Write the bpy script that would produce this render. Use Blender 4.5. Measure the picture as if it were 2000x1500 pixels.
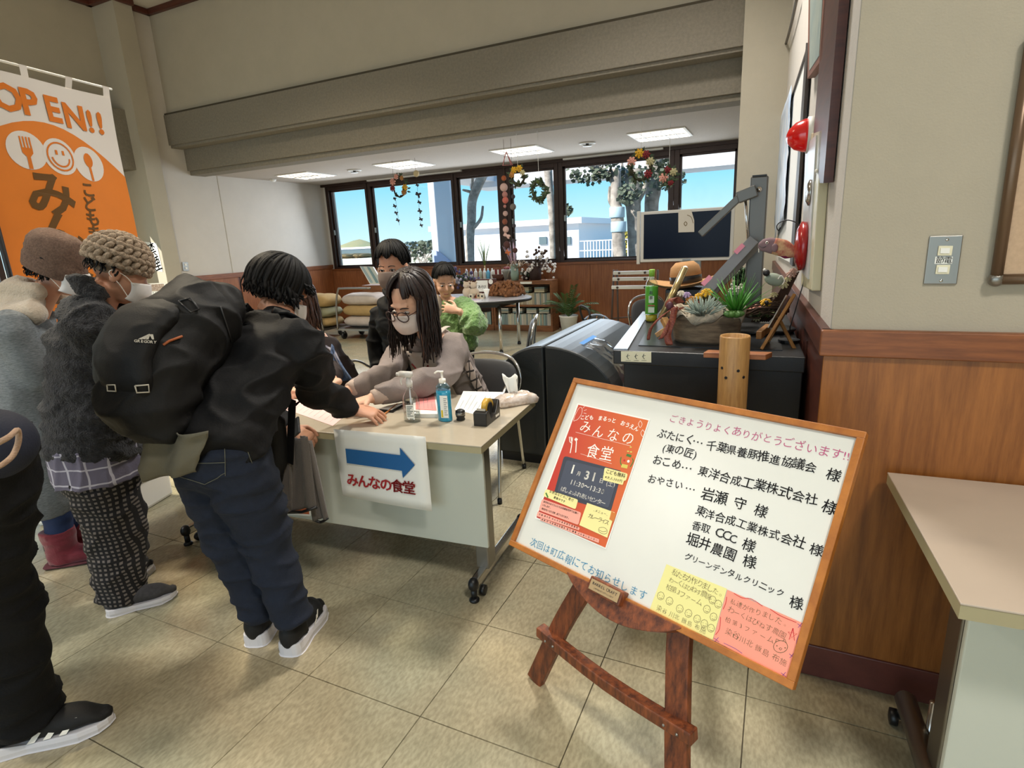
import bpy, bmesh, math, random
from math import sin, cos, pi, radians, sqrt, atan2
from mathutils import Vector as V, Matrix, noise
for _o in list(bpy.data.objects): bpy.data.objects.remove(_o)
sc = bpy.context.scene
COL = sc.collection
# ---------------------------------------------------------------- camera
F, PITCH, ROLL, YAW, EYE = 1100.0, radians(14.3), radians(2.75), radians(25.5), 1.45
FW = V((-sin(YAW)*cos(PITCH), cos(YAW)*cos(PITCH), -sin(PITCH)))
_r = V((cos(YAW), sin(YAW), 0)); _u = _r.cross(FW)
RT = _r*cos(ROLL) - _u*sin(ROLL); UP = _r*sin(ROLL) + _u*cos(ROLL)
CP = V((0, 0, EYE))
cam = bpy.data.objects.new('camera', bpy.data.cameras.new('camera')); COL.objects.link(cam)
cam.matrix_world = Matrix.Translation(CP) @ Matrix((RT, UP, -FW)).transposed().to_4x4()
cam.data.sensor_width = 36; cam.data.lens = 36*F/2000; cam.data.clip_start = 0.05; cam.data.clip_end = 500
sc.camera = cam
# ---------------------------------------------------------------- exposure, world, sun, big lights
sc.view_settings.view_transform = 'Standard'; sc.view_settings.look = 'None'
sc.view_settings.gamma = 1; sc.view_settings.use_curve_mapping = False
sc.view_settings.exposure = 0.0
sc.cycles.use_denoising = True
sc.cycles.max_bounces = 7; sc.cycles.diffuse_bounces = 4; sc.cycles.transparent_max_bounces = 12
sc.cycles.caustics_reflective = False; sc.cycles.caustics_refractive = False
sc.cycles.sample_clamp_indirect = 6
W = bpy.data.worlds.new('sky'); sc.world = W; W.use_nodes = True
nt = W.node_tree; nt.nodes.clear()
wo = nt.nodes.new('ShaderNodeOutputWorld'); bg = nt.nodes.new('ShaderNodeBackground')
tc = nt.nodes.new('ShaderNodeTexCoord'); sep = nt.nodes.new('ShaderNodeSeparateXYZ'); cr = nt.nodes.new('ShaderNodeValToRGB')
nt.links.new(tc.outputs['Generated'], sep.inputs[0]); nt.links.new(sep.outputs['Z'], cr.inputs[0])
cr.color_ramp.elements[0].position = 0.0; cr.color_ramp.elements[0].color = (.62, .88, .97, 1)
cr.color_ramp.elements[1].position = 0.45; cr.color_ramp.elements[1].color = (.06, .36, .74, 1)
e = cr.color_ramp.elements.new(0.10); e.color = (.24, .68, .90, 1)
nt.links.new(cr.outputs[0], bg.inputs[0]); bg.inputs[1].default_value = 1.2; nt.links.new(bg.outputs[0], wo.inputs[0])
def light(kind, name, loc, energy, color, size=1, size_y=None, aim=None):
    l = bpy.data.lights.new(name, kind); l.energy = energy; l.color = color
    if kind == 'AREA':
        l.size = size
        if size < 1: l.spread = radians(125)
        if size_y: l.shape = 'RECTANGLE'; l.size_y = size_y
    if kind == 'SUN': l.angle = size
    o = bpy.data.objects.new(name, l); COL.objects.link(o); o.location = loc
    if aim is not None: o.rotation_euler = (V(aim)-V(loc)).to_track_quat('-Z', 'Y').to_euler()
    return o
light('SUN', 'sun', (-6, -8, 9), 9.0, (1, .95, .86), radians(.6), aim=(0, 0, 2.2))
# hall ceiling lamps (out of frame, high up in the hall)
light('AREA', 'hall_lamp', (-1.0, 3.75, 4.62), 100, (1, .95, .87), .55, aim=(-1.0, 3.6, 0))
light('AREA', 'hall_lamp', (-4.3, 2.5, 4.62), 165, (1, .87, .66), .55, aim=(-4.6, 2.9, 0))
light('AREA', 'hall_lamp', (1.6, -.6, 4.62), 85, (1, .95, .87), .6, aim=(1.4, -.4, 0))
light('AREA', 'hall_lamp', (-4.5, -1.5, 4.62), 105, (1, .95, .87), .6, aim=(-4.4, -1.4, 0))
# daylight from the glazed entrance front behind the photographer
light('AREA', 'entrance_daylight', (-2.2, -5.5, 2.0), 112, (.95, .97, 1), 8.0, 3.2, aim=(-2.2, 4, 1.2))
# daylight arriving through the row of windows
light('AREA', 'window_daylight', (-4.2, 8.62, 1.8), 110, (.80, .90, 1), 6.8, 1.3, aim=(-3.8, 2, .6))
# ---------------------------------------------------------------- helpers
def ray(x, y): return (FW*F + RT*(x-1000) - UP*(y-750)).normalized()
def az(x, y, z=0.0): d = ray(x, y); return CP + d*((z-CP.z)/d.z)
def ay(x, y, Y): d = ray(x, y); return CP + d*(Y/d.y)
def ax(x, y, X): d = ray(x, y); return CP + d*(X/d.x)
class Plane:
    def __init__(s, o, ex, ey): s.o = V(o); s.ex = V(ex).normalized(); s.ey = V(ey).normalized(); s.n = s.ex.cross(s.ey)
    def uv(s, x, y):
        d = ray(x, y); p = CP + d*((s.o-CP).dot(s.n)/d.dot(s.n)); q = p-s.o
        return (q.dot(s.ex), q.dot(s.ey))
    def at(s, u, v, h=0): return s.o + s.ex*u + s.ey*v + s.n*h
    def px(s, x, y, h=0): return s.at(*s.uv(x, y), h)
    def mat(s, u=0, v=0, h=0): return Matrix.Translation(s.at(u, v, h)) @ Matrix((s.ex, s.ey, s.n)).transposed().to_4x4()
def hexc(h):
    h = h.lstrip('#'); c = [int(h[i:i+2], 16)/255 for i in (0, 2, 4)]
    return tuple(((x+.055)/1.055)**2.4 if x > .04045 else x/12.92 for x in c)
MATS = {}
def mat(name, col, rough=.6, metal=0, var=0, vscale=8, bump=0, bscale=60, col2=None, stretch=(1, 1, 1), spec=.5, alpha=1, trans=0, emit=0, sheen=0, coat=0, obj=False):
    if name in MATS: return MATS[name]
    m = bpy.data.materials.new(name); m.use_nodes = True; n = m.node_tree; b = n.nodes['Principled BSDF']
    c = hexc(col) if isinstance(col, str) else col
    b.inputs['Base Color'].default_value = (*c, 1); b.inputs['Roughness'].default_value = rough; b.inputs['Metallic'].default_value = metal
    b.inputs['Specular IOR Level'].default_value = spec; b.inputs['Alpha'].default_value = alpha; b.inputs['Transmission Weight'].default_value = trans
    if sheen: b.inputs['Sheen Weight'].default_value = sheen
    if coat: b.inputs['Coat Weight'].default_value = coat; b.inputs['Coat Roughness'].default_value = .15
    if emit: b.inputs['Emission Color'].default_value = (*c, 1); b.inputs['Emission Strength'].default_value = emit
    if var or bump or col2:
        if obj:
            t = n.nodes.new('ShaderNodeTexCoord'); src = t.outputs['Object']
        else:
            t = n.nodes.new('ShaderNodeNewGeometry'); src = t.outputs['Position']
        mp = n.nodes.new('ShaderNodeMapping'); mp.inputs['Scale'].default_value = stretch; n.links.new(src, mp.inputs[0])
        if var or col2:
            nz = n.nodes.new('ShaderNodeTexNoise'); nz.inputs['Scale'].default_value = vscale; nz.inputs['Detail'].default_value = 6; nz.inputs['Roughness'].default_value = .65
            n.links.new(mp.outputs[0], nz.inputs[0])
            r = n.nodes.new('ShaderNodeValToRGB'); n.links.new(nz.outputs[0], r.inputs[0])
            c2 = hexc(col2) if isinstance(col2, str) else col2
            if c2 is None: c2 = tuple(x*(1-var) for x in c)
            r.color_ramp.elements[0].position = .35; r.color_ramp.elements[1].position = .65
            r.color_ramp.elements[0].color = (*c2, 1); r.color_ramp.elements[1].color = (*c, 1)
            n.links.new(r.outputs[0], b.inputs['Base Color'])
        if bump:
            nb = n.nodes.new('ShaderNodeTexNoise'); nb.inputs['Scale'].default_value = bscale; nb.inputs['Detail'].default_value = 4
            n.links.new(mp.outputs[0], nb.inputs[0]); bp = n.nodes.new('ShaderNodeBump'); bp.inputs['Strength'].default_value = bump; bp.inputs['Distance'].default_value = .01
            n.links.new(nb.outputs[0], bp.inputs['Height']); n.links.new(bp.outputs[0], b.inputs['Normal'])
    MATS[name] = m; return m
def glassmat(name, tint=(1, 1, 1), refl=.08, rough=.02, edge=.6):
    if name in MATS: return MATS[name]
    m = bpy.data.materials.new(name); m.use_nodes = True; n = m.node_tree; n.nodes.clear()
    o = n.nodes.new('ShaderNodeOutputMaterial'); t = n.nodes.new('ShaderNodeBsdfTransparent'); g = n.nodes.new('ShaderNodeBsdfGlossy'); x = n.nodes.new('ShaderNodeMixShader')
    f = n.nodes.new('ShaderNodeLayerWeight'); f.inputs[0].default_value = .25; mm = n.nodes.new('ShaderNodeMath'); mm.operation = 'MULTIPLY_ADD'; mm.inputs[1].default_value = edge; mm.inputs[2].default_value = refl
    n.links.new(f.outputs['Facing'], mm.inputs[0]); n.links.new(mm.outputs[0], x.inputs[0])
    t.inputs[0].default_value = (*tint, 1); g.inputs['Roughness'].default_value = rough
    n.links.new(t.outputs[0], x.inputs[1]); n.links.new(g.outputs[0], x.inputs[2]); n.links.new(x.outputs[0], o.inputs[0])
    MATS[name] = m; return m
class M:
    """collects shapes, then becomes ONE mesh object"""
    def __init__(s): s.v = []; s.f = []; s.X = Matrix.Identity(4); s.fm = []; s.mi = 0
    def add(s, vs, fs):
        k = len(s.v); s.v += [s.X @ V(p) for p in vs]; s.f += [tuple(i+k for i in f) for f in fs]; s.fm += [s.mi]*len(fs); return s
    def box(s, c, d, R=None):
        x, y, z = d[0]/2, d[1]/2, d[2]/2; c = V(c)
        vs = [V((a*x, b*y, e*z)) for e in (-1, 1) for b in (-1, 1) for a in (-1, 1)]
        if R is not None: vs = [R @ p for p in vs]
        return s.add([p+c for p in vs], [(0, 2, 3, 1), (4, 5, 7, 6), (0, 1, 5, 4), (2, 6, 7, 3), (0, 4, 6, 2), (1, 3, 7, 5)])
    def bb(s, a, b): return s.box([(a[i]+b[i])/2 for i in range(3)], [abs(b[i]-a[i]) for i in range(3)])
    def bar(s, a, b, w, h, up=(0, 0, 1)):
        a = V(a); b = V(b); z = (b-a); L = z.length; z.normalize(); u = V(up); x = u.cross(z)
        if x.length < 1e-4: x = V((1, 0, 0)).cross(z)
        x.normalize(); y = z.cross(x)
        return s.box((a+b)/2, (w, h, L), Matrix((x, y, z)).transposed())
    def tube(s, pts, r, seg=10, side=None, flat=1, cap=True, close=False, rnd=0):
        pts = [V(p) for p in pts]; n = len(pts); rs = r if isinstance(r, (list, tuple)) else [r]*n
        if rnd: # rounded ends
            a, b = pts[0], pts[-1]; da = (pts[0]-pts[1]).normalized(); db = (pts[-1]-pts[-2]).normalized()
            ra, rb = rs[0], rs[-1]; ra = ra[0] if isinstance(ra, tuple) else ra; rb = rb[0] if isinstance(rb, tuple) else rb
            def sc_(q, k): return (q[0]*k, q[1]*k) if isinstance(q, tuple) else q*k
            pts = [a+da*ra*.95*rnd, a+da*ra*.7*rnd] + pts + [b+db*rb*.7*rnd, b+db*rb*.95*rnd]
            rs = [sc_(rs[0], .3), sc_(rs[0], .72)] + list(rs) + [sc_(rs[-1], .72), sc_(rs[-1], .3)]; n += 4
        vs = []; x = None
        for i, p in enumerate(pts):
            if close: t = pts[(i+1) % n]-pts[i-1]
            else: t = pts[min(i+1, n-1)]-pts[max(i-1, 0)]
            t.normalize()
            if side is not None: x = V(side) - t*V(side).dot(t)
            elif x is None:
                q = V((0, 0, 1)) if abs(t.z) < .9 else V((1, 0, 0)); x = q.cross(t)
            else: x = x - t*x.dot(t)
            x = x.normalized(); y = t.cross(x)
            rr = rs[i]; rx, ry = rr if isinstance(rr, tuple) else (rr, rr*flat)
            for j in range(seg):
                a = 2*pi*j/seg; vs.append(p + x*cos(a)*rx + y*sin(a)*ry)
        fs = []
        for i in range(n if close else n-1):
            for j in range(seg):
                a = i*seg+j; b = i*seg+(j+1) % seg; c = ((i+1) % n)*seg+(j+1) % seg; d = ((i+1) % n)*seg+j
                fs.append((a, b, c, d))
        if cap and not close: fs += [tuple(range(seg))[::-1], tuple((n-1)*seg+j for j in range(seg))]
        return s.add(vs, fs)
    def lathe(s, prof, o=(0, 0, 0), seg=20, R=None, sx=1, sy=1):
        vs = []; o = V(o)
        for r, z in prof:
            for j in range(seg):
                p = V((r*cos(2*pi*j/seg)*sx, r*sin(2*pi*j/seg)*sy, z)); vs.append((R @ p if R is not None else p)+o)
        fs = [(i*seg+j, i*seg+(j+1) % seg, (i+1)*seg+(j+1) % seg, (i+1)*seg+j) for i in range(len(prof)-1) for j in range(seg)]
        fs += [tuple(range(seg))[::-1], tuple((len(prof)-1)*seg+j for j in range(seg))]
        return s.add(vs, fs)
    def ell(s, c, r, R=None, seg=14, rings=9):
        prof = [(max(sin(pi*i/rings), .02), -cos(pi*i/rings)) for i in range(rings+1)]
        rx, ry, rz = (r, r, r) if not isinstance(r, (tuple, list)) else r
        vs = []; c = V(c)
        for q, z in prof:
            for j in range(seg):
                p = V((rx*q*cos(2*pi*j/seg), ry*q*sin(2*pi*j/seg), rz*z)); vs.append((R @ p if R is not None else p)+c)
        fs = [(i*seg+j, i*seg+(j+1) % seg, (i+1)*seg+(j+1) % seg, (i+1)*seg+j) for i in range(rings) for j in range(seg)]
        fs += [tuple(range(seg))[::-1], tuple(rings*seg+j for j in range(seg))]
        return s.add(vs, fs)
    def prism(s, poly, h0, h1, X=None):
        n = len(poly); vs = [V((p[0], p[1], h0)) for p in poly]+[V((p[0], p[1], h1)) for p in poly]
        if X is not None: vs = [X @ p for p in vs]
        return s.add(vs, [tuple(range(n))[::-1], tuple(range(n, 2*n))]+[(i, (i+1) % n, n+(i+1) % n, n+i) for i in range(n)])
    def poly(s, pts): return s.add(pts, [tuple(range(len(pts)))])
    def sheet(s, P00, P10, P11, P01, nu, nv, fn=None, thick=0):
        P = [V(p) for p in (P00, P10, P11, P01)]; vs = []
        nn = (P[1]-P[0]).cross(P[3]-P[0]).normalized()
        for j in range(nv+1):
            for i in range(nu+1):
                a, b = i/nu, j/nv; p = P[0]*(1-a)*(1-b)+P[1]*a*(1-b)+P[2]*a*b+P[3]*(1-a)*b
                if fn: p = p + nn*fn(a, b)
                vs.append(p)
        fs = [(j*(nu+1)+i, j*(nu+1)+i+1, (j+1)*(nu+1)+i+1, (j+1)*(nu+1)+i) for j in range(nv) for i in range(nu)]
        return s.add(vs, fs)
    def to(s, name, m, parent=None, smooth=False, bev=0, solid=0, sub=0):
        me = bpy.data.meshes.new(name); off = wloc(parent) if parent is not None else V()
        me.from_pydata([p-off for p in s.v], [], s.f)
        ms = m if isinstance(m, (list, tuple)) else [m]
        for q in ms: me.materials.append(q)
        if len(ms) > 1: me.polygons.foreach_set('material_index', s.fm)
        if smooth: me.shade_smooth()
        me.update(); o = bpy.data.objects.new(name, me); COL.objects.link(o)
        if parent is not None: o.parent = parent
        if solid: q = o.modifiers.new('s', 'SOLIDIFY'); q.thickness = solid; q.offset = 0
        if bev: q = o.modifiers.new('b', 'BEVEL'); q.width = bev; q.segments = 2; q.limit_method = 'ANGLE'; q.harden_normals = False
        if sub: q = o.modifiers.new('u', 'SUBSURF'); q.levels = sub; q.render_levels = sub
        return o
def wloc(o):
    p = V(o.location)
    while o.parent is not None: o = o.parent; p += V(o.location)
    return p
def tag(o, label, cat, group=None, kind=None):
    if label: o['label'] = label
    if cat: o['category'] = cat
    if group: o['group'] = group
    if kind: o['kind'] = kind
    return o
def thing(name, label, cat, loc=(0, 0, 0), group=None):
    o = bpy.data.objects.new(name, None); COL.objects.link(o); o.location = loc; o.empty_display_size = .05
    return tag(o, label, cat, group)
def struct(o): o['kind'] = 'structure'; return o
def copy_tree(o, loc=None, label=None, rotz=None):
    def rec(a, par):
        c = a.copy(); COL.objects.link(c)
        if par is not None: c.parent = par
        for ch in kids.get(a.name, []): rec(ch, c)
        return c
    kids = {}
    for q in bpy.data.objects:
        if q.parent is not None: kids.setdefault(q.parent.name, []).append(q)
    r = rec(o, None)
    if loc is not None: r.location = loc
    if label: r['label'] = label
    if rotz is not None: r.rotation_euler = (0, 0, rotz)
    return r
def rz(a): return Matrix.Rotation(a, 3, 'Z')
def cat_rom(pts, k=4):
    pts = [V(p) for p in pts]; out = []
    for i in range(len(pts)-1):
        p0 = pts[max(i-1, 0)]; p1 = pts[i]; p2 = pts[i+1]; p3 = pts[min(i+2, len(pts)-1)]
        for j in range(k):
            t = j/k; out.append(.5*((2*p1)+(p2-p0)*t+(2*p0-5*p1+4*p2-p3)*t*t+(3*p1-p0-3*p2+p3)*t**3))
    out.append(pts[-1]); return out
# ---------------------------------------------------------------- lettering
GL = {}
def glyph(ch, bold=0):
    k = (ch, bold)
    if k not in GL:
        cu = bpy.data.curves.new('g', 'FONT'); cu.body = ch; cu.size = 1; cu.resolution_u = 2; cu.offset = bold; cu.fill_mode = 'FRONT' if hasattr(cu, 'fill_mode') else 'BOTH'
        ob = bpy.data.objects.new('g', cu); me = bpy.data.meshes.new_from_object(ob)
        vs = [tuple(v.co) for v in me.vertices]; fs = [tuple(p.vertices) for p in me.polygons]
        if vs: x0 = min(v[0] for v in vs); x1 = max(v[0] for v in vs)
        else: x0, x1 = 0, .3
        GL[k] = (vs, fs, x0, x1); bpy.data.objects.remove(ob); bpy.data.curves.remove(cu); bpy.data.meshes.remove(me)
    return GL[k]
def letters(m, txt, X, p0, p1, size=None, bold=0, jit=0, seed=1, vert=False, aspect=1):
    """text laid from p0 to p1 (plane units) in frame X, one glyph cell after the other"""
    rd = random.Random(seed); a = V((p0[0], p0[1])); b = V((p1[0], p1[1])); d = b-a; L = d.length
    cjk = lambda c: ord(c) > 0x2e00 or c in '…―'
    wts = [(1 if cjk(c) else (.32 if c in " .,:!|'()i" else .62)) for c in txt]
    tot = sum(wts); cell = L/tot; size = size or cell*1.03; ang = atan2(d.y, d.x)
    ang = ang + pi/2 if vert else ang
    u = d.normalized(); w = V((-u.y, u.x)); t = 0
    for c, wt in zip(txt, wts):
        if c != ' ':
            kj = bold > 0 and ord(c) > 0x4dff
            vs, fs, x0, x1 = glyph(c, 0 if kj else bold); cx = (x0+x1)/2; ctr = a + u*(t+wt/2)*cell
            if vert: ctr = a + u*(t+.5)*cell
            ar = ang + rd.uniform(-1, 1)*jit*.12; s = size*(1+rd.uniform(-1, 1)*jit*.1); dy = rd.uniform(-1, 1)*jit*.06*size
            ca, sa = cos(ar), sin(ar); q = []
            yoff = -.38 if vert else 0
            for (vx, vy, vz) in vs:
                lx = (vx-cx)*s*aspect; ly = (vy+yoff)*s+dy; q.append(X @ V((ctr.x+lx*ca-ly*sa, ctr.y+lx*sa+ly*ca, 0)))
            for sx_, sy_ in (((-1, 0), (1, 0), (0, 1), (0, -1)) if kj else ((0, 0),)):
                off = X.to_3x3() @ V((sx_*bold*s*.7, sy_*bold*s*.7, 0)); k = len(m.v); m.v += [p+off for p in q]; m.f += [tuple(i+k for i in f) for f in fs]; m.fm += [m.mi]*len(fs)
        t += wt
    return m
# ---------------------------------------------------------------- materials
m_wall = mat('wall_beige', '#b3aa98', .9, var=.06, vscale=3, bump=.12, bscale=180)
m_wallw = mat('wall_pale', '#cfc8bf', .9, var=.05, vscale=3, bump=.15, bscale=160)
m_conc = mat('concrete_beam', '#8a8274', .95, var=.18, vscale=40, bump=.5, bscale=220)
m_ceil = mat('ceiling_plaster', '#b9aea2', .95, var=.1, vscale=60, bump=.4, bscale=150)
m_woodp = mat('wood_panel', '#a0642f', .38, col2='#7d4a20', vscale=5, stretch=(9, 9, .7), bump=.04, bscale=80)
m_woodf = mat('wood_panel_far', '#9a5f38', .45, col2='#824b2a', vscale=5, stretch=(8, 8, .7), bump=.04, bscale=80)
m_rail = mat('wood_rail', '#8e532a', .35, col2='#6f3d1d', vscale=6, stretch=(1, 1, 10))
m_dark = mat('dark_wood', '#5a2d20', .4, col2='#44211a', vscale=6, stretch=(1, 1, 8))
m_base = mat('base_vinyl', '#6e3a30', .45, col2='#5c2f28', vscale=10)
m_frame = mat('window_bronze', '#3c2a22', .35, metal=.4, var=.2)
m_glass = glassmat('window_glass', refl=.004, edge=.12)
m_white = mat('white_paint', '#e9e7e2', .6)
m_chrome = mat('chrome', '#c8c6c2', .18, metal=1)
m_steel = mat('brushed_steel', '#8f8c86', .35, metal=.9)
m_black = mat('black_plastic', '#141416', .4)
m_gap = mat('joint_dark', '#4e4637', .9)
# ---------------------------------------------------------------- floor of vinyl tiles
def floor_mat():
    m = mat('vinyl_tile', '#b6ad97', .22, col2='#a59d88', vscale=5, bump=.05, bscale=30); n = m.node_tree
    b = n.nodes['Principled BSDF']; ramp = [x for x in n.nodes if x.type == 'VALTORGB'][0]
    g = n.nodes.new('ShaderNodeNewGeometry'); z = n.nodes.new('ShaderNodeTexNoise'); z.inputs['Scale'].default_value = 1.6; z.inputs['Detail'].default_value = 2
    n.links.new(g.outputs['Position'], z.inputs[0]); r = n.nodes.new('ShaderNodeValToRGB'); n.links.new(z.outputs[0], r.inputs[0])
    r.color_ramp.elements[0].color = (.90, .94, .90, 1); r.color_ramp.elements[1].color = (1.06, 1, .90, 1); r.color_ramp.elements[0].position = .4; r.color_ramp.elements[1].position = .6
    # brushed flecks of the linoleum pattern
    fz = n.nodes.new('ShaderNodeTexNoise'); fz.inputs['Scale'].default_value = 95; fz.inputs['Detail'].default_value = 5; mp = n.nodes.new('ShaderNodeMapping'); mp.inputs['Scale'].default_value = (1, .45, 1); mp.inputs['Rotation'].default_value = (0, 0, .7)
    n.links.new(g.outputs['Position'], mp.inputs[0]); n.links.new(mp.outputs[0], fz.inputs[0]); fr = n.nodes.new('ShaderNodeValToRGB'); n.links.new(fz.outputs[0], fr.inputs[0])
    fr.color_ramp.elements[0].position = .36; fr.color_ramp.elements[1].position = .62; fr.color_ramp.elements[0].color = (.82, .82, .79, 1); fr.color_ramp.elements[1].color = (1.08, 1.08, 1.06, 1)
    a = n.nodes.new('ShaderNodeMixRGB'); a.blend_type = 'MULTIPLY'; a.inputs[0].default_value = 1; c = n.nodes.new('ShaderNodeMixRGB'); c.blend_type = 'MULTIPLY'; c.inputs[0].default_value = 1
    n.links.new(ramp.outputs[0], a.inputs[1]); n.links.new(r.outputs[0], a.inputs[2]); n.links.new(a.outputs[0], c.inputs[1]); n.links.new(fr.outputs[0], c.inputs[2]); n.links.new(c.outputs[0], b.inputs['Base Color'])
    return m
m_floor = floor_mat()
floor = struct(M().bb((-9.4, -6.5, -.12), (4, 8.9, -.004)).to('floor', m_gap))
T = .467; tb = M(); h = T/2-.0012
tb.add([(-h, -h, -.0035), (h, -h, -.0035), (h, h, -.0035), (-h, h, -.0035), (-h+.0008, -h+.0008, 0), (h-.0008, -h+.0008, 0), (h-.0008, h-.0008, 0), (-h+.0008, h-.0008, 0)], [(4, 5, 6, 7), (0, 1, 5, 4), (1, 2, 6, 5), (2, 3, 7, 6), (3, 0, 4, 7)])
cells = []
for i in range(-20, 9):
    for j in range(-14, 17):
        x = -.01+(i+.5)*T; y = 1.185+(j+.5)*T; q = V((x, y, 0))-CP; d = q.dot(FW)
        if not(-8.6 < x < 3.8 and -6 < y < 8.9): continue
        vis = False
        if d > .2:
            sx = 1000+F*q.dot(RT)/d; sy = 750-F*q.dot(UP)/d; vis = -250 < sx < 2250 and 400 < sy < 1850
        cells.append((0 if vis else 1, q.length, x, y))
cells.sort(); first = None; rest = M()
for k, (nv, d, x, y) in enumerate(cells):
    if k < 300 and not nv:
        if first is None: first = tb.to('tile', m_floor, floor); t = first
        else: t = first.copy(); COL.objects.link(t); t.parent = floor
        t.location = (x, y, 0)
    else: rest.X = Matrix.Translation((x, y, 0)); rest.add(tb.v, tb.f)
o = rest.to('tile_field', m_floor, floor); o['kind'] = 'stuff'
# ---------------------------------------------------------------- room shell
XL, YB, ZC, ZA = -8.0, 8.8, 4.7, 2.63      # alcove left wall, window wall, hall ceiling, alcove ceiling
def rx(y): return .145-.0465*(y-1.85)      # right wall line
struct(M().bb((-9.4, -6.5, ZC), (4, 5.86, ZC+.2)).to('ceiling', m_wallw))
struct(M().bb((-8.4, 6.12, ZA), (.4, YB+.3, ZA+.15)).to('ceiling_alcove', m_ceil))
# right wall: side going into depth and the face turned to the camera
w = M(); w.prism([(rx(1.85), 1.85), (3.6, 1.85), (3.6, 2.1), (.6, 2.1), (.6, 9.1), (rx(9.1), 9.1)], 0, ZC)
wr = struct(w.to('wall_right', m_wallw))
wf = struct(M().bb((rx(1.85)+.002, 1.843, 1.1), (3.6, 1.85, ZC)).to('wall_front_right', m_wall))
M().bb((rx(1.85)-.012, 1.828, .11), (1.42, 1.845, 1.085)).to('wood_panel', m_woodp, wf, bev=.002)
M().bb((1.424, 1.828, .11), (3.4, 1.845, 1.085)).to('wood_panel', m_woodp, wf, bev=.002)
M().bb((rx(1.85)-.024, 1.815, 1.085), (3.5, 1.85, 1.16)).to('dado_rail', m_rail, wf, bev=.004)
struct(M().bb((rx(1.85)-.02, 1.822, 0), (3.5, 1.846, .116)).to('baseboard_front_right', m_base, bev=.004))
def along(m, y0, y1, z0, z1, d): m.prism([(rx(y0)-d, y0), (rx(y0)+.01, y0), (rx(y1)+.01, y1), (rx(y1)-d, y1)], z0, z1)
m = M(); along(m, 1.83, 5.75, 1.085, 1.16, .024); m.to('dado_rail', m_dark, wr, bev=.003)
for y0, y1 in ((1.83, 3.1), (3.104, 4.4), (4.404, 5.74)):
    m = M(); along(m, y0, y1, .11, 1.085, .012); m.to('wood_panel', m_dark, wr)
m = M(); along(m, 1.83, 5.75, 0, .116, .02); struct(m.to('baseboard_right', m_base))
# column at the right end of the alcove
struct(M().prism([(-.40, 5.76), (.3, 5.76), (.3, YB+.3), (-.60, YB+.3), (-.54, YB)], 0, ZC).to('wall_column_right', m_wall))
# window wall
wb = M(); wins = [(-7.86, -7.0), (-6.88, -5.16), (-5.05, -4.28), (-4.06, -3.29), (-3.15, -1.51), (-1.38, -.62)]
wb.bb((-8.4, YB, 0), (0, YB+.2, 1.06)); wb.bb((-8.4, YB, 2.56), (0, YB+.2, 2.9)); wb.bb((-8.4, YB, 1.06), (-7.9, YB+.2, 2.56)); wb.bb((-.60, YB, 1.06), (0, YB+.2, 2.56))
wb = struct(wb.to('wall_back', m_wallw))
edges = [XL, -6.62, -5.2, -4.3, -2.72, -1.35, -.5]
for a, b in zip(edges, edges[1:]): M().bb((a+.003, YB-.02, .1), (b-.003, YB+.001, 1.03)).to('wood_panel', m_woodf, wb)
M().bb((XL, YB-.035, 1.03), (-.5, YB+.02, 1.065)).to('sill_rail', m_rail, wb, bev=.003)
struct(M().bb((XL, YB-.03, 0), (-.5, YB, .1)).to('baseboard_back', m_base))
for k, (a, b) in enumerate(wins):
    f = M()
    f.bb((a-.075, YB-.02, 1.065), (a, YB+.12, 2.62)).bb((b, YB-.02, 1.065), (b+.06, YB+.12, 2.62)); f.bb((a, YB-.02, 1.065), (b, YB+.12, 1.10)); f.bb((a, YB-.02, 2.52), (b, YB+.12, 2.62))
    wnd = struct(f.to('window_%d' % (k+1), m_frame, bev=.004))
    s = M(); t = .028
    s.bb((a, YB+.03, 1.10), (a+t, YB+.07, 2.52)).bb((b-t, YB+.03, 1.10), (b, YB+.07, 2.52)).bb((a, YB+.03, 1.10), (b, YB+.07, 1.10+t)).bb((a, YB+.03, 2.52-t), (b, YB+.07, 2.52))
    s.to('sash', m_frame, wnd); M().bb((a+t, YB+.045, 1.10+t), (b-t, YB+.051, 2.52-t)).to('pane', m_glass, wnd)
    M().box((a+.02, YB+.0, 1.75), (.02, .03, .09)).to('latch', m_steel, wnd)
for k, (a, b) in enumerate([(wins[i][1], wins[i+1][0]) for i in range(5)]):
    struct(M().bb((a+.055, YB-.035, 1.065), (b-.07, YB+.13, 2.63)).to('trim_%d' % (k+1), m_frame, bev=.004))
struct(M().bb((XL, YB-.06, 2.585), (-.5, YB-.02, 2.63)).to('trim_6', m_frame))
for a, b in ((-6.85, -4.9), (-3.1, -1.6)): M().bb((a, YB-.12, 2.60), (b, YB-.065, 2.625)).to('curtain_rail', m_white, wb)
# left wall of the alcove and the pillar
wl = struct(M().bb((XL-.4, 5.53, 0), (XL, YB+.2, ZC)).to('wall_left_alcove', m_wallw))
M().bb((XL-.002, 6.50, 1.15), (XL+.003, 6.512, 2.63)).to('wall_joint', m_wall, wl)
M().bb((XL, 5.53, 1.075), (XL+.03, YB, 1.15)).to('dado_rail', m_rail, wl, bev=.003)
for a, b in ((5.54, 5.66), (5.70, 6.58), (6.62, 7.6), (7.64, YB-.03)): M().bb((XL, a, .1), (XL+.016, b, 1.075)).to('wood_panel', m_woodf, wl, bev=.002)
for a in (5.68, 6.60, 7.62): M().bb((XL, a-.018, .1), (XL+.006, a+.018, 1.075)).to('panel_joint', m_dark, wl)
struct(M().bb((XL, 5.53, 0), (XL+.03, YB, .1)).to('baseboard_left', m_base))
struct(M().bb((XL-.36, 5.30, 0), (XL+.13, 5.54, ZC)).to('wall_pillar_left', m_wall))
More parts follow.
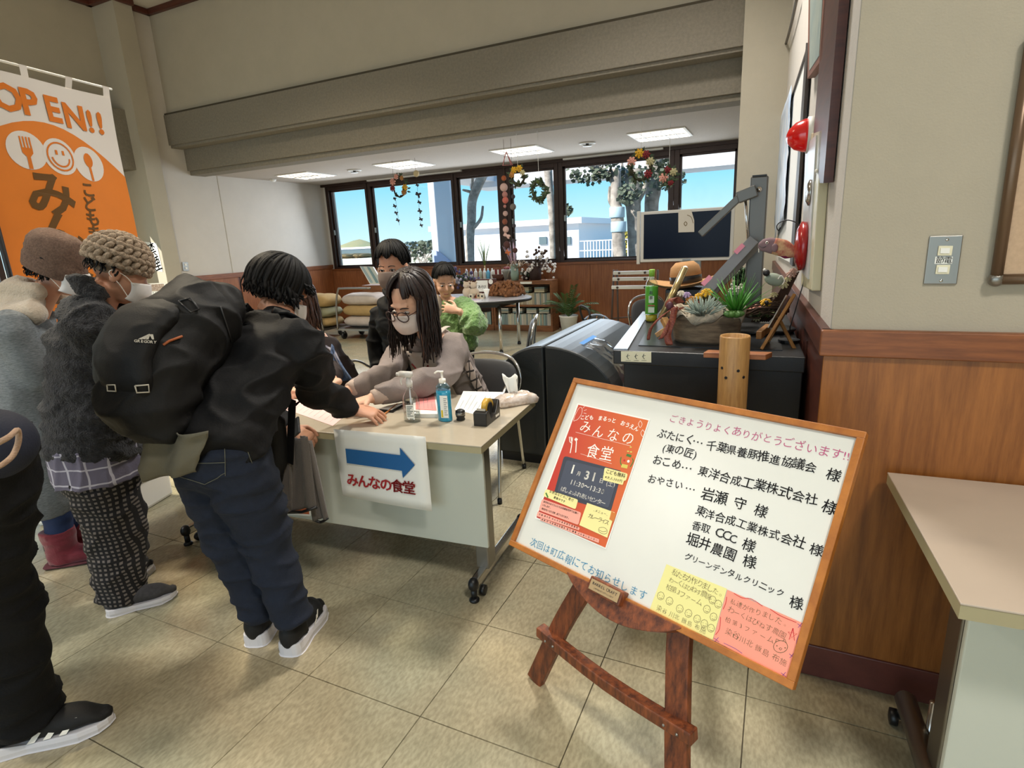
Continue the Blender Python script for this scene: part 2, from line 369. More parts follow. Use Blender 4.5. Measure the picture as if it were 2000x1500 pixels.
M().bb((XL+.13, 5.305, .1), (XL+.142, 5.53, 1.075)).to('wood_panel', m_woodf, bpy.data.objects['wall_pillar_left'])
# upper hall wall with two concrete beams over the alcove
struct(M().bb((XL-.3, 5.86, 3.1), (-.3, 6.1, ZC)).to('wall_upper', m_wall))
b1 = M().bb((XL-.3, 5.80, 2.985), (-.36, 6.0, 3.38)); b1.bb((XL-.3, 5.83, 2.95), (-.36, 6.0, 2.985)); struct(b1.to('beam_upper', m_conc, bev=.004))
struct(M().bb((XL-.3, 5.815, 3.38), (-.36, 6.0, 3.405)).to('beam_cap', m_gap))
b2 = M().bb((XL-.3, 6.02, 2.66), (-.36, 6.3, 3.12)); b2.bb((XL-.3, 6.06, ZA-.03), (-.36, 6.3, 2.66)); struct(b2.to('beam_lower', m_conc, bev=.004))
# hall left wall with band, entrance glazing
l = M(); l.bb((-8.55, -6.5, 2.3), (-8.32, 5.54, ZC)); l.bb((-8.55, 4.95, 0), (-8.32, 5.54, 2.3)); l.bb((-8.55, -6.5, 0), (-8.32, 1.0, 2.3)); wleft = struct(l.to('wall_left', m_wall))
struct(M().bb((-8.32, -6.5, 2.62), (-8.06, 5.32, 3.38)).to('beam_left', m_conc, bev=.004))
d = M()
for y in (1.0, 2.3, 3.6, 4.9): d.bb((-8.45, y, 0), (-8.36, y+.06, 2.3))
d.bb((-8.45, 1, 2.22), (-8.36, 4.95, 2.3)); d.bb((-8.45, 1, 0), (-8.36, 4.95, .1)); d.bb((-8.45, 1, 1.0), (-8.36, 4.95, 1.05))
dr = struct(d.to('door_1', m_frame)); M().bb((-8.41, 1.0, 0), (-8.40, 4.95, 2.25)).to('pane', m_glass, dr)
# crown moulding
c = M(); c.bb((-8.32, -6, ZC-.07), (-8.25, 5.30, ZC)); c.bb((-8.36, 5.23, ZC-.07), (XL+.19, 5.30, ZC)); c.bb((XL+.13, 5.30, ZC-.07), (XL+.19, 5.54, ZC)); c.bb((XL, 5.54, ZC-.07), (XL+.06, 5.86, ZC)); c.bb((XL, 5.80, ZC-.07), (-.3, 5.86, ZC)); struct(c.to('trim_7', m_dark, bev=.008))
# rear hall: entrance side (behind the photographer) and far right wall
bk = M(); bk.bb((-8.5, -6.5, 3.6), (3.7, -6.3, ZC)); bk.bb((3.6, -6.5, 0), (3.8, 2.1, ZC)); struct(bk.to('wall_rear', m_wall))
# ---------------------------------------------------------------- alcove ceiling fittings
def ceil_light(x, y, wx=.62, wy=.62, label=''):
    t = thing('ceiling_light', label, 'light', (x, y, ZA), 'square louvred ceiling lights in the alcove')
    M().bb((x-wx/2-.03, y-wy/2-.03, ZA-.012), (x+wx/2+.03, y+wy/2+.03, ZA-.001)).to('frame', m_white, t)
    M().bb((x-wx/2, y-wy/2, ZA-.02), (x+wx/2, y+wy/2, ZA-.0125)).to('diffuser', mat('lamp_panel', '#fff6e6', .5, emit=1.5), t)
    lv = M()
    for i in range(1, 5): lv.bb((x-wx/2+i*wx/5-.006, y-wy/2, ZA-.026), (x-wx/2+i*wx/5+.006, y+wy/2, ZA-.02))
    lv.bb((x-wx/2, y-.006, ZA-.026), (x+wx/2, y+.006, ZA-.02)); lv.to('louvre', m_steel, t); return t
for (px, py), lab in zip(((598, 342), (790, 321), (1020, 294), (1290, 262)), ('square alcove ceiling light nearest the left wall', 'square alcove ceiling light above the flower wreath with hanging leaves', 'square alcove ceiling light above the pink string garland', 'square alcove ceiling light nearest the right column, above the rose wreath')):
    p = az(px, py, ZA); ceil_light(p.x, p.y, label=lab)
for (px, py), lab in zip(((692, 332), (1147, 279)), ('round white ceiling air vent near the left lights', 'round white ceiling air vent between the two right lights')):
    p = az(px, py, ZA); t = thing('ceiling_vent', lab, 'vent', (p.x, p.y, ZA), 'round ceiling vents')
    M().lathe([(.105, -.001), (.11, -.012), (.085, -.02), (.08, -.008)], (p.x, p.y, ZA), 24).to('ring', m_white, t, True); M().lathe([(.02, 0), (.02, -.03), (.06, -.035), (.06, -.042)], (p.x, p.y, ZA), 16).to('deflector', m_steel, t, True)
p = az(533, 350, ZA); t = thing('ceiling_hook', 'small white ceiling fitting beside the leftmost square light', 'fitting', (p.x, p.y, ZA)); M().lathe([(.05, -.001), (.05, -.02), (.03, -.04)], (p.x, p.y, ZA), 16).to('base', m_white, t, True)
# ================================================================ NEAR THINGS
m_oak = mat('easel_stave', '#8f4c28', .5, col2='#4a2416', vscale=9, stretch=(6, 6, 1.2), bump=.15, bscale=90)
m_bframe = mat('board_frame_wood', '#b9742f', .45, col2='#9a5a22', vscale=14, stretch=(1, 1, 1))
m_board = mat('whiteboard_face', '#dfe0da', .28, var=.03, vscale=5)
m_ink = mat('marker_black', '#1c1b1e', .5); m_pink = mat('marker_pink', '#b8507e', .5); m_blue = mat('marker_blue', '#2c84ae', .5)
m_paper = mat('paper_white', '#efefea', .8); m_ypap = mat('paper_yellow', '#e9e39a', .8); m_ppap = mat('paper_pink', '#f39a86', .8)
m_pencil = mat('pencil_line', '#6a5a3c', .7); m_wht = mat('print_white', '#fbf7ee', .6); m_red = mat('print_red', '#a81e24', .6); m_star = mat('print_pen_red', '#c8202c', .6)
# ---------------------------------------------------------------- easel
_ya, _ti, _ro = -.373, .605, -.004
_ex = V((cos(_ya), sin(_ya), 0)); _nn = V((sin(_ya), -cos(_ya), 0)); _ez = V((0, 0, 1))*cos(_ti) - _nn*sin(_ti)
BO = V((-.269, 1.498, .72))
BP = Plane(BO, _ex*cos(_ro)+_ez*sin(_ro), -_ex*sin(_ro)+_ez*cos(_ro))
BX = BP.mat()
easel = thing('easel', 'brown barrel-stave easel carrying the tilted whiteboard', 'easel', (-.42, 1.4, 0))
def stave(name, pts, w, t, side, m_=None, parent=easel):
    pts = cat_rom(pts, 4); m = M()
    vs = []
    for i, p in enumerate(pts):
        tg = (pts[min(i+1, len(pts)-1)]-pts[max(i-1, 0)]).normalized(); s = (V(side)-tg*V(side).dot(tg)).normalized(); q = tg.cross(s)
        vs += [p+s*w/2+q*t/2, p-s*w/2+q*t/2, p-s*w/2-q*t/2, p+s*w/2-q*t/2]
    n = len(pts); fs = [(i*4+j, i*4+(j+1) % 4, i*4+4+(j+1) % 4, i*4+4+j) for i in range(n-1) for j in range(4)]+[(3, 2, 1, 0), (4*n-4, 4*n-3, 4*n-2, 4*n-1)]
    m.add(vs, fs); return m.to(name, m_ or m_oak, parent, bev=.004)
lf = az(1046, 1328, 0); rf = V((-.155, 1.215, 0)); ly = BP.px(1130, 1120); ry = BP.px(1335, 1240)
back = -BP.n
lt = BP.px(1150, 1090)+back*.04; rt = BP.px(1322, 1180)+back*.04
stave('leg', [lf, lf.lerp(lt, .5)+_nn*.012, lt, BP.at(-.20, .08, -.05), BP.at(-.10, .30, -.05)], .062, .026, _ex)
stave('leg', [rf, rf.lerp(rt, .5)+_nn*.012, rt, BP.at(.11, .08, -.05), BP.at(.04, .30, -.05)], .066, .026, _ex)
rear = V((-.2, 2.02, 0)); stave('leg', [rear, BP.at(-.03, .26, -.09)], .055, .025, _ex)
c0 = lf.lerp(lt, .40)+_nn*.03; c1 = rf.lerp(rt, .42)+_nn*.03
cd = (c1-c0).normalized()
cb = stave('crossbar', [c0-cd*.055+V((0, 0, .01)), c0.lerp(c1, .5)+V((0, 0, -.012)), c1+cd*.06+V((0, 0, .008))], .036, .036, (0, 0, 1))
s = M()
for q, k in ((c0, -.012), (c0, .022), (c1, -.02), (c1, .02)): s.ell(q+cd*k+_nn*.018, .0045)
s.to('screw', m_steel, cb, True)
# curved lip that carries the board (half of a barrel head)
lip = M(); A = BP.uv(1112, 1118); B = BP.uv(1334, 1226); poly = []
for i in range(17): a = i/16; poly.append((A[0]+(B[0]-A[0])*a, A[1]+(B[1]-A[1])*a))
for i in range(17): a = 1-i/16; poly.append((A[0]+(B[0]-A[0])*a, A[1]+(B[1]-A[1])*a - .062*sin(pi*a)**.8-.004))
lip.prism(poly, -.03, .012, BX); lip.to('ledge', m_oak, easel, bev=.003)
c = BP.uv(1192, 1156); lb = M(); lb.X = BX @ Matrix.Translation((c[0], c[1], .016)) @ Matrix.Rotation(-.02, 4, 'Z')
lb.box((0, 0, 0), (.112, .04, .034)); lb = lb.to('stop_block', m_oak, easel, bev=.003)
lp = M(); lp.X = BX @ Matrix.Translation((c[0], c[1], .034)); lp.box((0, 0, 0), (.098, .029, .0015)); lpo = lp.to('brass_plate', mat('brass_plate', '#b39a74', .45, metal=.4), lb); lpo['label'] = 'brass maker plate'
t = M(); X = BX @ Matrix.Translation((c[0], c[1], .0352)); letters(t, 'BARREL CRAFT', X, (-.042, .001), (.042, .001), .011, .01); letters(t, 'JAPAN DISTILLERY', X, (-.034, -.009), (.034, -.009), .006); t.to('lettering', m_ink, lb)
# ---------------------------------------------------------------- whiteboard
wbd = thing('whiteboard', 'whiteboard with thin oak frame and handwritten supplier names, tilted on the easel', 'board', tuple(BO))
m = M(); m.X = BX; m.box((0, 0, -.006), (.886, .586, .012)); m.to('panel', m_board, wbd)
for nm, c, d in (('frame_rail', (0, .295, -.004), (.902, .018, .026)), ('frame_rail', (0, -.295, -.004), (.902, .018, .026)), ('frame_stile', (-.442, 0, -.004), (.018, .574, .026)), ('frame_stile', (.442, 0, -.004), (.018, .574, .026))):
    m = M(); m.X = BX; m.box(c, d); m.to(nm, m_bframe, wbd, bev=.002)
TX = BX @ Matrix.Translation((0, 0, .0008))
def bline(m, txt, p0, p1, size=None, bold=0, jit=1, seed=1, k=1): a = BP.uv(*p0); b = BP.uv(*p1); letters(m, txt, TX, a, b, size, bold, jit, seed, aspect=k)
m = M(); bline(m, 'ごきょうりょくありがとうございます!!', (1306, 822), (1660, 900), .029, -.004, seed=4); m.to('pink_writing', m_pink, wbd)
m = M(); L = [('ぶたにく', (1283, 852), (1354, 868)), ('…', (1356, 864), (1369, 867)), ('千葉県養豚推進協議会', (1379, 876), (1594, 922)), ('様', (1609, 933), (1642, 941)),
  ('(東の匠)', (1293, 880), (1359, 895)), ('おこめ', (1274, 905), (1328, 917)), ('…', (1335, 914), (1347, 917)), ('東洋合成工業株式会社', (1361, 926), (1597, 987)), ('様', (1604, 996), (1632, 1005)),
  ('おやさい', (1264, 940), (1334, 956)), ('…', (1342, 955), (1354, 958)), ('岩瀬', (1367, 974), (1419, 986)), ('守', (1432, 990), (1454, 996)), ('様', (1470, 1004), (1496, 1012)),
  ('東洋合成工業株式会社', (1357, 1003), (1570, 1071)), ('様', (1578, 1078), (1607, 1090)), ('香取', (1350, 1032), (1386, 1042)), ('CCC', (1396, 1048), (1438, 1061)), ('様', (1447, 1070), (1473, 1078)),
  ('堀井農園', (1339, 1060), (1436, 1095)), ('様', (1449, 1103), (1476, 1113)), ('グリーンデンタルクリニック', (1336, 1091), (1530, 1167)), ('様', (1539, 1180), (1570, 1192))]
for i, (t, a, b) in enumerate(L): bline(m, t, a, b, None if len(t) > 1 else .033, .012, seed=i, k=1.0)
m.to('black_writing', m_ink, wbd)['kind'] = 'stuff'
m = M(); bline(m, '次回は町広報にてお知らせします', (1034, 1062), (1263, 1174), .030, -.004, seed=9); m.to('blue_writing', m_blue, wbd)
def quadpx(m, pts, h, P=BP): m.poly([P.px(x, y, h) for x, y in pts])
def slab(m, pts, h0, h1, P=BP):
    a = [P.uv(*p) for p in pts]; m.prism(a[::-1], h0, h1, P.mat())
def stroke(m, pts, r, P=BP, h=.0018, k=3):
    pts = [P.px(x, y, h) for x, y in pts]; pts = cat_rom(pts, k) if k > 1 else pts; vs = []
    for i, p in enumerate(pts):
        t = (pts[min(i+1, len(pts)-1)]-pts[max(i-1, 0)]).normalized(); s = t.cross(P.n); vs += [p-s*r, p+s*r]
    m.add(vs, [(2*i, 2*i+1, 2*i+3, 2*i+2) for i in range(len(pts)-1)])
# yellow and pink notes
yn = M(); slab(yn, [(1302, 1102), (1420, 1150), (1392, 1250), (1269, 1191)], .0004, .0010)
yn = yn.to('note', m_ypap); tag(yn, 'yellow handwritten note with small drawn faces taped on the whiteboard', 'note')
m = M(); X2 = BX @ Matrix.Translation((0, 0, .0014))
def nline(m, txt, p0, p1, size, seed=1): letters(m, txt, X2, BP.uv(*p0), BP.uv(*p1), size, -.012, 1.2, seed)
nline(m, '私たちが作りました。', (1312, 1121), (1412, 1167), .0185, 3); nline(m, 'わーくはぴねす農園', (1306, 1135), (1388, 1172), .0165, 4); nline(m, '柏第3ファーム', (1300, 1150), (1370, 1184), .0165, 5); nline(m, '染谷 川北 飯島 布施', (1282, 1190), (1378, 1238), .015, 6)
for (x, y) in ((1291, 1164), (1308, 1174), (1328, 1189), (1345, 1198), (1362, 1209), (1376, 1218), (1389, 1227), (1381, 1190), (1394, 1205), (1392, 1172), (1403, 1180)):
    stroke(m, [(x+7*cos(a*pi/4), y+8*sin(a*pi/4)) for a in range(9)], .0005, k=1, h=.0014); stroke(m, [(x-3, y-2), (x-2, y-1)], .0006, k=1, h=.0014); stroke(m, [(x+3, y), (x+4, y+1)], .0006, k=1, h=.0014); stroke(m, [(x-3, y+3), (x, y+5), (x+3, y+4)], .0005, h=.0014)
m.to('writing', m_pencil, yn)
pn = M(); slab(pn, [(1421, 1152), (1570, 1218), (1541, 1328), (1393, 1250)], .0012, .0018)
pn = pn.to('note', m_ppap); tag(pn, 'salmon pink handwritten note with red star and drawn pig face on the whiteboard', 'note')
m = M(); X2 = BX @ Matrix.Translation((0, 0, .0022))
nline(m, '私達が作りました。', (1425, 1178), (1540, 1225), .0155, 7); nline(m, 'わーくはぴねす農園', (1421, 1193), (1533, 1248), .0165, 8); nline(m, '柏第3ファーム', (1414, 1211), (1512, 1258), .015, 9); nline(m, '染谷川北 飯島 布施', (1416, 1236), (1536, 1303), .0175, 10)
x, y = 1525, 1263; stroke(m, [(x+14*cos(a*pi/6), y+12*sin(a*pi/6)) for a in range(13)], .0006, k=1, h=.0022)
for q in ([(x-10, y-9), (x-8, y-15), (x-2, y-12)], [(x+4, y-11), (x+9, y-14), (x+11, y-7)], [(x-3, y+4), (x, y+2), (x+3, y+4), (x, y+7), (x-3, y+4)]): stroke(m, q, .0006, k=1, h=.0022)
for q in ((x-8, y-2), (x+8, y+2)): stroke(m, [q, (q[0]+2, q[1]+1)], .0012, k=1, h=.0022)
m.to('writing', m_pencil, pn)
m = M(); st = []
for i in range(6): a = -pi/2+.15+i*4*pi/5; st.append((1548+9*cos(a), 1240+13*sin(a)))
stroke(m, st, .0009, k=1, h=.0022)
for q in ([(1434, 1159), (1450, 1168), (1468, 1170), (1490, 1184)], [(1505, 1190), (1525, 1203), (1556, 1216)], [(1420, 1166), (1418, 1178), (1413, 1190)], [(1408, 1205), (1406, 1228), (1398, 1240)]): stroke(m, q, .0007, h=.0022)
m.to('red_border', m_star, pn)
m = M()
for q in ([(1566, 1232), (1557, 1250), (1556, 1270)], [(1553, 1285), (1548, 1298), (1545, 1310)], [(1414, 1256), (1435, 1266), (1450, 1276)]): stroke(m, q, .0006, h=.0022)
for x, y in ((1531, 1318), (1563, 1222), (1400, 1250), (1547, 1281)): stroke(m, [(x-5, y-4), (x+5, y+4)], .0006, k=1, h=.0022); stroke(m, [(x-4, y+4), (x+4, y-5)], .0006, k=1, h=.0022)
m.to('purple_border', mat('pen_purple', '#8a4a8a', .7), pn)
# poster on the whiteboard
def z5(X, Y): return (1000+X/4.84, 780+Y/4.84)
def pmat():
    m = mat('poster_print', '#c8412a', .45); n = m.node_tree; b = n.nodes['Principled BSDF']; t = n.nodes.new('ShaderNodeTexCoord'); s = n.nodes.new('ShaderNodeSeparateXYZ'); r = n.nodes.new('ShaderNodeValToRGB')
    n.links.new(t.outputs['Generated'], s.inputs[0]); n.links.new(s.outputs['X'], r.inputs[0]); n.links.new(r.outputs[0], b.inputs['Base Color'])
    r.color_ramp.elements[0].color = (*hexc('#bf2a28'), 1); r.color_ramp.elements[1].color = (*hexc('#d8682a'), 1); return m
po = M(); slab(po, [z5(620, 38), z5(1308, 190), z5(890, 1418), z5(220, 1125)], .0004, .0012); po = po.to('poster', m_paper); tag(po, 'red and orange event poster taped on the left of the whiteboard', 'poster')
def pslab(name, pts, h, m_, rnd=0): m = M(); slab(m, [z5(*p) for p in pts], h, h+.0004); return m.to(name, m_, po)
pslab('print_ground', [(630, 52), (1292, 200), (884, 1402), (234, 1116)], .0012, pmat())
def rect(name, a, b, c, d, h, m_, r=18):
    P = [V(q+(0,)) for q in (a, b, c, d)]; out = []
    for i in range(4):
        p = P[i]; u = (P[i-1]-p).normalized()*r; w = (P[(i+1) % 4]-p).normalized()*r
        for k in range(4): t = k/3; out.append(tuple(((p+u)*(1-t)**2+p*2*t*(1-t)+(p+w)*t*t)[:2]))
    return pslab(name, out, h, m_)
m_slate = mat('print_slate', '#434a5c', .5); m_cream = mat('print_cream', '#f0e6a0', .6); m_sal = mat('print_salmon', '#f0a898', .6); m_prt = mat('print_text', '#3a2a22', .6); m_slate2 = mat('print_slate_dark', '#353b4a', .5)
rect('print_board_edge', (495, 535), (1045, 680), (935, 1065), (395, 905), .0016, m_slate2, 30)
rect('print_board', (520, 575), (1020, 700), (915, 1030), (430, 870), .0020, m_slate, 20)
rect('print_bubble', (880, 645), (1100, 705), (1080, 775), (868, 725), .0024, m_cream); rect('print_bubble', (868, 715), (1065, 765), (1052, 812), (864, 765), .0028, m_cream, 10)
rect('print_bubble', (325, 848), (630, 950), (605, 1042), (298, 915), .0024, m_cream)
rect('print_box', (290, 942), (660, 1072), (632, 1190), (256, 1050), .0024, m_sal); rect('print_box', (250, 1060), (645, 1215), (638, 1240), (235, 1105), .0026, m_sal, 6); rect('print_box', (275, 1120), (830, 1325), (825, 1360), (270, 1145), .0028, m_sal, 6)
pslab('print_menu', [(715, 980), (975, 1070), (960, 1130), (905, 1310), (640, 1190)], .0024, m_cream); pslab('print_tape', [(945, 1060), (990, 1085), (965, 1160), (925, 1135)], .0028, mat('print_orange', '#d07a36', .6))
def pline(m, txt, p0, p1, size, h=.0024, bold=0, seed=1, jit=0): letters(m, txt, BX @ Matrix.Translation((0, 0, h)), BP.uv(*z5(*p0)), BP.uv(*z5(*p1)), size, bold, jit, seed)
m = M()
for c, x, y in (('み', 685, 305), ('ん', 805, 350), ('な', 945, 385), ('の', 1085, 415)): pline(m, c, (x-55, y-12), (x+55, y+14), .046, .0018, -.002)
pline(m, '食堂', (690, 530), (950, 580), .050, .0018, .0)
arc = [(x, 190-44*sin(pi*(x-640)/600)+ (x-640)*.23) for x in range(645, 1215, 42)]
for i, c in enumerate('こども まるっと おうえんだん'[:14]):
    if c != ' ' and i < len(arc)-1: pline(m, c, arc[i], arc[i+1], .0175, .0018, .02)
pline(m, '1', (545, 695), (590, 705), .040, bold=.03); pline(m, '月', (605, 715), (650, 725), .016, bold=.02); pline(m, '31', (670, 750), (800, 780), .038, bold=.03); pline(m, '日', (826, 785), (862, 793), .017, bold=.02); pline(m, '(土)', (892, 810), (970, 832), .019, bold=.02)
pline(m, '11:30〜13:30', (545, 800), (870, 900), .0215, bold=.02); pline(m, 'ばしょ:ふれあいセンター', (462, 862), (880, 1008), .0175, bold=.02)
def pst(m, pts, r, h=.0018): stroke(m, [z5(*p) for p in pts], r, h=h)
pst(m, [(605, 312), (1125, 442)], .0004); pst(m, [(650, 515), (945, 610)], .0004)
pst(m, [(560, 355), (568, 420), (552, 510)], .0018); pst(m, [(545, 355), (550, 400), (566, 415)], .0013); pst(m, [(575, 360), (572, 395), (562, 415)], .0013)
pst(m, [(612, 395), (605, 505)], .0018)
for k in range(6): pst(m, [(596+k*5, 362+abs(k-2.5)*5), (596+k*5, 400-abs(k-2.5)*5)], .0009)
for x, y in ((1215, 235), (1238, 320)): pst(m, [(x, y-32), (x+18, y), (x, y+34), (x-18, y), (x, y-32)], .0006)
pst(m, [(600, 200), (585, 205), (600, 150), (640, 80), (665, 90), (660, 140), (625, 190), (600, 200)], .0006)
for q in ([(672, 85), (690, 68)], [(682, 108), (708, 100)], [(680, 130), (706, 138)]): pst(m, q, .0006)
m.to('white_print', m_wht, po)
m = M(); pline(m, 'こども無料', (888, 695), (1070, 745), .0145, .0034, .01); pline(m, '※大人300円', (880, 745), (1045, 790), .0105, .0034, .01); pline(m, 'お野菜などのご寄付', (355, 880), (585, 970), .0105, .003, .01); pline(m, '募集中です', (395, 935), (505, 980), .009, .003, .02)
pline(m, '就学前のお子さんたちは保護者同伴でお願い', (300, 975), (630, 1090), .0075, .003, .02); pline(m, 'いたします。', (290, 1005), (370, 1035), .0075, .003, .02); pline(m, '食材がなくなり次第、終了となります。', (282, 1040), (545, 1135), .0075, .003, .02)
pline(m, '主催:東の匠 みんなの食堂実行委員会', (255, 1090), (630, 1225), .006, .0034, .02); pline(m, '後援:町 社会福祉協議会 協力:農園 ふれあいセンター', (280, 1140), (815, 1345), .006, .0036, .02)
pline(m, '‥メニュー‥', (770, 1055), (910, 1105), .009, .003, .01); pline(m, 'カレーライス', (722, 1115), (912, 1190), .0165, .003, .0)
pst(m, [(830, 1215), (822, 1240), (840, 1262), (880, 1275), (905, 1258), (900, 1232), (870, 1212), (830, 1215)], .0005, .003); pst(m, [(826, 1235), (862, 1252), (902, 1245)], .0005, .003)
m.to('dark_print', m_prt, po)['kind'] = 'stuff'
m = M(); [pst(m, [(x-9, y), (x+9, y+2)], .002, .002) for x, y in ((1125, 452), (1100, 492), (1128, 498))]; pst(m, [(1038, 628), (1095, 640)], .0055, .002); m.to('print_bamboo', mat('print_bamboo', '#d8c860', .6), po)
m = M(); pst(m, [(1085, 525), (1130, 540)], .004, .0018); pst(m, [(1035, 545), (1028, 600), (1055, 645)], .0016, .0018); pst(m, [(1140, 560), (1148, 590), (1120, 640)], .0016, .0018); pst(m, [(325, 885), (345, 930)], .0025, .003); m.to('print_pine', mat('print_green', '#3c7a34', .6), po)
m = M(); m.X = BX; m.ell((*BP.uv(*z5(1065, 578)), .002), (.0035, .0035, .0005)); m.to('print_flower', m_star, po); m = M(); m.X = BX; m.ell((*BP.uv(*z5(1103, 588)), .002), (.0045, .0045, .0005)); m.to('print_flower', m_wht, po)
# ---------------------------------------------------------------- reception table
m_ttop = mat('laminate_grey', '#b3a997', .22, var=.04, vscale=30); m_tpan = mat('laminate_pale', '#c2c6bb', .4, var=.02, vscale=4); m_tedge = mat('laminate_edge', '#a59c7c', .5)
TR_, TB_ = V((-.98, 1.758, .70)), V((-1.04, 2.45, .70)); tu = V((-1, -.074, 0)).normalized(); tv = (TB_-TR_); tv = (tv - tu*tv.dot(tu)); tv.normalize()
def tp(u, v, z=.70): p = TR_+tu*u+tv*v; return V((p.x, p.y, z))
table = thing('reception_table', 'long grey laminate reception table with pale front panel and arrow sign', 'table', tuple(tp(.9, .3, 0)))
def tbox(m, u0, u1, v0, v1, z0, z1):
    m.add([tp(u, v, z) for z in (z0, z1) for u, v in ((u0, v0), (u1, v0), (u1, v1), (u0, v1))], [(0, 1, 2, 3), (7, 6, 5, 4), (0, 4, 5, 1), (1, 5, 6, 2), (2, 6, 7, 3), (3, 7, 4, 0)]); return m
tbox(M(), 0, 1.8, 0, .66, .694, .70).to('table_top', m_ttop, table, bev=.002)
tbox(M(), .002, 1.798, .002, .658, .668, .694).to('table_edge', m_tedge, table)
tbox(M(), .03, 1.77, .07, .085, .225, .655).to('front_panel', m_tpan, table, bev=.002)
tbox(M(), .1, 1.7, .2, .5, .60, .667).to('under_shelf', m_steel, table)
for u in (.085, 1.715):
    l = M(); tbox(l, u-.03, u+.03, .12, .20, .09, .668); l.to('leg', m_steel, table, bev=.006)
    f = M(); f.bar(tp(u, .02, .075), tp(u, .60, .075), .034, .042); fo = f.to('foot', m_chrome, table, bev=.006)
    for v in (.02, .60):
        q = tp(u, v, 0); k = M(); k.ell((q.x, q.y, .078), (.022, .026, .03)); k.lathe([(.014, .012), (.013, .06)], (q.x, q.y, 0), 14); k.lathe([(.021, 0), (.022, .008), (.014, .016)], (q.x, q.y, 0), 16); k.to('glide', m_black, fo, True)
        w = tp(u-.02, v+.05*(1 if v < .3 else -1), .024); k = M(); k.lathe([(.012, -.012), (.022, -.009), (.022, .009), (.012, .012)], w, 16, Matrix.Rotation(pi/2, 3, 'Y')); k.to('caster', m_black, fo, True)
# arrow sign on the table edge
SP = Plane(tp(0, -.008, .70), -tu, (0, 0, 1))
sg = M(); P4 = [SP.px(x, y) for x, y in ((651, 838), (831, 853), (844, 999), (670, 968))]
sg.sheet(P4[3], P4[2], P4[1], P4[0], 8, 8, lambda a, b: .006*sin(pi*a)*(1-b)); sgo = sg.to('paper_sign', m_paper, None, True, solid=.0006); tag(sgo, 'white paper sign with blue right arrow and red writing hung on the table front', 'sign')
m = M(); d = SP.n
def spx(x, y): return SP.px(x, y, .0085)
slab(m, [(677, 875), (784, 888), (783, 873), (812, 907), (789, 932), (787, 918), (680, 903)], .0075, .0085, SP); m.to('blue_arrow', mat('print_blue', '#1a5f9c', .6), sgo)
m = M(); letters(m, 'みんなの食堂', SP.mat(h=.0085), SP.uv(681, 944), SP.uv(813, 963), .062, .018); letters(m, 'みんなの食堂', SP.mat(h=.0088), (SP.uv(681, 944)[0]+.0016, SP.uv(681, 944)[1]), (SP.uv(813, 963)[0]+.0016, SP.uv(813, 963)[1]), .062, .018); m.to('red_lettering', m_red, sgo)
# ---------------------------------------------------------------- things on the table
def tz(x, y, h=0): return az(x, y, .70+h)
def flatpaper(name, lab, pts, h, m_, cat='paper', group=None, thick=.0006):
    m = M(); P = [V((p.x, p.y, 0)) for p in (tz(*q, h) for q in pts)]; m.prism([(p.x, p.y) for p in P][::-1], .70+h, .70+h+thick); o = m.to(name, m_); return tag(o, lab, cat, group)
m_lpink = mat('paper_light_pink', '#ecc6c4', .8); m_mpink = mat('card_pink', '#e88f8c', .8)
def lines(o, pts, n, h, mm=None, k=.8):
    m = M(); P = [tz(*q, h) for q in pts]
    for i in range(n):
        t = (i+1)/(n+1); a = P[0].lerp(P[3], t); b = P[1].lerp(P[2], t); a2 = a.lerp(b, .1); b2 = a.lerp(b, k if i % 3 else .5); w = (P[3]-P[0]).normalized()*.0012
        m.add([a2-w, b2-w, b2+w, a2+w], [(0, 1, 2, 3)])
    m.to('print_lines', mm or mat('print_grey', '#8a8484', .8), o)
q = [(888, 800), (905, 764), (985, 766), (950, 815)]; o = flatpaper('paper_sheet', 'white form under the black tape dispenser', q, .0006, m_paper); lines(o, q, 7, .0013)
q = [(812, 800), (812, 772), (848, 770), (853, 802)]; o = flatpaper('card_stack', 'stack of pink slips behind the blue sanitizer bottle', q, .018, m_mpink, 'paper', thick=.002); lines(o, q, 4, .0205)
m = M(); P = [tz(x, y, 0) for x, y in ((808, 816), (807, 776), (853, 775), (856, 816))]; m.prism([(p.x, p.y) for p in P][::-1], .70, .718); tag(m.to('paper_box', m_white), 'low white box of slips under the pink cards', 'box')
q = [(700, 800), (730, 772), (800, 785), (768, 806)]; o = flatpaper('clipboard', 'dark clipboard in front of the seated woman in grey', q, .001, m_black, 'clipboard', thick=.004); q2 = [(707, 796), (733, 775), (793, 786), (765, 801)]; m = M(); P = [tz(x, y, .0052) for x, y in q2]; m.prism([(p.x, p.y) for p in P][::-1], .7052, .7062); m.to('sheet', m_paper, o)
q = [(668, 785), (690, 768), (722, 772), (702, 792)]; flatpaper('leaflet', 'pale blue leaflet between the two writing hands', q, .0006, mat('paper_blue', '#a9cbe8', .7))
q = [(560, 800), (600, 772), (700, 790), (650, 832)]; o = flatpaper('form_sheet', 'pink form being filled in under the customer\'s arm', q, .0006, m_lpink, 'paper'); lines(o, q, 8, .0013)
q = [(470, 792), (500, 770), (590, 782), (560, 812)]; o = flatpaper('form_sheet', 'pink form at the left part of the table behind the backpack wearer', q, .0006, m_lpink, 'paper')
pc = M(); a = tz(747, 812, .005); b = tz(776, 789, .005); pc.tube([a, b], .0038, 6); pc = pc.to('pencil', mat('pencil_orange', '#b4713a', .5)); tag(pc, 'orange brown pencil lying by the clear spray bottle', 'pencil'); pt = M(); pt.tube([a, a+(a-b).normalized()*.012], [.0038, .0006], 6); pt.to('tip', m_ink, pc)
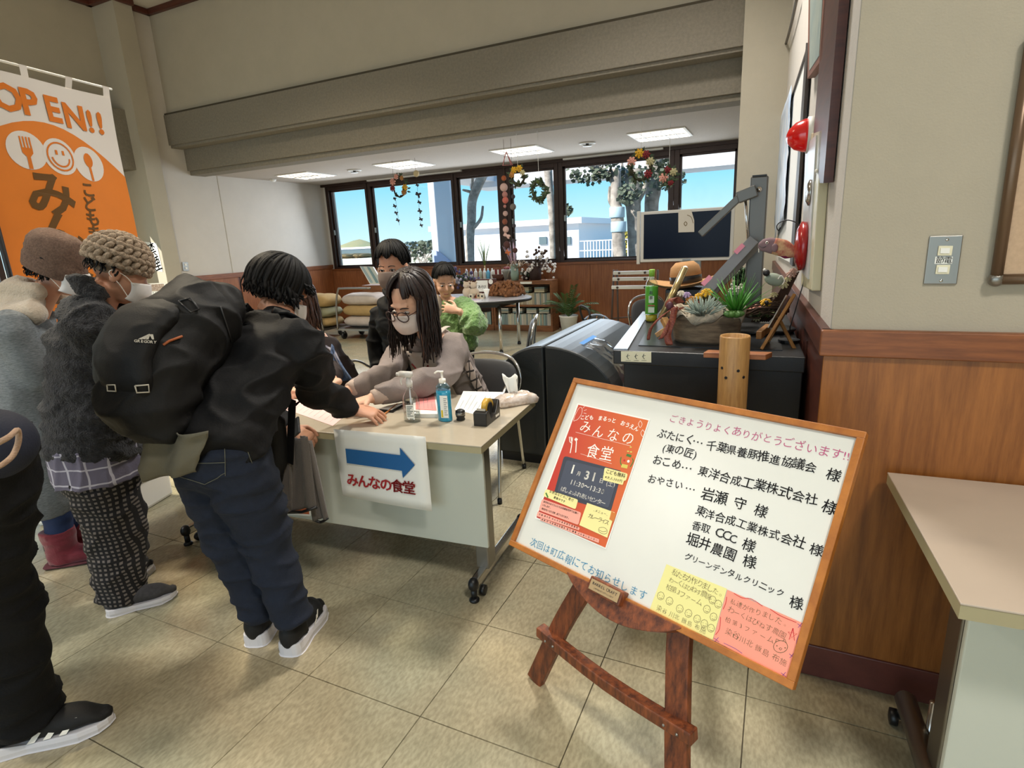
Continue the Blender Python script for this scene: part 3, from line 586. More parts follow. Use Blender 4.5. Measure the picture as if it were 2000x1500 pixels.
# clear spray bottle
p = tz(806, 822); S = V((p.x, p.y, .70)); sp = thing('spray_bottle', 'clear plastic spray bottle standing near the table front', 'bottle', tuple(S))
m_clear = glassmat('clear_plastic', (.93, .95, .95), .07, .05)
m = M(); m.lathe([(.034, 0), (.036, .006), (.035, .09), (.030, .115), (.014, .145), (.012, .16)], S, 24, sx=1.15, sy=.8); m.to('body', m_clear, sp, True)
m = M(); m.lathe([(.033, .003), (.034, .008), (.0335, .04)], S, 24, sx=1.12, sy=.78); m.to('liquid', glassmat('clear_liquid', (.88, .92, .93), .1), sp, True)
m_cap = mat('cap_translucent', '#dddad6', .3)
m = M(); m.lathe([(.015, .158), (.015, .18), (.011, .182), (.011, .2)], S, 16); m.box(S+V((-.012, -.004, .212)), (.062, .022, .022)); m.tube([S+V((-.035, -.01, .212)), S+V((-.052, -.015, .212))], .008); m.tube(cat_rom([S+V((-.02, -.006, .20)), S+V((-.034, -.012, .185)), S+V((-.032, -.01, .165))], 3), .0045); m.to('trigger_head', m_cap, sp, True)
m = M(); m.tube([S+V((0, 0, .02)), S+V((0, 0, .16))], .003); m.to('dip_tube', m_cap, sp)
LP = Plane(S+V((.018, -.036, .055)), (cos(.35), sin(.35), 0), (0, 0, 1)); m = M(); m.prism([(-.017, -.03), (.017, -.03), (.017, .03), (-.017, .03)], 0, .0006, LP.mat()); lo = m.to('label', m_paper, sp); m = M()
for i in range(7): m.prism([(-.014, .02-i*.007), (.013-(i % 3)*.006, .02-i*.007), (.013-(i % 3)*.006, .0235-i*.007), (-.014, .0235-i*.007)], .0007, .0009, LP.mat())
m.to('print', mat('print_greygreen', '#5b6a5f', .7), lo)
# blue sanitizer
p = tz(870, 821); S = V((p.x, p.y, .70)); sb = thing('pump_bottle', 'clear pump bottle of blue hand sanitizer with white pump', 'bottle', tuple(S))
m_bl = mat('sanitizer_blue', '#2f9ec4', .12, spec=.6, coat=.5)
m = M(); m.lathe([(.030, 0), (.033, .005), (.033, .125), (.031, .14)], S, 24, sx=1.05, sy=.72); m.to('liquid', m_bl, sb, True)
m = M(); m.lathe([(.031, .1405), (.033, .141), (.030, .155), (.018, .168), (.014, .172)], S, 24, sx=1.05, sy=.74); m.to('body', glassmat('blue_clear', (.55, .82, .9), .1, .05), sb, True)
m = M(); m.lathe([(.015, .17), (.015, .187), (.007, .189), (.005, .19), (.005, .215), (.008, .216), (.008, .222)], S, 18); m.tube(cat_rom([S+V((0, 0, .219)), S+V((-.018, -.006, .220)), S+V((-.03, -.01, .212))], 3), .004); m.to('pump', m_wht, sb, True)
LP = Plane(S+V((.012, -.0255, .075)), (cos(.25), sin(.25), 0), (0, 0, 1)); m = M(); m.prism([(-.014, -.055), (.020, -.055), (.020, .045), (-.014, .045)], 0, .0006, LP.mat()); lo = m.to('label', m_paper, sb); m = M()
for i in range(9): m.prism([(.002, .03-i*.009), (.017-(i % 2)*.004, .03-i*.009), (.017-(i % 2)*.004, .033-i*.009), (.002, .033-i*.009)], .0007, .0009, LP.mat())
m.to('print', mat('print_grey2', '#77797c', .7), lo); m = M(); m.prism([(-.012, -.052), (-.004, -.052), (-.004, -.02), (-.012, -.02)], .0007, .001, LP.mat()); m.to('yellow_mark', mat('label_yellow', '#d9c22c', .6), lo)
# date stamp
p = tz(900, 820); S = V((p.x, p.y, .70)); m = M(); m.lathe([(.018, 0), (.020, .004), (.017, .012), (.021, .02), (.021, .042), (.012, .048)], S, 18); st = m.to('ink_stamp', m_black, None, True); tag(st, 'small black round stamp beside the tape dispenser', 'stamp')
m = M(); m.lathe([(.0215, .024), (.0222, .026), (.0222, .034), (.0215, .036)], S, 18); m.to('grip_ring', m_steel, st, True)
# tape dispenser
a = tz(938, 833); b = tz(972, 806); d = (b-a); d.z = 0; L = .155; d.normalize(); s_ = V((d.y, -d.x, 0)); DX = Matrix.Translation((a.x, a.y, .70)) @ Matrix((d, V((0, 0, 1)), s_)).transposed().to_4x4()
td = thing('tape_dispenser', 'black desktop tape dispenser with a roll of yellow tape', 'dispenser', (a.x, a.y, .70))
m = M(); m.prism([(0, 0), (L, 0), (L, .075), (L-.012, .082), (.105, .03), (.05, .024), (.032, .062), (.02, .062), (0, .058)], -.03, .03, DX); m.to('body', mat('dispenser_black', '#1b1918', .3), td, bev=.003)
m = M(); m.prism([(.014, .0635), (.024, .0635), (.02, .072)], -.02, .02, DX); m.to('cutter', m_chrome, td)
m = M(); c = DX @ V((.085, .056, 0)); R3 = Matrix((d, V((0, 0, 1)), s_)).transposed(); m.lathe([(.028, -.011), (.043, -.011), (.043, .011), (.028, .011)], c, 28, R3); m.to('tape_roll', mat('tape_yellow', '#c99f3c', .35), td, True); m = M(); m.lathe([(.020, -.014), (.027, -.014), (.027, .014), (.020, .014)], c, 24, R3); m.to('core', m_black, td, True)
m = M(); m.prism([(.10, .01), (.14, .01), (.14, .02), (.10, .02)], .0305, .031, DX); m.to('sticker', m_wht, td)
# tissue pack
p = tz(1008, 788); tk = thing('tissue_pack', 'soft pack of tissues with one pulled up on the table corner', 'tissues', (p.x, p.y, .70)); R = rz(.85)
m = M(); m.X = Matrix.Translation((p.x, p.y, .70)) @ R.to_4x4(); vs = []
rd = random.Random(5); n = 16
for k, (sc_, z) in enumerate(((.93, 0), (1, .008), (1, .022), (.93, .034), (.72, .046), (.4, .052))):
    for i in range(n*2):
        a_ = 2*pi*i/(n*2); x = max(-1, min(1, 1.35*cos(a_)))*.10*sc_; y = max(-1, min(1, 1.35*sin(a_)))*.047*sc_; vs.append(V((x*(1+rd.uniform(-.05, .05)*(k > 1)), y*(1+rd.uniform(-.1, .1)*(k > 1)), z+rd.uniform(-.006, .006)*(k > 2))))
n2 = n*2; m.add(vs, [(k*n2+i, k*n2+(i+1) % n2, (k+1)*n2+(i+1) % n2, (k+1)*n2+i) for k in range(5) for i in range(n2)]+[tuple(range(n2))[::-1], tuple(5*n2+i for i in range(n2))])
m.to('wrapper', mat('film_rose', '#c9b2a0', .12, col2='#e6dcd6', vscale=40, spec=.8, coat=.6), tk, True)
m = M(); vs = []
for j in range(9):
    for i in range(13): a_ = i/12*pi*1.15-.2; r = .02+.018*(j/8)+.004*sin(i*2.2+j*.5); vs.append(V((p.x-.01, p.y, .745))+V((cos(a_)*r*1.0-.018*(j/8), sin(a_)*r*.55, j/8*.085+(-.012*cos(i*.9) if j == 8 else 0))))
m.add(vs, [(j*13+i, j*13+i+1, (j+1)*13+i+1, (j+1)*13+i) for j in range(8) for i in range(12)]); m.to('tissue', m_paper, tk, True, solid=.001)
# ---------------------------------------------------------------- side table on the right, against the wood panel
st = thing('side_table', 'pale grey desk with chipped edge against the wood panel at right', 'table', (.9, 1.6, 0))
A = az(1733, 922, .66); A = ay(1733, 922, 1.80); zt = A.z; Bf = az(1876, 1178, zt); uu = V((1, .035, 0)).normalized(); vv = (V((Bf.x, Bf.y, 0))-V((A.x, A.y, 0)))
def sbox(m, u0, u1, k0, k1, z0, z1):
    P = [V((A.x, A.y, 0))+uu*u+vv*k for u, k in ((u0, k0), (u1, k0), (u1, k1), (u0, k1))]; m.prism([(q.x, q.y) for q in P][::-1], z0, z1); return m
sbox(M(), 0, 1.5, 0, 1, zt-.005, zt).to('table_top', mat('desk_top', '#b5a798', .35, var=.03), st, bev=.002); sbox(M(), .001, 1.5, .002, .998, zt-.034, zt-.005).to('table_edge', m_tedge, st)
sbox(M(), .055, 1.45, .80, .83, .16, zt-.035).to('front_panel', m_tpan, st, bev=.004); sbox(M(), .045, 1.4, .2, .75, zt-.09, zt-.036).to('under_shelf', m_steel, st)
l = M(); sbox(l, .10, .16, .45, .58, .06, zt-.09).to('leg', m_steel, st, bev=.004)
f = M(); P0 = V((A.x, A.y, .075))+uu*.10+vv*.12; P1 = V((A.x, A.y, .075))+uu*.10+vv*.95; f.tube([P0, P1], .028, 14, rnd=.6); fo = f.to('foot', m_steel, st, True)
for k in (.16, .9):
    q = V((A.x, A.y, 0))+uu*.07+vv*k; w = M(); w.lathe([(.012, -.012), (.024, -.009), (.024, .009), (.012, .012)], (q.x, q.y, .025), 16, Matrix.Rotation(pi/2, 3, 'Y')); w.to('caster', m_black, fo, True); w = M(); w.tube([(q.x+.01, q.y, .03), (q.x+.03, q.y, .07)], .012); w.to('caster_stem', m_steel, fo, True)
l = M(); q = az(1808, 1476, 0); l.lathe([(.014, 0), (.014, .02), (.011, .025), (.011, .18)], (q.x, q.y, 0), 14); l.to('leg', m_chrome, st, True)
# ---------------------------------------------------------------- things on the right walls
WP = Plane((0, 1.843, 0), (1, 0, 0), (0, 0, 1))
def wr_box(name, m_, pts, d0, d1, parent=None, bev=0):
    m = M(); a = [WP.uv(*p) for p in pts]; m.prism(a[::-1], d0, d1, WP.mat()); return m.to(name, m_, parent, bev=bev)
sw = wr_box('switch_plate', m_steel, [(1815, 461), (1881, 459), (1868, 555), (1803, 555)], 0, .005, bev=.002); tag(sw, 'steel wall switch plate with two rocker switches labelled for saving power', 'switch')
m_ivory = mat('switch_ivory', '#e2dcc0', .5)
for q in ([(1832, 480), (1860, 480), (1857, 499), (1829, 499)], [(1828, 517), (1855, 517), (1852, 535), (1825, 535)]):
    r = wr_box('rocker', m_ivory, q, .005, .009, sw, .001); cx = sum(x for x, _ in q)/4; cy = sum(y for _, y in q)/4; wr_box('rocker_key', m_paper, [(cx-9, cy-5), (cx+9, cy-5), (cx+8, cy+5), (cx-10, cy+5)], .009, .011, r)
s = M(); [s.ell(WP.px(x, y, .005), (.004, .002, .004)) for x, y in ((1849, 468), (1837, 548))]; s.to('screw', m_chrome, sw, True)
lb = wr_box('label', m_paper, [(1826, 501), (1860, 501), (1858, 515), (1824, 515)], .0052, .006, sw); m = M(); letters(m, '節電', WP.mat(h=.0065), WP.uv(1826, 513), WP.uv(1858, 513), .019, .001); m.to('lettering', m_prt, lb)
bb_ = thing('notice_board', 'beige pinboard with brown metal frame cut by the right edge', 'board', tuple(WP.px(1960, 500)))
wr_box('cork_panel', mat('cork_beige', '#c6a98c', .9, var=.12, vscale=90), [(1945, 540), (2260, 535), (2320, 80), (2012, 80)], .004, .012, bb_)
f = M(); a, b, c = WP.px(1942, 545, .014), WP.px(2012, 75, .014), WP.px(2260, 540, .014); f.tube([a, b], .013, 12); f.to('frame_stile', mat('frame_brown_metal', '#6e5844', .35, metal=.4), bb_, True); f = M(); f.tube([a, c], .013, 12); f.to('frame_rail', MATS['frame_brown_metal'], bb_, True); f = M(); f.ell(a, (.018, .015, .018)); f.to('corner', m_steel, bb_, True)
# right side wall plane (going into depth)
_d = V((rx(3)-rx(2), 1, 0)).normalized(); RP = Plane((rx(1.85), 1.85, 0), -_d, (0, 0, 1))   # normal points into the room
def rbox(name, m_, pts, d0, d1, parent=None, bev=0):
    m = M(); a = [RP.uv(*p) for p in pts]; m.prism(a, d0, d1, RP.mat()); m_o = m.to(name, m_, parent, bev=bev); return m_o
def yz(Y, z, d=0): return V((rx(Y)-d, Y, z))
def rw(name, m_, y0, y1, z0, z1, d0, d1, parent=None, bev=0):
    m = M(); m.prism([(rx(y0)-d1, y0), (rx(y0)-d0, y0), (rx(y1)-d0, y1), (rx(y1)-d1, y1)], z0, z1); return m.to(name, m_, parent, bev=bev)
# ================================================================ BANNER
_d = V((-.1688, .9856, 0)); NO = ay(215, 190, 2.2); NP = Plane(NO, _d, (0, 0, 1))
if NP.n.x < 0: pass
def nuv(X, Y): return NP.uv(X/3.846, 120+Y/3.846)
m_bor = mat('banner_orange', '#ea8528', .75, var=.05, vscale=6); m_bwh = mat('banner_white', '#e8e2dc', .8); m_bbr = mat('banner_brown', '#6b4a1e', .8); m_bor2 = mat('banner_print_orange', '#e07a1c', .8)
bn = thing('banner', 'tall orange and white fabric banner reading OPEN on a pole behind the two knit hats', 'banner', (NO.x, NO.y, 0))
W0, H0 = .72, 1.80
def rip(u, v): return .012*sin(u*9+v*2.2)+.006*sin(v*7+u*3)
def nat(u, v, h=0): return NP.at(u, v, rip(u, v)+h)
def nmesh(poly_fn, nm, m_, h, nu=14, nv=36):
    m = M(); vs = []; 
    for j in range(nv+1):
        for i in range(nu+1):
            u, v = poly_fn(i/nu, j/nv); vs.append(nat(u, v, h))
    m.add(vs, [(j*(nu+1)+i, j*(nu+1)+i+1, (j+1)*(nu+1)+i+1, (j+1)*(nu+1)+i) for j in range(nv) for i in range(nu)]); return m.to(nm, m_, bn, True)
nmesh(lambda a, b: (-W0*(1-a), -H0*b), 'cloth', m_bwh, 0)
# orange field with arched top edge
def arch(u): t = (u+.30)/.40; return -.235-.30*max(0, t)**2 if t > 0 else -.235-.30*min(1, t*t)
def of(a, b): u = -W0*(1-a); top = -.20-.22*((u+.42)/.42)**2; return (u, top+(-H0-top)*b)
nmesh(of, 'orange_field', m_bor, .0015)
def nletter(m, c, ctr, size, bold=.02, tilt=0, h=.004, ax_=1):
    vs, fs, x0, x1 = glyph(c, bold); cx = (x0+x1)/2; ca, sa = cos(tilt), sin(tilt); q = []
    for vx, vy, vz in vs: lx = (vx-cx)*size*ax_; ly = (vy-.36)*size; q.append(nat(ctr[0]+lx*ca-ly*sa, ctr[1]+lx*sa+ly*ca, h))
    k = len(m.v); m.v += q; m.f += [tuple(i+k for i in f) for f in fs]; m.fm += [0]*len(fs)
m = M()
for c, X, Y, s_ in (('O', 40, 265, .165), ('P', 215, 305, .165), ('E', 400, 355, .165), ('N', 570, 410, .165), ('!', 692, 445, .15), ('!', 765, 460, .15)): nletter(m, c, nuv(X, Y), s_, .035, h=.004)
m.to('open_lettering', m_bor2, bn)['kind'] = 'stuff'
def ncirc(c, r, h, nm, m_): 
    m = M(); a = [nat(c[0]+r*cos(i*pi/16), c[1]+r*sin(i*pi/16), h) for i in range(32)]; m.add([nat(*c, h)]+a, [(0, i+1, (i+1) % 32+1) for i in range(32)]); return m.to(nm, m_, bn)
cs = [nuv(186, 670), nuv(438, 718), nuv(670, 772)]
for c in cs: ncirc(c, .088, .003, 'white_disc', m_bwh)
def nstroke(m, pts, r, h=.0045):
    vs = []
    for i, p in enumerate(pts):
        q = pts[min(i+1, len(pts)-1)]; o_ = pts[max(i-1, 0)]; dx, dy = q[0]-o_[0], q[1]-o_[1]; L = sqrt(dx*dx+dy*dy) or 1; rr = r[i] if isinstance(r, list) else r
        vs += [nat(p[0]-dy/L*rr, p[1]+dx/L*rr, h), nat(p[0]+dy/L*rr, p[1]-dx/L*rr, h)]
    m.add(vs, [(2*i, 2*i+1, 2*i+3, 2*i+2) for i in range(len(pts)-1)])
m = M(); c = cs[0]
for k in range(4): nstroke(m, [(c[0]+(k-1.5)*.014, c[1]+.062), (c[0]+(k-1.5)*.014, c[1]+.01)], .0035)
nstroke(m, [(c[0], c[1]+.012), (c[0], c[1]-.012), (c[0], c[1]-.03), (c[0], c[1]-.085)], [.025, .024, .008, .009])
c = cs[2]; nstroke(m, [(c[0]+.026*sin(i*pi/8)*0, c[1]+.055-.07*i/8) for i in range(9)], [.026*sqrt(max(.02, sin(pi*(i+.2)/8.6))) for i in range(9)]); nstroke(m, [(c[0], c[1]-.01), (c[0], c[1]-.085)], .007)
c = cs[1]; nstroke(m, [(c[0]+.067*cos(i*pi/12), c[1]+.067*sin(i*pi/12)) for i in range(25)], .004); nstroke(m, [(c[0]+.046*cos(a), c[1]-.002+.046*sin(a)) for a in [pi*1.03+i*pi*.94/10 for i in range(11)]], .004)
for s_ in (-1, 1): nstroke(m, [(c[0]+s_*.018, c[1]+.03), (c[0]+s_*.018, c[1]+.008)], .006)
m.to('cutlery_print', m_bor2, bn)['kind'] = 'stuff'
m = M(); nletter(m, 'み', nuv(375, 1000), .235, .03, -.05); nletter(m, 'ん', nuv(450, 1295), .235, .03, -.05); nletter(m, 'な', (nuv(440, 1290)[0]+.02, nuv(440, 1290)[1]-.26), .235, .03)
y0 = nuv(650, 965); y1 = nuv(695, 1290)
for i, ch in enumerate('こどもまるっと'): nletter(m, ch, (y0[0]+(y1[0]-y0[0])*i/3, y0[1]+(y1[1]-y0[1])*i/3), .085, .025)
m.to('brown_lettering', m_bbr, bn)['kind'] = 'stuff'
m = M(); m.tube([NP.at(-W0-.03, .045), NP.at(.02, .045)], .006, 8); m.to('cross_bar', m_white, bn, True); m = M(); m.tube([NP.at(-W0-.02, -NO.z+.02, .0), NP.at(-W0-.02, .12, .0)], .012, 10); m.to('pole', m_black, bn, True)
for u in (-.02, -.225, -.45, -.66):
    m = M(); m.add([nat(u-.018, -.002, .002), nat(u+.018, -.002, .002), NP.at(u+.018, .05, .008), NP.at(u-.018, .05, .008), NP.at(u-.018, .05, -.008), NP.at(u+.018, .05, -.008)], [(0, 1, 2, 3), (3, 2, 5, 4)]); m.to('loop', m_bwh, bn)
m = M(); m.lathe([(.15, 0), (.15, .03), (.03, .05), (.02, .3)], NP.at(-W0-.02, 0, 0)*1.0+V((0, 0, -NO.z)), 20); m.to('base', m_black, bn, True)
# ================================================================ PILLAR SIGNS, OUTLET, CALENDAR
QP = Plane((XL+.13, 5.297, 0), (1, 0, 0), (0, 0, 1)); a = [QP.uv(*p) for p in ((282, 472), (306, 475), (318, 531), (292, 527))]; a = [(min(p[0], -.002), p[1]) for p in a]
m = M(); m.prism(a[::-1], .001, .002, QP.mat()); ns = m.to('no_smoking_sign', m_paper); tag(ns, 'white vertical no smoking sign with brushed black characters on the pillar', 'sign')
cx = sum(p[0] for p in a)/4; m = M(); letters(m, '禁煙', QP.mat(h=.0035), (cx-.04, a[0][1]-.03), (cx+.05, a[2][1]+.02), .22, .012, vert=True); m.to('lettering', m_ink, ns)
def lw(name, m_, pts, d0, d1, parent=None):
    P = Plane((XL, 0, 0), (0, 1, 0), (0, 0, 1)); m = M(); a = [P.uv(*p) for p in pts]; m.prism(a, d0, d1, P.mat()); return m.to(name, m_, parent)
o = lw('outlet_plate', m_steel, [(355, 512), (366, 512), (368, 529), (357, 529)], .001, .012); tag(o, 'small steel switch plate on the pale wall beside the no smoking sign', 'switch'); lw('rocker', m_paper, [(359, 515), (363, 515), (364, 519), (360, 519)], .012, .018, o); lw('rocker', m_paper, [(360, 522), (364, 522), (365, 526), (361, 526)], .012, .018, o)
P = Plane((0, 3.9, 0), (1, 0, 0), (0, 0, 1)); cal = thing('calendar', 'desk calendar with a photo strip and date grid beyond the backpack', 'calendar', tuple(P.px(306, 575)))
m = M(); a = [P.uv(*p) for p in ((285, 554), (324, 552), (330, 590), (288, 592))]; m.prism(a[::-1], 0, .012, P.mat()); m.to('sheet', m_paper, cal)
m = M(); a = [P.uv(*p) for p in ((287, 556), (322, 554), (324, 568), (288, 569))]; m.prism(a[::-1], .012, .013, P.mat()); m.to('photo_strip', mat('photo_mix', '#7a5a48', .5, col2='#c9b8a8', vscale=60), cal)
m = M()
for i in range(4):
    for j in range(7): q = P.uv(291+j*5, 573+i*5); m.prism([(q[0], q[1]), (q[0]+.012, q[1]), (q[0]+.012, q[1]+.014), (q[0], q[1]+.014)], .012, .013, P.mat())
mo = m.to('date_grid', mat('print_greyblue', '#7d828c', .7), cal); mo['kind'] = 'stuff'
# side counter behind the customers carrying it (second table, against the pale wall)
ct = thing('counter_table', 'low grey table with goods behind the customers, under the calendar', 'table', (-5.9, 4.0, 0))
M().bb((-6.9, 3.7, .68), (-4.4, 4.3, .72)).to('table_top', m_ttop, ct, bev=.003)
for x in (-6.8, -4.5):
    for y in (3.75, 4.25): M().bb((x-.02, y-.02, 0), (x+.02, y+.02, .68)).to('leg', m_steel, ct)
def onct(x, y, h): p = ay(x, y, 4.0); return p
m = M(); p = ay(480, 592, 4.0); m.lathe([(.08, .72), (.12, .74), (.11, .80), (.05, .83)], (p.x, p.y, 0), 18, sx=1.4); tag(m.to('green_pack', mat('pack_green', '#1f6b45', .4), None, True), 'dark green pack of goods just above the backpack', 'package')
m = M(); m.bb((p.x+.25, 3.9, .72), (p.x+.55, 4.05, .80)); tag(m.to('snack_box', mat('pack_mix', '#d8cfc8', .5, col2='#b04a3a', vscale=30)), 'low mixed coloured snack box right of the green pack', 'box')
p = ay(292, 598, 3.95); m = M(); m.bb((p.x-.10, 3.92, .72), (p.x+.10, 3.98, p.z+.08)); tag(m.to('leaflet_box', mat('leaflet_mix', '#dfe3e6', .5, col2='#e0c040', vscale=14)), 'pale leaflet box with yellow corner under the calendar', 'box'); cal.location.z = cal.location.z
m = M(); m.bb((cal.location.x-.13, 3.905, .72), (cal.location.x+.16, 3.96, P.px(306, 591).z)); m.to('stand', m_white, cal)
# ================================================================ BLACK CONSOLE AND THINGS ON IT
m_cab = mat('console_black', '#1a1a1b', .42, bump=.05, bscale=200); ZT = 1.01
cb_ = thing('console_cabinet', 'black projection console with inclined silver top edge against the right wall', 'cabinet', (-.23, 2.7, 0))
m = M(); m.prism([(-.54, 2.18), (rx(2.18)-.03, 2.18), (rx(3.25)-.03, 3.25), (-.68, 3.25)], .04, .955); m.to('body', m_cab, cb_, bev=.004)
m = M(); m.prism([(-.575, 2.15), (rx(2.15)-.028, 2.15), (rx(3.28)-.028, 3.28), (-.70, 3.28)], .955, ZT); m.to('top', m_cab, cb_, bev=.004)
m = M(); m.prism([(-.575, 2.155), (-.52, 2.16), (-.66, 3.27), (-.70, 3.27)], ZT, ZT+.006); m.to('silver_edge', mat('silver_edge', '#a9b1bb', .25, metal=.8), cb_)
m = M(); m.prism([(-.50, 2.26), (.03, 2.26), (.0, 3.1), (-.60, 3.1)], ZT, ZT+.003); m.to('glass_bed', mat('glass_dark', '#1a1c20', .3), cb_)
FPn = Plane((0, 2.149, 0), (1, 0, 0), (0, 0, 1)); m = M(); a = [FPn.uv(*p) for p in ((1213, 686), (1272, 687), (1272, 708), (1213, 706))]; m.prism(a[::-1], 0, .001, FPn.mat()); lo = m.to('usage_label', mat('label_cream', '#ddd8bb', .6), cb_)
m = M()
for x in (1227, 1243, 1258): stroke(m, [(x, 691), (x-2, 697), (x+1, 701)], .0011, FPn, .0015); stroke(m, [(x-4, 696), (x+3, 694)], .0008, FPn, .0015); stroke(m, [(x-5, 704), (x+5, 704)], .0006, FPn, .0015)
m.to('pictogram', m_ink, lo)['kind'] = 'stuff'
# reading arm post
m_arm = mat('arm_grey', '#6c6a66', .4, metal=.3); pst_ = thing('arm_post', 'grey metal post with two jointed slanting arms on the black console', 'stand', (-.09, 2.9, ZT))
a = ay(1484, 345, 2.9); b = V((a.x, 2.9, ZT)); m = M(); m.bb((a.x-.037, 2.87, ZT), (a.x+.037, 2.95, a.z)); m.to('post', m_arm, pst_, bev=.006)
M().bb((a.x-.030, 2.868, a.z-.002), (a.x+.030, 2.952, a.z+.006)).to('cap', m_black, pst_, bev=.002)
k = M(); k.lathe([(.012, 0), (.012, .006)], ay(1483, 370, 2.868), 12, Matrix.Rotation(pi/2, 3, 'X')); k.to('bolt', m_chrome, pst_, True)
m = M(); p0, p1, p2, p3 = [ay(x, y, 2.86) for x, y in ((1478, 372), (1445, 385), (1423, 408), (1368, 458))]
m.bar(p0, p1+(p0-p1).normalized()*-.01, .05, .05, up=(0, 1, 0)); m.bar(p1, p3, .032, .038, up=(0, 1, 0)); m.to('upper_arm', m_arm, pst_, bev=.004)
m = M(); q0, q1 = ay(1475, 478, 2.86), ay(1352, 610, 2.62); m.bar(q0, q1, .05, .055, up=(0, 1, 0)); m.to('lower_arm', m_arm, pst_, bev=.004)
m = M(); q2, q3 = ay(1472, 468, 2.80), ay(1356, 594, 2.58); m.bar(q2, q3, .045, .012, up=(0, 1, 0)); m.to('light_strip', mat('strip_grey', '#8f9298', .35), pst_)
m = M(); m.tube([ay(1455, 375, 2.86), ay(1462, 480, 2.86)], .006, 8); m.to('tie_rod', m_chrome, pst_, True)
m = M(); m.bar(ay(1388, 540, 2.6), ay(1372, 556, 2.56), .020, .003, up=(0, 1, 0)); m.to('pink_tag', mat('tag_pink', '#d98aa0', .6), pst_)
m = M(); m.bar(ay(1452, 478, 2.76), ay(1436, 494, 2.72), .020, .003, up=(0, 1, 0)); m.to('pink_tag', MATS['tag_pink'], pst_)
# tea bottle
p = az(1272, 628, ZT); S = V((p.x, p.y, ZT)); bt = thing('tea_bottle', 'green labelled plastic tea bottle with green cap, a little tea left', 'bottle', tuple(S)); k = .92
def L_(pr): return [(r*k, z*k) for r, z in pr]
m = M(); m.lathe(L_([(.030, 0), (.034, .01), (.034, .19), (.031, .215), (.016, .245), (.014, .255)]), S, 24); m.to('body', glassmat('bottle_clear', (.93, .96, .9), .1, .05), bt, True)
m = M(); m.lathe(L_([(.028, .003), (.032, .012), (.032, .04)]), S, 24); m.to('tea', mat('tea_yellow', '#c9b526', .15, coat=.5), bt, True)
m = M(); m.lathe(L_([(.0345, .045), (.0348, .046), (.0348, .195), (.0345, .196)]), S, 24); m.to('label', mat('label_green', '#4f9a2e', .35), bt, True)
m = M(); m.lathe(L_([(.0165, .25), (.0165, .285), (.014, .288)]), S, 20); m.to('cap', mat('cap_green', '#86b840', .4), bt, True)
LP = Plane(S+V((.004, -.0325, 0)), (1, 0, 0), (0, 0, 1))
for nm, x0, x1, z0, z1, cm in (('label_band', -.014, .017, .05, .078, 'label_white'), ('label_panel', -.012, .015, .10, .135, 'label_white'), ('label_stripe', -.015, .018, .083, .089, 'label_red')):
    m = M(); m.prism([(x0, z0), (x1, z0), (x1, z1), (x0, z1)], 0, .001, LP.mat()); m.to(nm, mat(cm, {'label_white': '#c9d6c0', 'label_red': '#a84a3c'}[cm], .5), bt)
m = M(); letters(m, 'お茶', LP.mat(h=.0015), (0, .165), (0, .112), .02, .02, vert=True); m.to('lettering', m_ink, bt)
# gold tube
a = V((-.60, 2.66, ZT+.01)); a = ay(1291, 622, 2.70); a.z = max(a.z, ZT+.012); b = ay(1338, 524, 2.82); m = M(); m.tube([a, b], .016, 14); gt = m.to('gold_tube', mat('gold_foil', '#b5a070', .25, metal=.8), None, True); tag(gt, 'slim gold tube leaning up in front of the straw hat', 'tube'); m = M(); m.ell(b, (.014, .014, .012)); m.to('end_cap', m_wht, gt, True)
# hat on a dark box
M_h = thing('hat', 'wide brimmed tan felt hat with a black band lying on the dark box', 'hat', (-.43, 3.05, 1.2))
hc = ay(1340, 553, 3.05); R = Matrix.Rotation(-.10, 3, 'Y'); m = M(); pr = []
vs = []; nn = 40
for r_, z in ((.075, 0), (.11, -.006), (.15, -.004), (.18, .014), (.183, .018), (.15, .002), (.11, -.001), (.075, .006)):
    for i in range(nn): t = 2*pi*i/nn; vs.append(hc + R @ V((r_*cos(t)*1.0, r_*sin(t)*.85, z+.018*cos(2*t)*(r_/.18)**3)))
m.add(vs, [(k*nn+i, k*nn+(i+1) % nn, (k+1)*nn+(i+1) % nn, (k+1)*nn+i) for k in range(7) for i in range(nn)]); m.to('brim', mat('felt_tan', '#b08457', .9, bump=.3, bscale=300), M_h, True)
m = M(); m.lathe([(.078, 0), (.078, .05), (.07, .085), (.045, .108), (.01, .10)], hc, 36, R); m.to('crown', MATS['felt_tan'], M_h, True); m = M(); m.lathe([(.0795, .004), (.0805, .005), (.0795, .038), (.078, .039)], hc, 36, R); m.to('band', m_black, M_h, True)
dz = hc.z-.012; m = M(); m.bb((hc.x-.09, 2.97, ZT), (hc.x+.12, 3.17, dz-.012)); o = m.to('dark_box', m_cab, None, bev=.004); tag(o, 'dark box supporting the tan hat on the console', 'box'); M().bb((hc.x-.085, 2.965, ZT+.02), (hc.x-.0, 2.97, dz-.03)).to('brown_panel', mat('box_brown', '#8a6a4a', .7), o)
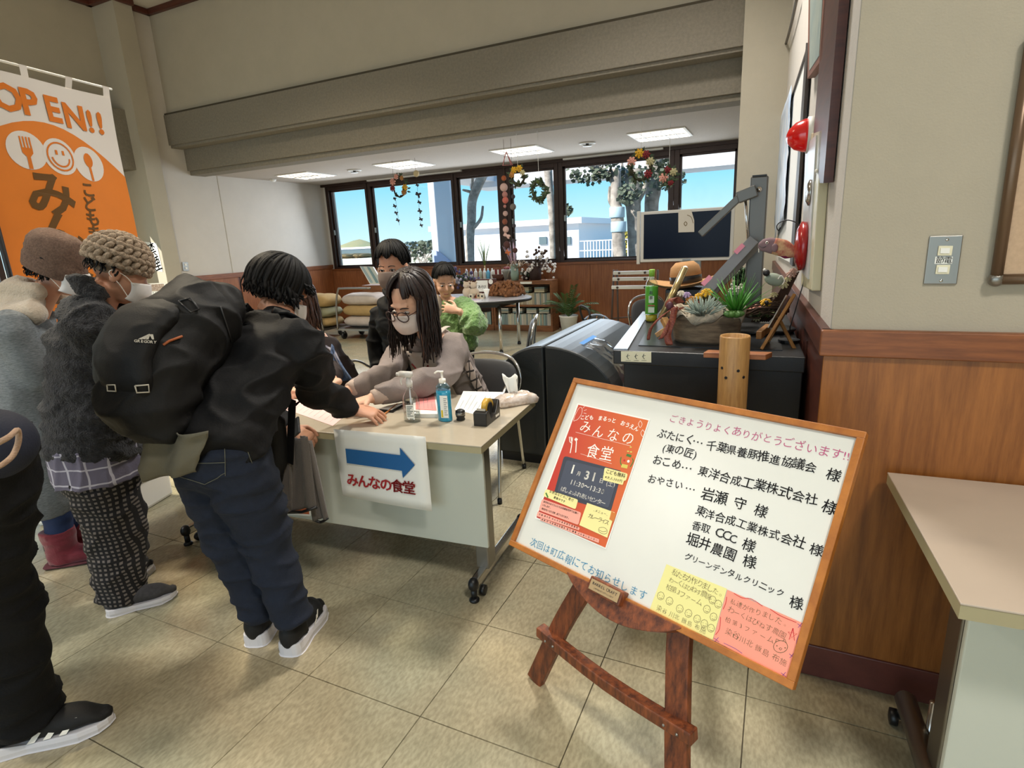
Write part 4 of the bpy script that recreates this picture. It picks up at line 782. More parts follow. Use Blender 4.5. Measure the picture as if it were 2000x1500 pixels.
# bamboo lantern with plank
q = ay(1436, 655, 2.06); S = V((q.x, 2.06, 0)); bl = thing('bamboo_vase', 'tall cut bamboo cylinder with drilled holes in front of the console', 'vase', tuple(S)); m_bam = mat('bamboo', '#b58a52', .45, col2='#9a7040', vscale=20, stretch=(8, 8, .6))
m = M(); zt = q.z; m.lathe([(.048, 0), (.05, .02), (.049, .28), (.052, .30), (.052, .315), (.048, .33), (.049, .62), (.053, .64), (.053, .655), (.049, .67), (.050, zt-.005), (.048, zt), (.042, zt-.002), (.040, zt-.15)], S, 32); m.to('culm', m_bam, bl, True)
m = M()
for x, y in ((1413, 720), (1438, 724), (1422, 738), (1449, 738)):
    w = ay(x, y, 2.06-.045); dd = V((w.x-S.x, -.03, 0)).normalized(); w = V((S.x, S.y, w.z))+dd*.0495; m.lathe([(.0052, 0), (.005, .0015)], w, 12, dd.to_track_quat('Z', 'Y').to_matrix())
m.to('hole', m_ink, bl)['kind'] = 'stuff'
m = M(); m.prism([(S.x-.105, 2.085), (S.x+.10, 2.085), (S.x+.12, 2.14), (S.x-.095, 2.14)], ZT+.003, ZT+.022); o = m.to('wood_plank', mat('plank', '#a5683c', .5, col2='#8a5230', vscale=12, stretch=(1, 8, 8)), None, bev=.002); tag(o, 'small reddish wooden plank behind the bamboo cylinder', 'plank'); o.location.z = -.004
# tub with cloth and plants
q = az(1372, 676, ZT); S = V((q.x+.0, q.y+.10, ZT)); tub = thing('plant_tub', 'oval weathered wooden tub lined with cloth, planted with succulents', 'planter', tuple(S)); m_tub = mat('tub_wood', '#7c6a54', .8, col2='#544536', vscale=10, stretch=(1, 1, 5))
m = M(); m.lathe([(.115, .002), (.122, .02), (.130, .10), (.134, .118), (.126, .118), (.12, .03)], S, 40, sx=1.05, sy=.72); m.to('tub', m_tub, tub, True)
m = M(); vs = []; nn = 56; rd = random.Random(3)
for k_, (r_, z) in enumerate(((.134, .108), (.137, .122), (.128, .134), (.10, .126), (.05, .115))):
    for i in range(nn):
        t = 2*pi*i/nn; w = .010*sin(t*5+k_)+.006*sin(t*11+k_*2); vs.append(S+V(((r_+w*.4)*cos(t)*1.06, (r_+w*.4)*sin(t)*.75, z+w*(1.6 if k_ < 3 else .8)+(.0 if k_ else -.014*max(0, sin(t*3+1))))))
m.add(vs, [(k_*nn+i, k_*nn+(i+1) % nn, (k_+1)*nn+(i+1) % nn, (k_+1)*nn+i) for k_ in range(4) for i in range(nn)]); m.to('cloth_liner', mat('linen', '#b5a894', .95, bump=.3, bscale=250), tub, True, solid=.002)
def blades(m, c, n, r0, L, up, seed, curl=.3, taper=.2, spread=1.0, flat=.3):
    rd = random.Random(seed)
    for i in range(n):
        t = rd.uniform(0, 2*pi); e = rd.uniform(.15, 1)*spread; l = L*rd.uniform(.7, 1.1); d = V((cos(t)*sin(e), sin(t)*sin(e), cos(e)*up)); a = V(c)+V((cos(t), sin(t), 0))*r0*rd.uniform(.2, 1)
        m.tube([a, a+d*l*.55, a+d*l+V((0, 0, -curl*l*e*.6))], [w*1.0 for w in (flatw, flatw*.8, flatw*taper)], 5, flat=flat)
flatw = .0048; q = ay(1437, 610, 2.36); m = M(); blades(m, (q.x, q.y, ZT+.12), 60, .012, .17, 1, 5, .15, spread=.95); m.to('spiky_plant', mat('leaf_bright', '#4f9a35', .5, var=.3, vscale=20), tub, True)
flatw = .0035; q = ay(1372, 612, 2.32); m = M(); blades(m, (q.x, q.y, ZT+.12), 130, .028, .075, 1, 6, .1, .5, 1.25, flat=1); m.to('silver_plant', mat('leaf_silver', '#9aa79c', .8, var=.3, vscale=30), tub, True)
def succulent(c, r, m_, nm, parent):
    m = M()
    for ring in range(3):
        for i in range(7): t = 2*pi*i/7+ring*.4; rr = r*(1-ring*.3); d = V((cos(t), sin(t), .35+ring*.5)).normalized(); m.ell(V(c)+d*rr*.55, (rr*.3, rr*.3, rr*.5), d.to_track_quat('Z', 'Y').to_matrix(), 8, 5)
    return m.to(nm, m_, parent, True)
q = ay(1432, 632, 2.30); succulent((q.x, q.y, ZT+.12), .04, mat('leaf_mid', '#4c7434', .5, var=.2), 'green_rosette', tub); q = ay(1400, 600, 2.42); succulent((q.x, q.y, ZT+.14), .042, mat('leaf_brownish', '#4a3d33', .6), 'brown_rosette', tub)
def rose(c, r, m_, nm, parent, seed=1, aimv=(0, -.6, .8)):
    m = M(); rd = random.Random(seed); R = V(aimv).normalized().to_track_quat('Z', 'Y').to_matrix()
    for k in range(3):
        n = 5+k
        for i in range(n): t = 2*pi*i/n+k*.5; rr = r*(.30+.30*k); m.ell(V(c)+R @ V((cos(t)*rr, sin(t)*rr, r*(.35-.22*k))), (r*.32, r*.14, r*.34), R @ rz(t+pi/2) @ Matrix.Rotation(-.3-.25*k, 3, 'X'), 8, 5)
    m.ell(V(c)+R @ V((0, 0, r*.2)), r*.25, None, 8, 5); return m.to(nm, m_, parent, True)
m_yel = mat('petal_yellow', '#d6a526', .7); m_orp = mat('petal_orange', '#c08440', .7, var=.3, vscale=90); m_lil = mat('petal_lilac', '#a892b8', .7); m_rosep = mat('petal_pink', '#d99a8a', .7); m_redp = mat('petal_red', '#7c1f28', .7)
for i, (x, y, mm, r_) in enumerate(((1380, 570, m_yel, .022), (1365, 577, m_yel, .016), (1350, 585, m_orp, .022), (1341, 575, m_lil, .016), (1330, 572, mat('petal_cream', '#cfc6b4', .7), .015), (1362, 592, mat('petal_brown', '#7a3424', .7), .016))): rose(ay(x, y, 2.46), r_, mm, 'dried_flower', tub, i)
m = M(); [m.ell(ay(x, y, 2.52), .02, None, 8, 6) for x, y in ((1372, 583), (1385, 580), (1355, 590), (1395, 585), (1345, 598))]; m.to('moss', mat('moss', '#4a4a2c', .95, bump=.6), tub, True)
# ribboned wooden clappers
q = ay(1300, 655, 2.33); rb = thing('ribbon_ornament', 'dark red patterned ribbon bow tied round small wooden clappers', 'ornament', (q.x, q.y, ZT)); m_rib = mat('ribbon_red', '#5c1a1c', .6, col2='#8c4a30', vscale=160)
def ribbon(pts, w, nm='ribbon', side=(1, .2, 0)):
    P_ = cat_rom([ay(x, y, Y) for x, y, Y in pts], 5); vs = []
    for i, p in enumerate(P_): s_ = V((cos(.5*sin(i*.5)), .5*sin(i*.7), .2)).normalized()*w; vs += [p-s_, p+s_]
    m = M(); m.add(vs, [(2*i, 2*i+1, 2*i+3, 2*i+2) for i in range(len(P_)-1)]); return m.to(nm, m_rib, rb, True, solid=.002)
ribbon([(1330, 592, 2.35), (1316, 582, 2.33), (1306, 594, 2.32), (1318, 606, 2.32), (1332, 600, 2.34)], .016); ribbon([(1318, 600, 2.3), (1312, 630, 2.28), (1304, 655, 2.27), (1308, 674, 2.26)], .014); ribbon([(1312, 604, 2.3), (1292, 618, 2.28), (1272, 640, 2.28), (1266, 664, 2.28)], .007); ribbon([(1310, 625, 2.29), (1298, 650, 2.27), (1290, 662, 2.27)], .010)
m = M(); m.bar(ay(1296, 622, 2.33), ay(1306, 640, 2.31), .03, .02); m.to('wood_block', m_bam, rb, bev=.003); m = M(); m.bar(ay(1282, 655, 2.31), ay(1305, 640, 2.31), .026, .02); m.to('wood_block', m_bam, rb, bev=.003)
m = M(); m.ell(ay(1308, 598, 2.31), (.014, .012, .018)); m.to('plum_ball', mat('plum', '#4c2230', .5), rb, True)
# picture plate on little easel
q = ay(1525, 640, 2.40); pe = thing('plate_easel', 'small wooden table easel with a foil picture leaning towards the wall', 'easel', (q.x, q.y, ZT)); m_pine = mat('pine_wood', '#a8763f', .5, col2='#8c5c2c', vscale=10, stretch=(4, 4, 1))
def bary(nm, a, b, w, h, m_, par): m = M(); m.bar(ay(*a), ay(*b), w, h, up=(1, 0, 0)); return m.to(nm, m_, par, bev=.002)
bary('leg', (1487, 683, 2.26), (1552, 575, 2.40), .012, .012, m_pine, pe); bary('leg', (1553, 684, 2.32), (1520, 620, 2.42), .012, .012, m_pine, pe); bary('leg', (1500, 668, 2.40), (1548, 582, 2.50), .012, .012, m_pine, pe)
bary('ledge', (1482, 655, 2.28), (1500, 640, 2.42), .03, .02, m_pine, pe); m = M(); m.add([ay(1500, 640, 2.30), ay(1536, 576, 2.40), ay(1542, 578, 2.52), ay(1512, 640, 2.44)], [(0, 1, 2, 3)]); m.to('foil_picture', mat('foil', '#cfd0d0', .15, metal=.8), pe, solid=.004)
# vine basket with dried flowers and fish ornament on wire
q = ay(1500, 625, 2.75); vb = thing('vine_basket', 'woven vine basket of dried flowers with a yellow sunflower beside the post', 'basket', (q.x, q.y, ZT)); m_vine = mat('vine_brown', '#4a3426', .9, var=.3)
rd = random.Random(8); c0_ = V((-.075, 2.70, ZT+.06))
m = M()
for k_ in range(16):
    a_ = rd.uniform(0, 6.28); P_ = []
    for i in range(9): t = -2.6+i*.55; P_.append(c0_+V((.135*cos(t)*.9+rd.uniform(-.006, .006), -.05+.15*sin(t)*.5+rd.uniform(-.02, .02), .0+.10*abs(cos(t*.5))*rd.uniform(.2, 1))))
    m.tube(cat_rom(P_, 2), .0035, 5)
for k_ in range(9):
    m.tube(cat_rom([ay(1500-k_*4, 628, 2.7), ay(1525-k_*3, 600, 2.68), ay(1545-k_*2, 560, 2.66), ay(1560-k_*4, 530+k_*3, 2.66)], 3), .0035, 5)
m.to('vine', m_vine, vb, True)
m = M(); m.lathe([(.16, .002), (.17, .012), (.16, .018), (.14, .012)], (-.085, 2.70, ZT), 32, sx=1, sy=.8); m.to('tray', m_cab, vb, True)
rose(ay(1496, 590, 2.60), .022, m_yel, 'sunflower', vb, 3); m = M(); m.ell(ay(1497, 591, 2.575), .009); m.to('sunflower_eye', m_ink, vb, True)
for i, (x, y, mm, r_) in enumerate(((1478, 600, m_rosep, .018), (1462, 606, m_rosep, .016), (1490, 606, m_rosep, .016), (1452, 610, mat('petal_peach', '#b9856c', .8), .015), (1505, 612, mat('petal_pale', '#bdb48a', .8), .014), (1478, 622, MATS['petal_pale'], .014), (1530, 556, MATS['petal_pale'], .018), (1538, 545, MATS['petal_pale'], .014), (1512, 575, MATS['petal_pale'], .014), (1545, 535, mat('petal_dusty', '#b08a7c', .8), .018), (1550, 528, MATS['petal_dusty'], .014))): rose(ay(x, y, 2.62), r_, mm, 'dried_flower', vb, i)
flatw = .005; m = M(); blades(m, ay(1482, 618, 2.62), 40, .05, .07, .7, 12, .3, .3, 1.2); m.to('dry_leaves', mat('dry_green', '#5c6a38', .8, var=.4, vscale=40), vb, True)
# tiny cloth mouse/bird
bd = thing('cloth_bird', 'small pale green cloth toy with bead eyes on the vine branch', 'toy', tuple(ay(1515, 545, 2.60))); m = M(); m.ell(ay(1512, 546, 2.62), (.04, .025, .026), Matrix.Rotation(.3, 3, 'Y')); m.to('body', mat('cloth_sage', '#9ba595', .9), bd, True); m = M(); m.ell(ay(1497, 533, 2.60), .014); m.to('head', m_ink, bd, True); m = M(); m.ell(ay(1493, 527, 2.60), .006); m.to('bead', m_wht, bd, True)
m = M(); m.tube(cat_rom([ay(1520, 545, 2.58), ay(1526, 538, 2.58), ay(1532, 548, 2.58), ay(1528, 556, 2.58)], 3), .002, 5); m.to('cord', m_wht, bd)
# succulent + white berries behind arm
gp = thing('potted_plant', 'bushy dark green plant with small white flowers behind the slanting arm', 'plant', tuple(ay(1445, 560, 3.1))); m = M(); rd = random.Random(4)
for i in range(60): m.ell(ay(1448+rd.uniform(-14, 14), 540+rd.uniform(-18, 16), 3.1+rd.uniform(-.03, .03)), .012, None, 6, 4)
m.to('leaves', mat('leaf_dark', '#33452a', .6), gp, True); m = M()
for i in range(40): m.ell(ay(1442+rd.uniform(-18, 20), 564+rd.uniform(-9, 10), 3.05+rd.uniform(-.03, .03)), .008, None, 6, 4)
m.to('white_flowers', mat('petal_white', '#d8d2c8', .8), gp, True); m = M(); w = ay(1446, 575, 3.1); m.lathe([(.05, ZT), (.07, w.z)], (w.x, 3.1, 0), 16); m.to('pot', m_cab, gp, True)
# fish on curved wire
fw = thing('fish_ornament', 'stuffed patchwork fish in pink and plum hanging from a curved wire', 'ornament', tuple(ay(1528, 620, 2.45))); Y = 2.45
m = M(); m.tube(cat_rom([ay(x, y, Y) for x, y in ((1543, 640), (1558, 590), (1572, 540), (1577, 490), (1572, 455), (1558, 437), (1540, 430), (1524, 434), (1517, 442), (1520, 450), (1524, 444))], 4), .0022, 6); m.to('wire', m_ink, fw, True)
def fish(pts, rs, nm, m_): m = M(); m.tube(cat_rom([ay(x, y, Y) for x, y in pts], 4), sum([[a+(b-a)*k_/4 for k_ in range(4)] for a, b in zip(rs, rs[1:])], [])+[rs[-1]], 14, side=(0, 0, 1), flat=.55); return m.to(nm, m_, fw, True)
fish([(1481, 478), (1488, 479), (1502, 479), (1512, 481)], [.006, .022, .029, .030], 'head', mat('felt_mauve', '#8a7076', .9)); fish([(1510, 480), (1530, 485), (1548, 492), (1560, 488), (1568, 478)], [.030, .032, .022, .014, .010], 'body', mat('cloth_patch', '#b5685a', .9, col2='#d8b98a', vscale=45)); fish([(1518, 492), (1535, 497), (1550, 498)], [.008, .016, .008], 'belly', mat('cloth_plum', '#7a2048', .9))
m = M(); m.add([ay(1562, 484, Y), ay(1559, 463, Y), ay(1570, 474, Y), ay(1584, 482, Y), ay(1570, 492, Y)], [(0, 1, 2), (0, 2, 3), (0, 3, 4)]); m.to('tail', mat('cloth_tail', '#c07864', .9), fw, solid=.012); m = M(); m.ell(ay(1498, 474, Y-.024), .0055); m.to('eye', m_wht, fw, True); m = M(); m.ell(ay(1498, 474, Y-.029), .0032); m.to('pupil', m_ink, fw, True); m = M(); m.tube(cat_rom([ay(1482, 480, Y-.01), ay(1490, 484, Y-.022), ay(1496, 481, Y-.026)], 3), .0012, 5); m.to('mouth', m_ink, fw); m = M(); m.tube([ay(1518, 448, Y), ay(1517, 462, Y)], .001, 4); m.tube([ay(1482, 478, Y), ay(1482, 493, Y)], .002, 4); m.to('thread', m_wht, fw)
m = M(); m.ell(ay(1513, 484, Y-.02), (.012, .008, .016)); m.to('fin', MATS['felt_mauve'], fw, True)
m = M(); m.lathe([(.04, ZT), (.04, ZT+.01)], (ay(1543, 640, Y).x, Y, 0), 16); m.tube([V((ay(1543, 640, Y).x, Y, ZT+.01)), ay(1543, 640, Y)], .0022, 6); m.to('wire_base', m_black, fw)
# ================================================================ THINGS ON THE RIGHT SIDE WALL
m = M(); o = rbox('hanging_plank', m_dark, [(1600, 340), (1605, 355), (1612, 352), (1614, 338), (1618, 338), (1622, 356), (1630, 356), (1668, -60), (1634, -60)], .004, .03); tag(o, 'long dark wooden plank with notched lower end hanging on the right wall', 'plank'); m = M(); c = RP.px(1616, 332, .032); m.ell(c, .006); m.to('nail', m_wht, o, True)
o = thing('picture_frame', 'wooden framed picture high on the right wall beside the dark plank', 'picture', tuple(RP.px(1600, 100))); rbox('frame', mat('frame_wood_red', '#7c4a34', .5), [(1592, 152), (1625, 112), (1634, -60), (1594, -60)], .001, .03, o); rbox('picture', mat('picture_blue', '#8a9a98', .5, col2='#a8b0a4', vscale=6), [(1597, 136), (1619, 106), (1629, -60), (1598, -60)], .03, .032, o)
o = thing('wall_panel_board', 'tall white board with thin dark frame on the right wall', 'board', tuple(RP.px(1570, 300))); rbox('board_face', m_white, [(1521, 500), (1555, 516), (1588, 82), (1536, 235)], .002, .012, o); rbox('frame_stile', mat('frame_dark', '#3c342e', .5), [(1552, 515), (1558, 520), (1590, 82), (1585, 82)], .012, .024, o); rbox('frame_rail', MATS['frame_dark'], [(1536, 238), (1536, 232), (1588, 80), (1588, 86)], .012, .02, o)
m = M(); pts = [(1523, 430), (1545, 400), (1556, 200), (1553, 165), (1530, 215), (1524, 300)]; P_ = [RP.uv(*p) for p in ((1519, 470), (1541, 430), (1556, 165), (1528, 240))]
m.X = RP.mat(h=.024)
A_, B_, C_, D_ = [V((p[0], p[1], 0)) for p in P_]; m.sheet(A_, B_, C_, D_, 10, 16, lambda a, b: .012*noise.noise(V((a*6, b*9, 2)))+.006); po2 = m.to('mountain_poster', mat('poster_blue', '#9fb8d6', .35, col2='#d9dbe0', vscale=2.5, stretch=(1, 3, 1)), None, True, solid=.001); tag(po2, 'creased glossy blue and white landscape poster on the right wall board', 'poster')
o = thing('narrow_frame', 'pale pine picture frame standing out from the wall behind the grey post', 'picture', tuple(RP.px(1505, 300))); rbox('frame', mat('pine_pale', '#c79a62', .5), [(1499, 436), (1509, 440), (1513, 183), (1500, 252)], .001, .05, o); rbox('inner', m_paper, [(1502, 425), (1507, 428), (1510, 205), (1503, 258)], .05, .052, o)
m = M(); m.tube(cat_rom([RP.px(x, y, .03) for x, y in ((1568, -10), (1552, 55), (1536, 105), (1524, 150), (1522, 185), (1525, 215), (1520, 240), (1512, 250))], 4), .010, 8); tag(m.to('wall_cable', mat('cable_grey', '#6a6258', .6), None, True), 'thick grey cable clipped up the far right wall', 'cable')
ap = thing('fire_alarm_panel', 'beige wall plate with red domed lamp and red bell disc beside the corner', 'alarm', tuple(RP.px(1600, 420))); rbox('plate', mat('alarm_beige', '#cfc6a6', .35), [(1581, 558), (1604, 568), (1626, 250), (1590, 262)], .001, .03, ap, .004); rbox('inner_plate', mat('alarm_grey', '#c4c4c4', .3), [(1584, 530), (1600, 545), (1616, 262), (1592, 280)], .03, .035, ap)
c = RP.px(1598, 262, .05); nrm = RP.n; R = nrm.to_track_quat('Z', 'Y').to_matrix(); m = M(); m.lathe([(.062, 0), (.062, .012), (.05, .045), (.028, .068), (.008, .076)], c-nrm*.012, 28, R); m.to('red_lamp', mat('lamp_red', '#c40c0c', .18, coat=.6, emit=.25), ap, True); m = M(); m.lathe([(.068, 0), (.068, .02)], c-nrm*.03, 28, R); m.to('lamp_base', m_white, ap, True)
c = RP.px(1594, 480, .036); m = M(); m.lathe([(.088, 0), (.09, .018), (.06, .032), (.02, .036)], c, 32, R); m.to('bell_disc', mat('bell_red', '#a81418', .25, coat=.5), ap, True)
m = M(); m.X = Matrix.Translation(RP.px(1604, 375, .036)) @ R.to_4x4(); m.lathe([(.045, 0), (.045, .004), (.03, .012)], seg=24, sx=1, sy=1); m.to('speaker_dome', m_chrome, ap, True)
# ================================================================ TV ON STAND
tv = thing('television', 'flat television with a pale frame and a sheet of paper taped to its screen', 'television', (-.88, 6.25, 0)); T0, T1 = ay(1253, 414, 6.2), ay(1432, 508, 6.2); m_tvf = mat('tv_frame', '#b9b5ae', .4)
x0, x1, z0, z1 = -1.36, -.43, 1.155, 1.675
M().bb((x0, 6.2, z0), (x1, 6.27, z1)).to('casing', m_tvf, tv, bev=.006); M().bb((x0+.035, 6.194, z0+.035), (x1-.035, 6.2, z1-.03)).to('screen', mat('screen_dark', '#0b1222', .22, spec=.12), tv)
M().bb((x0-.045, 6.22, z0-.02), (x0-.012, 6.26, z1+.01)).to('side_speaker', m_tvf, tv, bev=.004); M().bb((-.95, 6.26, .35), (-.75, 6.34, 1.4)).to('column', m_steel, tv); M().bb((-1.2, 6.05, 0), (-.55, 6.5, .05)).to('base', m_black, tv, bev=.006); M().bb((-1.1, 6.1, .55), (-.6, 6.45, .57)).to('shelf', m_steel, tv)
M().bb((-.92, 6.192, z0+.008), (-.84, 6.1995, z0+.022)).to('badge', m_steel, tv)
TP = Plane((0, 6.192, 0), (1, 0, 0), (0, 0, 1)); m = M(); a = [TP.uv(*p) for p in ((1325, 411), (1350, 410), (1356, 430), (1356, 453), (1325, 454))]; m.prism(a[::-1], .0, .003, TP.mat()); o = m.to('paper_note', mat('paper_grey', '#b9b2a6', .8)); tag(o, 'grey paper sheet with a small flower drawing taped on the television', 'paper'); m = M(); stroke(m, [(1336, 437), (1339, 433), (1342, 437), (1339, 441), (1336, 437)], .004, TP, .004); stroke(m, [(1342, 420), (1350, 424), (1354, 436)], .003, TP, .004); m.to('drawing', m_pencil, o)['kind'] = 'stuff'
# folding rack
rk = thing('folding_rack', 'folding metal rack with three white slats in front of the wood panel', 'rack', (-1.95, 8.2, 0)); m_rk = mat('rack_brown', '#4c3c34', .5)
def RK(x, y): return ay(x, y, 8.1)
m = M(); z_ = 0
for a, b in (((1199, 527), (1193, 642)), ((1205, 527), (1208, 642)), ((1285, 527), (1281, 642)), ((1272, 527), (1290, 642))): m.tube([RK(*a), V((RK(*b).x, 8.1, .0))], .014, 8); 
m.tube([RK(1195, 622), RK(1284, 615)], .01, 8); m.to('frame', m_rk, rk, True)['kind'] = 'stuff'
for y in (533, 545, 561): m = M(); a, b = RK(1199-(y-533)*.12, y), RK(1278, y-1); m.bb((a.x, 8.05, a.z-.025), (b.x, 8.09, a.z+.025)); sl = m.to('slat', m_white, rk, bev=.008); m = M(); m.ell((a.x+.09, 8.045, a.z), .018); m.ell((b.x-.12, 8.045, a.z), .018); m.to('knob', m_rk, sl, True)['kind'] = 'stuff'
# ================================================================ SOFAS
m_lea = mat('leather_black', '#24282a', .38, bump=.08, bscale=120, coat=.15)
def barrel(nm, lab, x0, x1, flip, y0, y1, zt, parent_loc):
    t = thing(nm, lab, 'sofa', parent_loc); prof = []
    w_ = x1-x0
    for i in range(13): a_ = pi/2*i/12; prof.append((sin(a_)*w_, zt-.30*(1-cos(a_))))
    pts = [(0, .06)]+prof+[(w_, .06)]
    m = M(); sgn = -1 if flip else 1
    vs = []
    for yy in (y0, y1):
        for px_, pz in pts: vs.append(V(((x0 if not flip else x1)+sgn*px_, yy+(.012 if px_ > w_*.99 and 0 else 0), pz)))
    n = len(pts); m.add(vs, [tuple(range(n)), tuple(range(n, 2*n))[::-1]]+[(i, n+i, n+(i+1) % n, (i+1) % n) for i in range(n)]); b = m.to('back_cushion', m_lea, t, bev=.012); 
    for p_ in b.data.polygons: p_.use_smooth = False
    xs = sorted(((x0 if not flip else x1), (x1 if not flip else x0)+sgn*.32)); M().bb((xs[0] if flip else x1, y0+.04, .1), (xs[1] if not flip else x0, y1-.04, .40)).to('seat_cushion', m_lea, t, bev=.03) if not flip else None
    M().bb((x0+.02, y0+.015, 0), (x1-.02, y1-.015, .06)).to('plinth', m_black, t); return t
zs = .80
barrel('sofa', 'black leather sofa back half facing right, holding the clear plastic bag', -1.30, -.86, False, 3.22, 4.45, zs, (-1.1, 3.8, 0)); barrel('sofa', 'black leather sofa back half facing left, beside the grey chairs', -1.66, -1.31, True, 3.22, 4.45, zs, (-1.5, 3.8, 0))
pb = thing('plastic_bag', 'crumpled clear zip bag with a blue strip draped over the black sofa', 'bag', (-1, 3.3, .8)); m_film = glassmat('film_clear', (.80, .83, .86), .16, .12)
def sofasurf(u, v):  # u across the curve 0..1, v along y
    a_ = pi/2*(.30+.75*u); w_ = .44; x = -1.30+min(sin(min(a_, pi/2))*w_, w_); z = zs-.30*(1-cos(min(a_, pi/2)))-max(0, u-.93)*1.8; return V((x+.012, v, z+.006))
m = M(); vs = []
for j in range(17):
    for i in range(25): u = -.05+i/24*1.15; y = 3.34+j/16*.30+.04*u; b_ = .010*noise.noise(V((u*9, j*.5, 1)))+.014*noise.noise(V((u*4, j*.2, 5))); vs.append(sofasurf(u, y)+V((b_+.008, 0, abs(b_)+.008)))
m.add(vs, [(j*25+i, j*25+i+1, (j+1)*25+i+1, (j+1)*25+i) for j in range(16) for i in range(24)]); m.to('film', m_film, pb, True); m = M(); vs = []
for j in range(17):
    for i in (0, 1): vs.append(sofasurf(-.06+i*.06, 3.34+j/16*.30)+V((.004, 0, .022)))
m.add(vs, [(2*j, 2*j+1, 2*j+3, 2*j+2) for j in range(16)]); m.to('zip_strip', mat('zip_blue', '#1f6fb5', .4), pb)
# ================================================================ CHAIRS
m_chb = mat('chair_vinyl', '#3b3c3e', .5, bump=.05, bscale=100); m_chs = mat('chair_seat', '#414549', .35)
def chair(lab, x, y, rot, arms=True, h=.80):
    t = thing('stacking_chair', lab, 'chair', (x, y, 0), 'grey tubular stacking chairs'); R = Matrix.Translation((x, y, 0)) @ Matrix.Rotation(rot, 4, 'Z')   # faces -Y locally
    m = M(); m.X = R; m.tube(cat_rom([(0, .20, h-.26), (0, .215, h-.2), (0, .235, h-.09), (0, .25, h-.02), (0, .253, h)], 3), [( .17, .018), (.2, .02), (.22, .02), (.225, .02), (.225, .02), (.222, .02), (.215, .02), (.205, .02), (.19, .02), (.165, .018), (.13, .015), (.10, .012), (.06, .008)], 20, side=(1, 0, 0)); m.to('backrest', m_chb, t, True)
    m = M(); m.X = R; m.tube([(0, -.24, .43), (0, -.2, .44), (0, 0, .445), (0, .18, .44)], [(.17, .015), (.20, .022), (.205, .024), (.18, .018)], 20, side=(1, 0, 0)); m.to('seat', m_chs, t, True)
    for s_ in (-1, 1):
        m = M(); m.X = R; pts = [(s_*.21, -.22, .012), (s_*.215, -.17, .42), (s_*.225, -.12, .60 if arms else .43), (s_*.225, .05, .655 if arms else .43), (s_*.22, .18, .60 if arms else .5), (s_*.2, .23, .5), (s_*.215, .30, .012)]
        m.tube(cat_rom(pts, 5), .011, 8); m.to('side_tube', m_chrome, t, True)
    m = M(); m.X = R; m.tube(cat_rom([(-.2, .232, .5), (-.235, .25, h-.12), (-.17, .275, h), (0, .285, h+.035), (.17, .275, h), (.235, .25, h-.12), (.2, .232, .5)], 5), .010, 8); m.to('back_tube', m_chrome, t, True)
    m = M(); m.X = R; [m.lathe([(.014, 0), (.014, .03)], (a, b, 0), 10) for a, b in ((-.21, -.22), (.21, -.22), (-.215, .3), (.215, .3))]; m.to('foot_cap', m_black, t, True)['kind'] = 'stuff'; return t
chair('grey chair the woman with glasses sits on', -1.60, 2.80, .15, h=.74)
chair('empty grey chair in the gap left of the woman with glasses', -2.55, 3.05, -.1, h=.74)
q = az(985, 716, .44); chair('grey chair seen from the side between the oval table and the sofa', q.x, q.y, -1.25, False, .82)
chair('grey chair half hidden behind the console, beside the black bag', -.98, 5.55, .9, False, .82)
chair('second grey chair half hidden behind the console, nearer the television', -.58, 4.95, .9, False, .80)
# ================================================================ OVAL TABLE AND WHAT IS ON IT
rt = thing('oval_table', 'oval white topped table with black edge and round chrome legs in the alcove', 'table', (-3.95, 6.95, 0)); c = V((-3.95, 6.95, 0))
m = M(); m.lathe([(.95, .69), (.95, .70)], c, 48, sx=1, sy=.63); m.to('table_top', mat('table_white', '#c9cbd2', .18, coat=.3), rt, bev=.001); m = M(); m.lathe([(.93, .655), (.955, .66), (.956, .692), (.95, .695)], c, 48, sx=1, sy=.63); m.to('edge_band', m_black, rt, True)
m = M(); m.bb((-4.6, 6.65, .60), (-3.3, 7.25, .66)); m.to('apron', m_black, rt)
for x, y in ((-3.29, 6.62), (-3.32, 7.27), (-4.6, 6.62), (-4.6, 7.27)): m = M(); m.lathe([(.024, .0), (.024, .62)], (x, y, 0), 16); l_ = m.to('leg', m_chrome, rt, True); m = M(); m.lathe([(.027, 0), (.027, .03)], (x, y, 0), 14); m.to('foot_cap', m_black, l_, True)
def rtp(x, y): return az(x, y, .70)
m_cone = mat('brown_bobbles', '#6b4228', .95, col2='#9a6a44', vscale=70, bump=.8, bscale=90)
for i, (x, y, s_) in enumerate(((972, 578, .12), (994, 579, .15), (1010, 577, .11))):
    p = rtp(x, y); m = M(); rd = random.Random(i)
    for k_ in range(70): t = rd.uniform(0, 6.28); e_ = rd.uniform(0, pi/2); m.ell(V((p.x+cos(t)*cos(e_)*s_*.95, p.y+sin(t)*cos(e_)*s_*.8, .70+.02+sin(e_)*s_*1.25)), .024, None, 6, 4)
    m.ell((p.x, p.y, .70+s_*.5), (s_*.9, s_*.75, s_*.62)); o = m.to('bobble_basket', m_cone, None, True); tag(o, ['left heap of brown woollen bobbles on the oval table', 'middle and tallest heap of brown woollen bobbles on the oval table', 'right heap of brown woollen bobbles near the oval table end'][i], 'craft', 'bobble heaps on the oval table'); o['kind'] = 'stuff'
m_plu = mat('plush_cream', '#c9b8a4', .95, bump=.6, bscale=80)
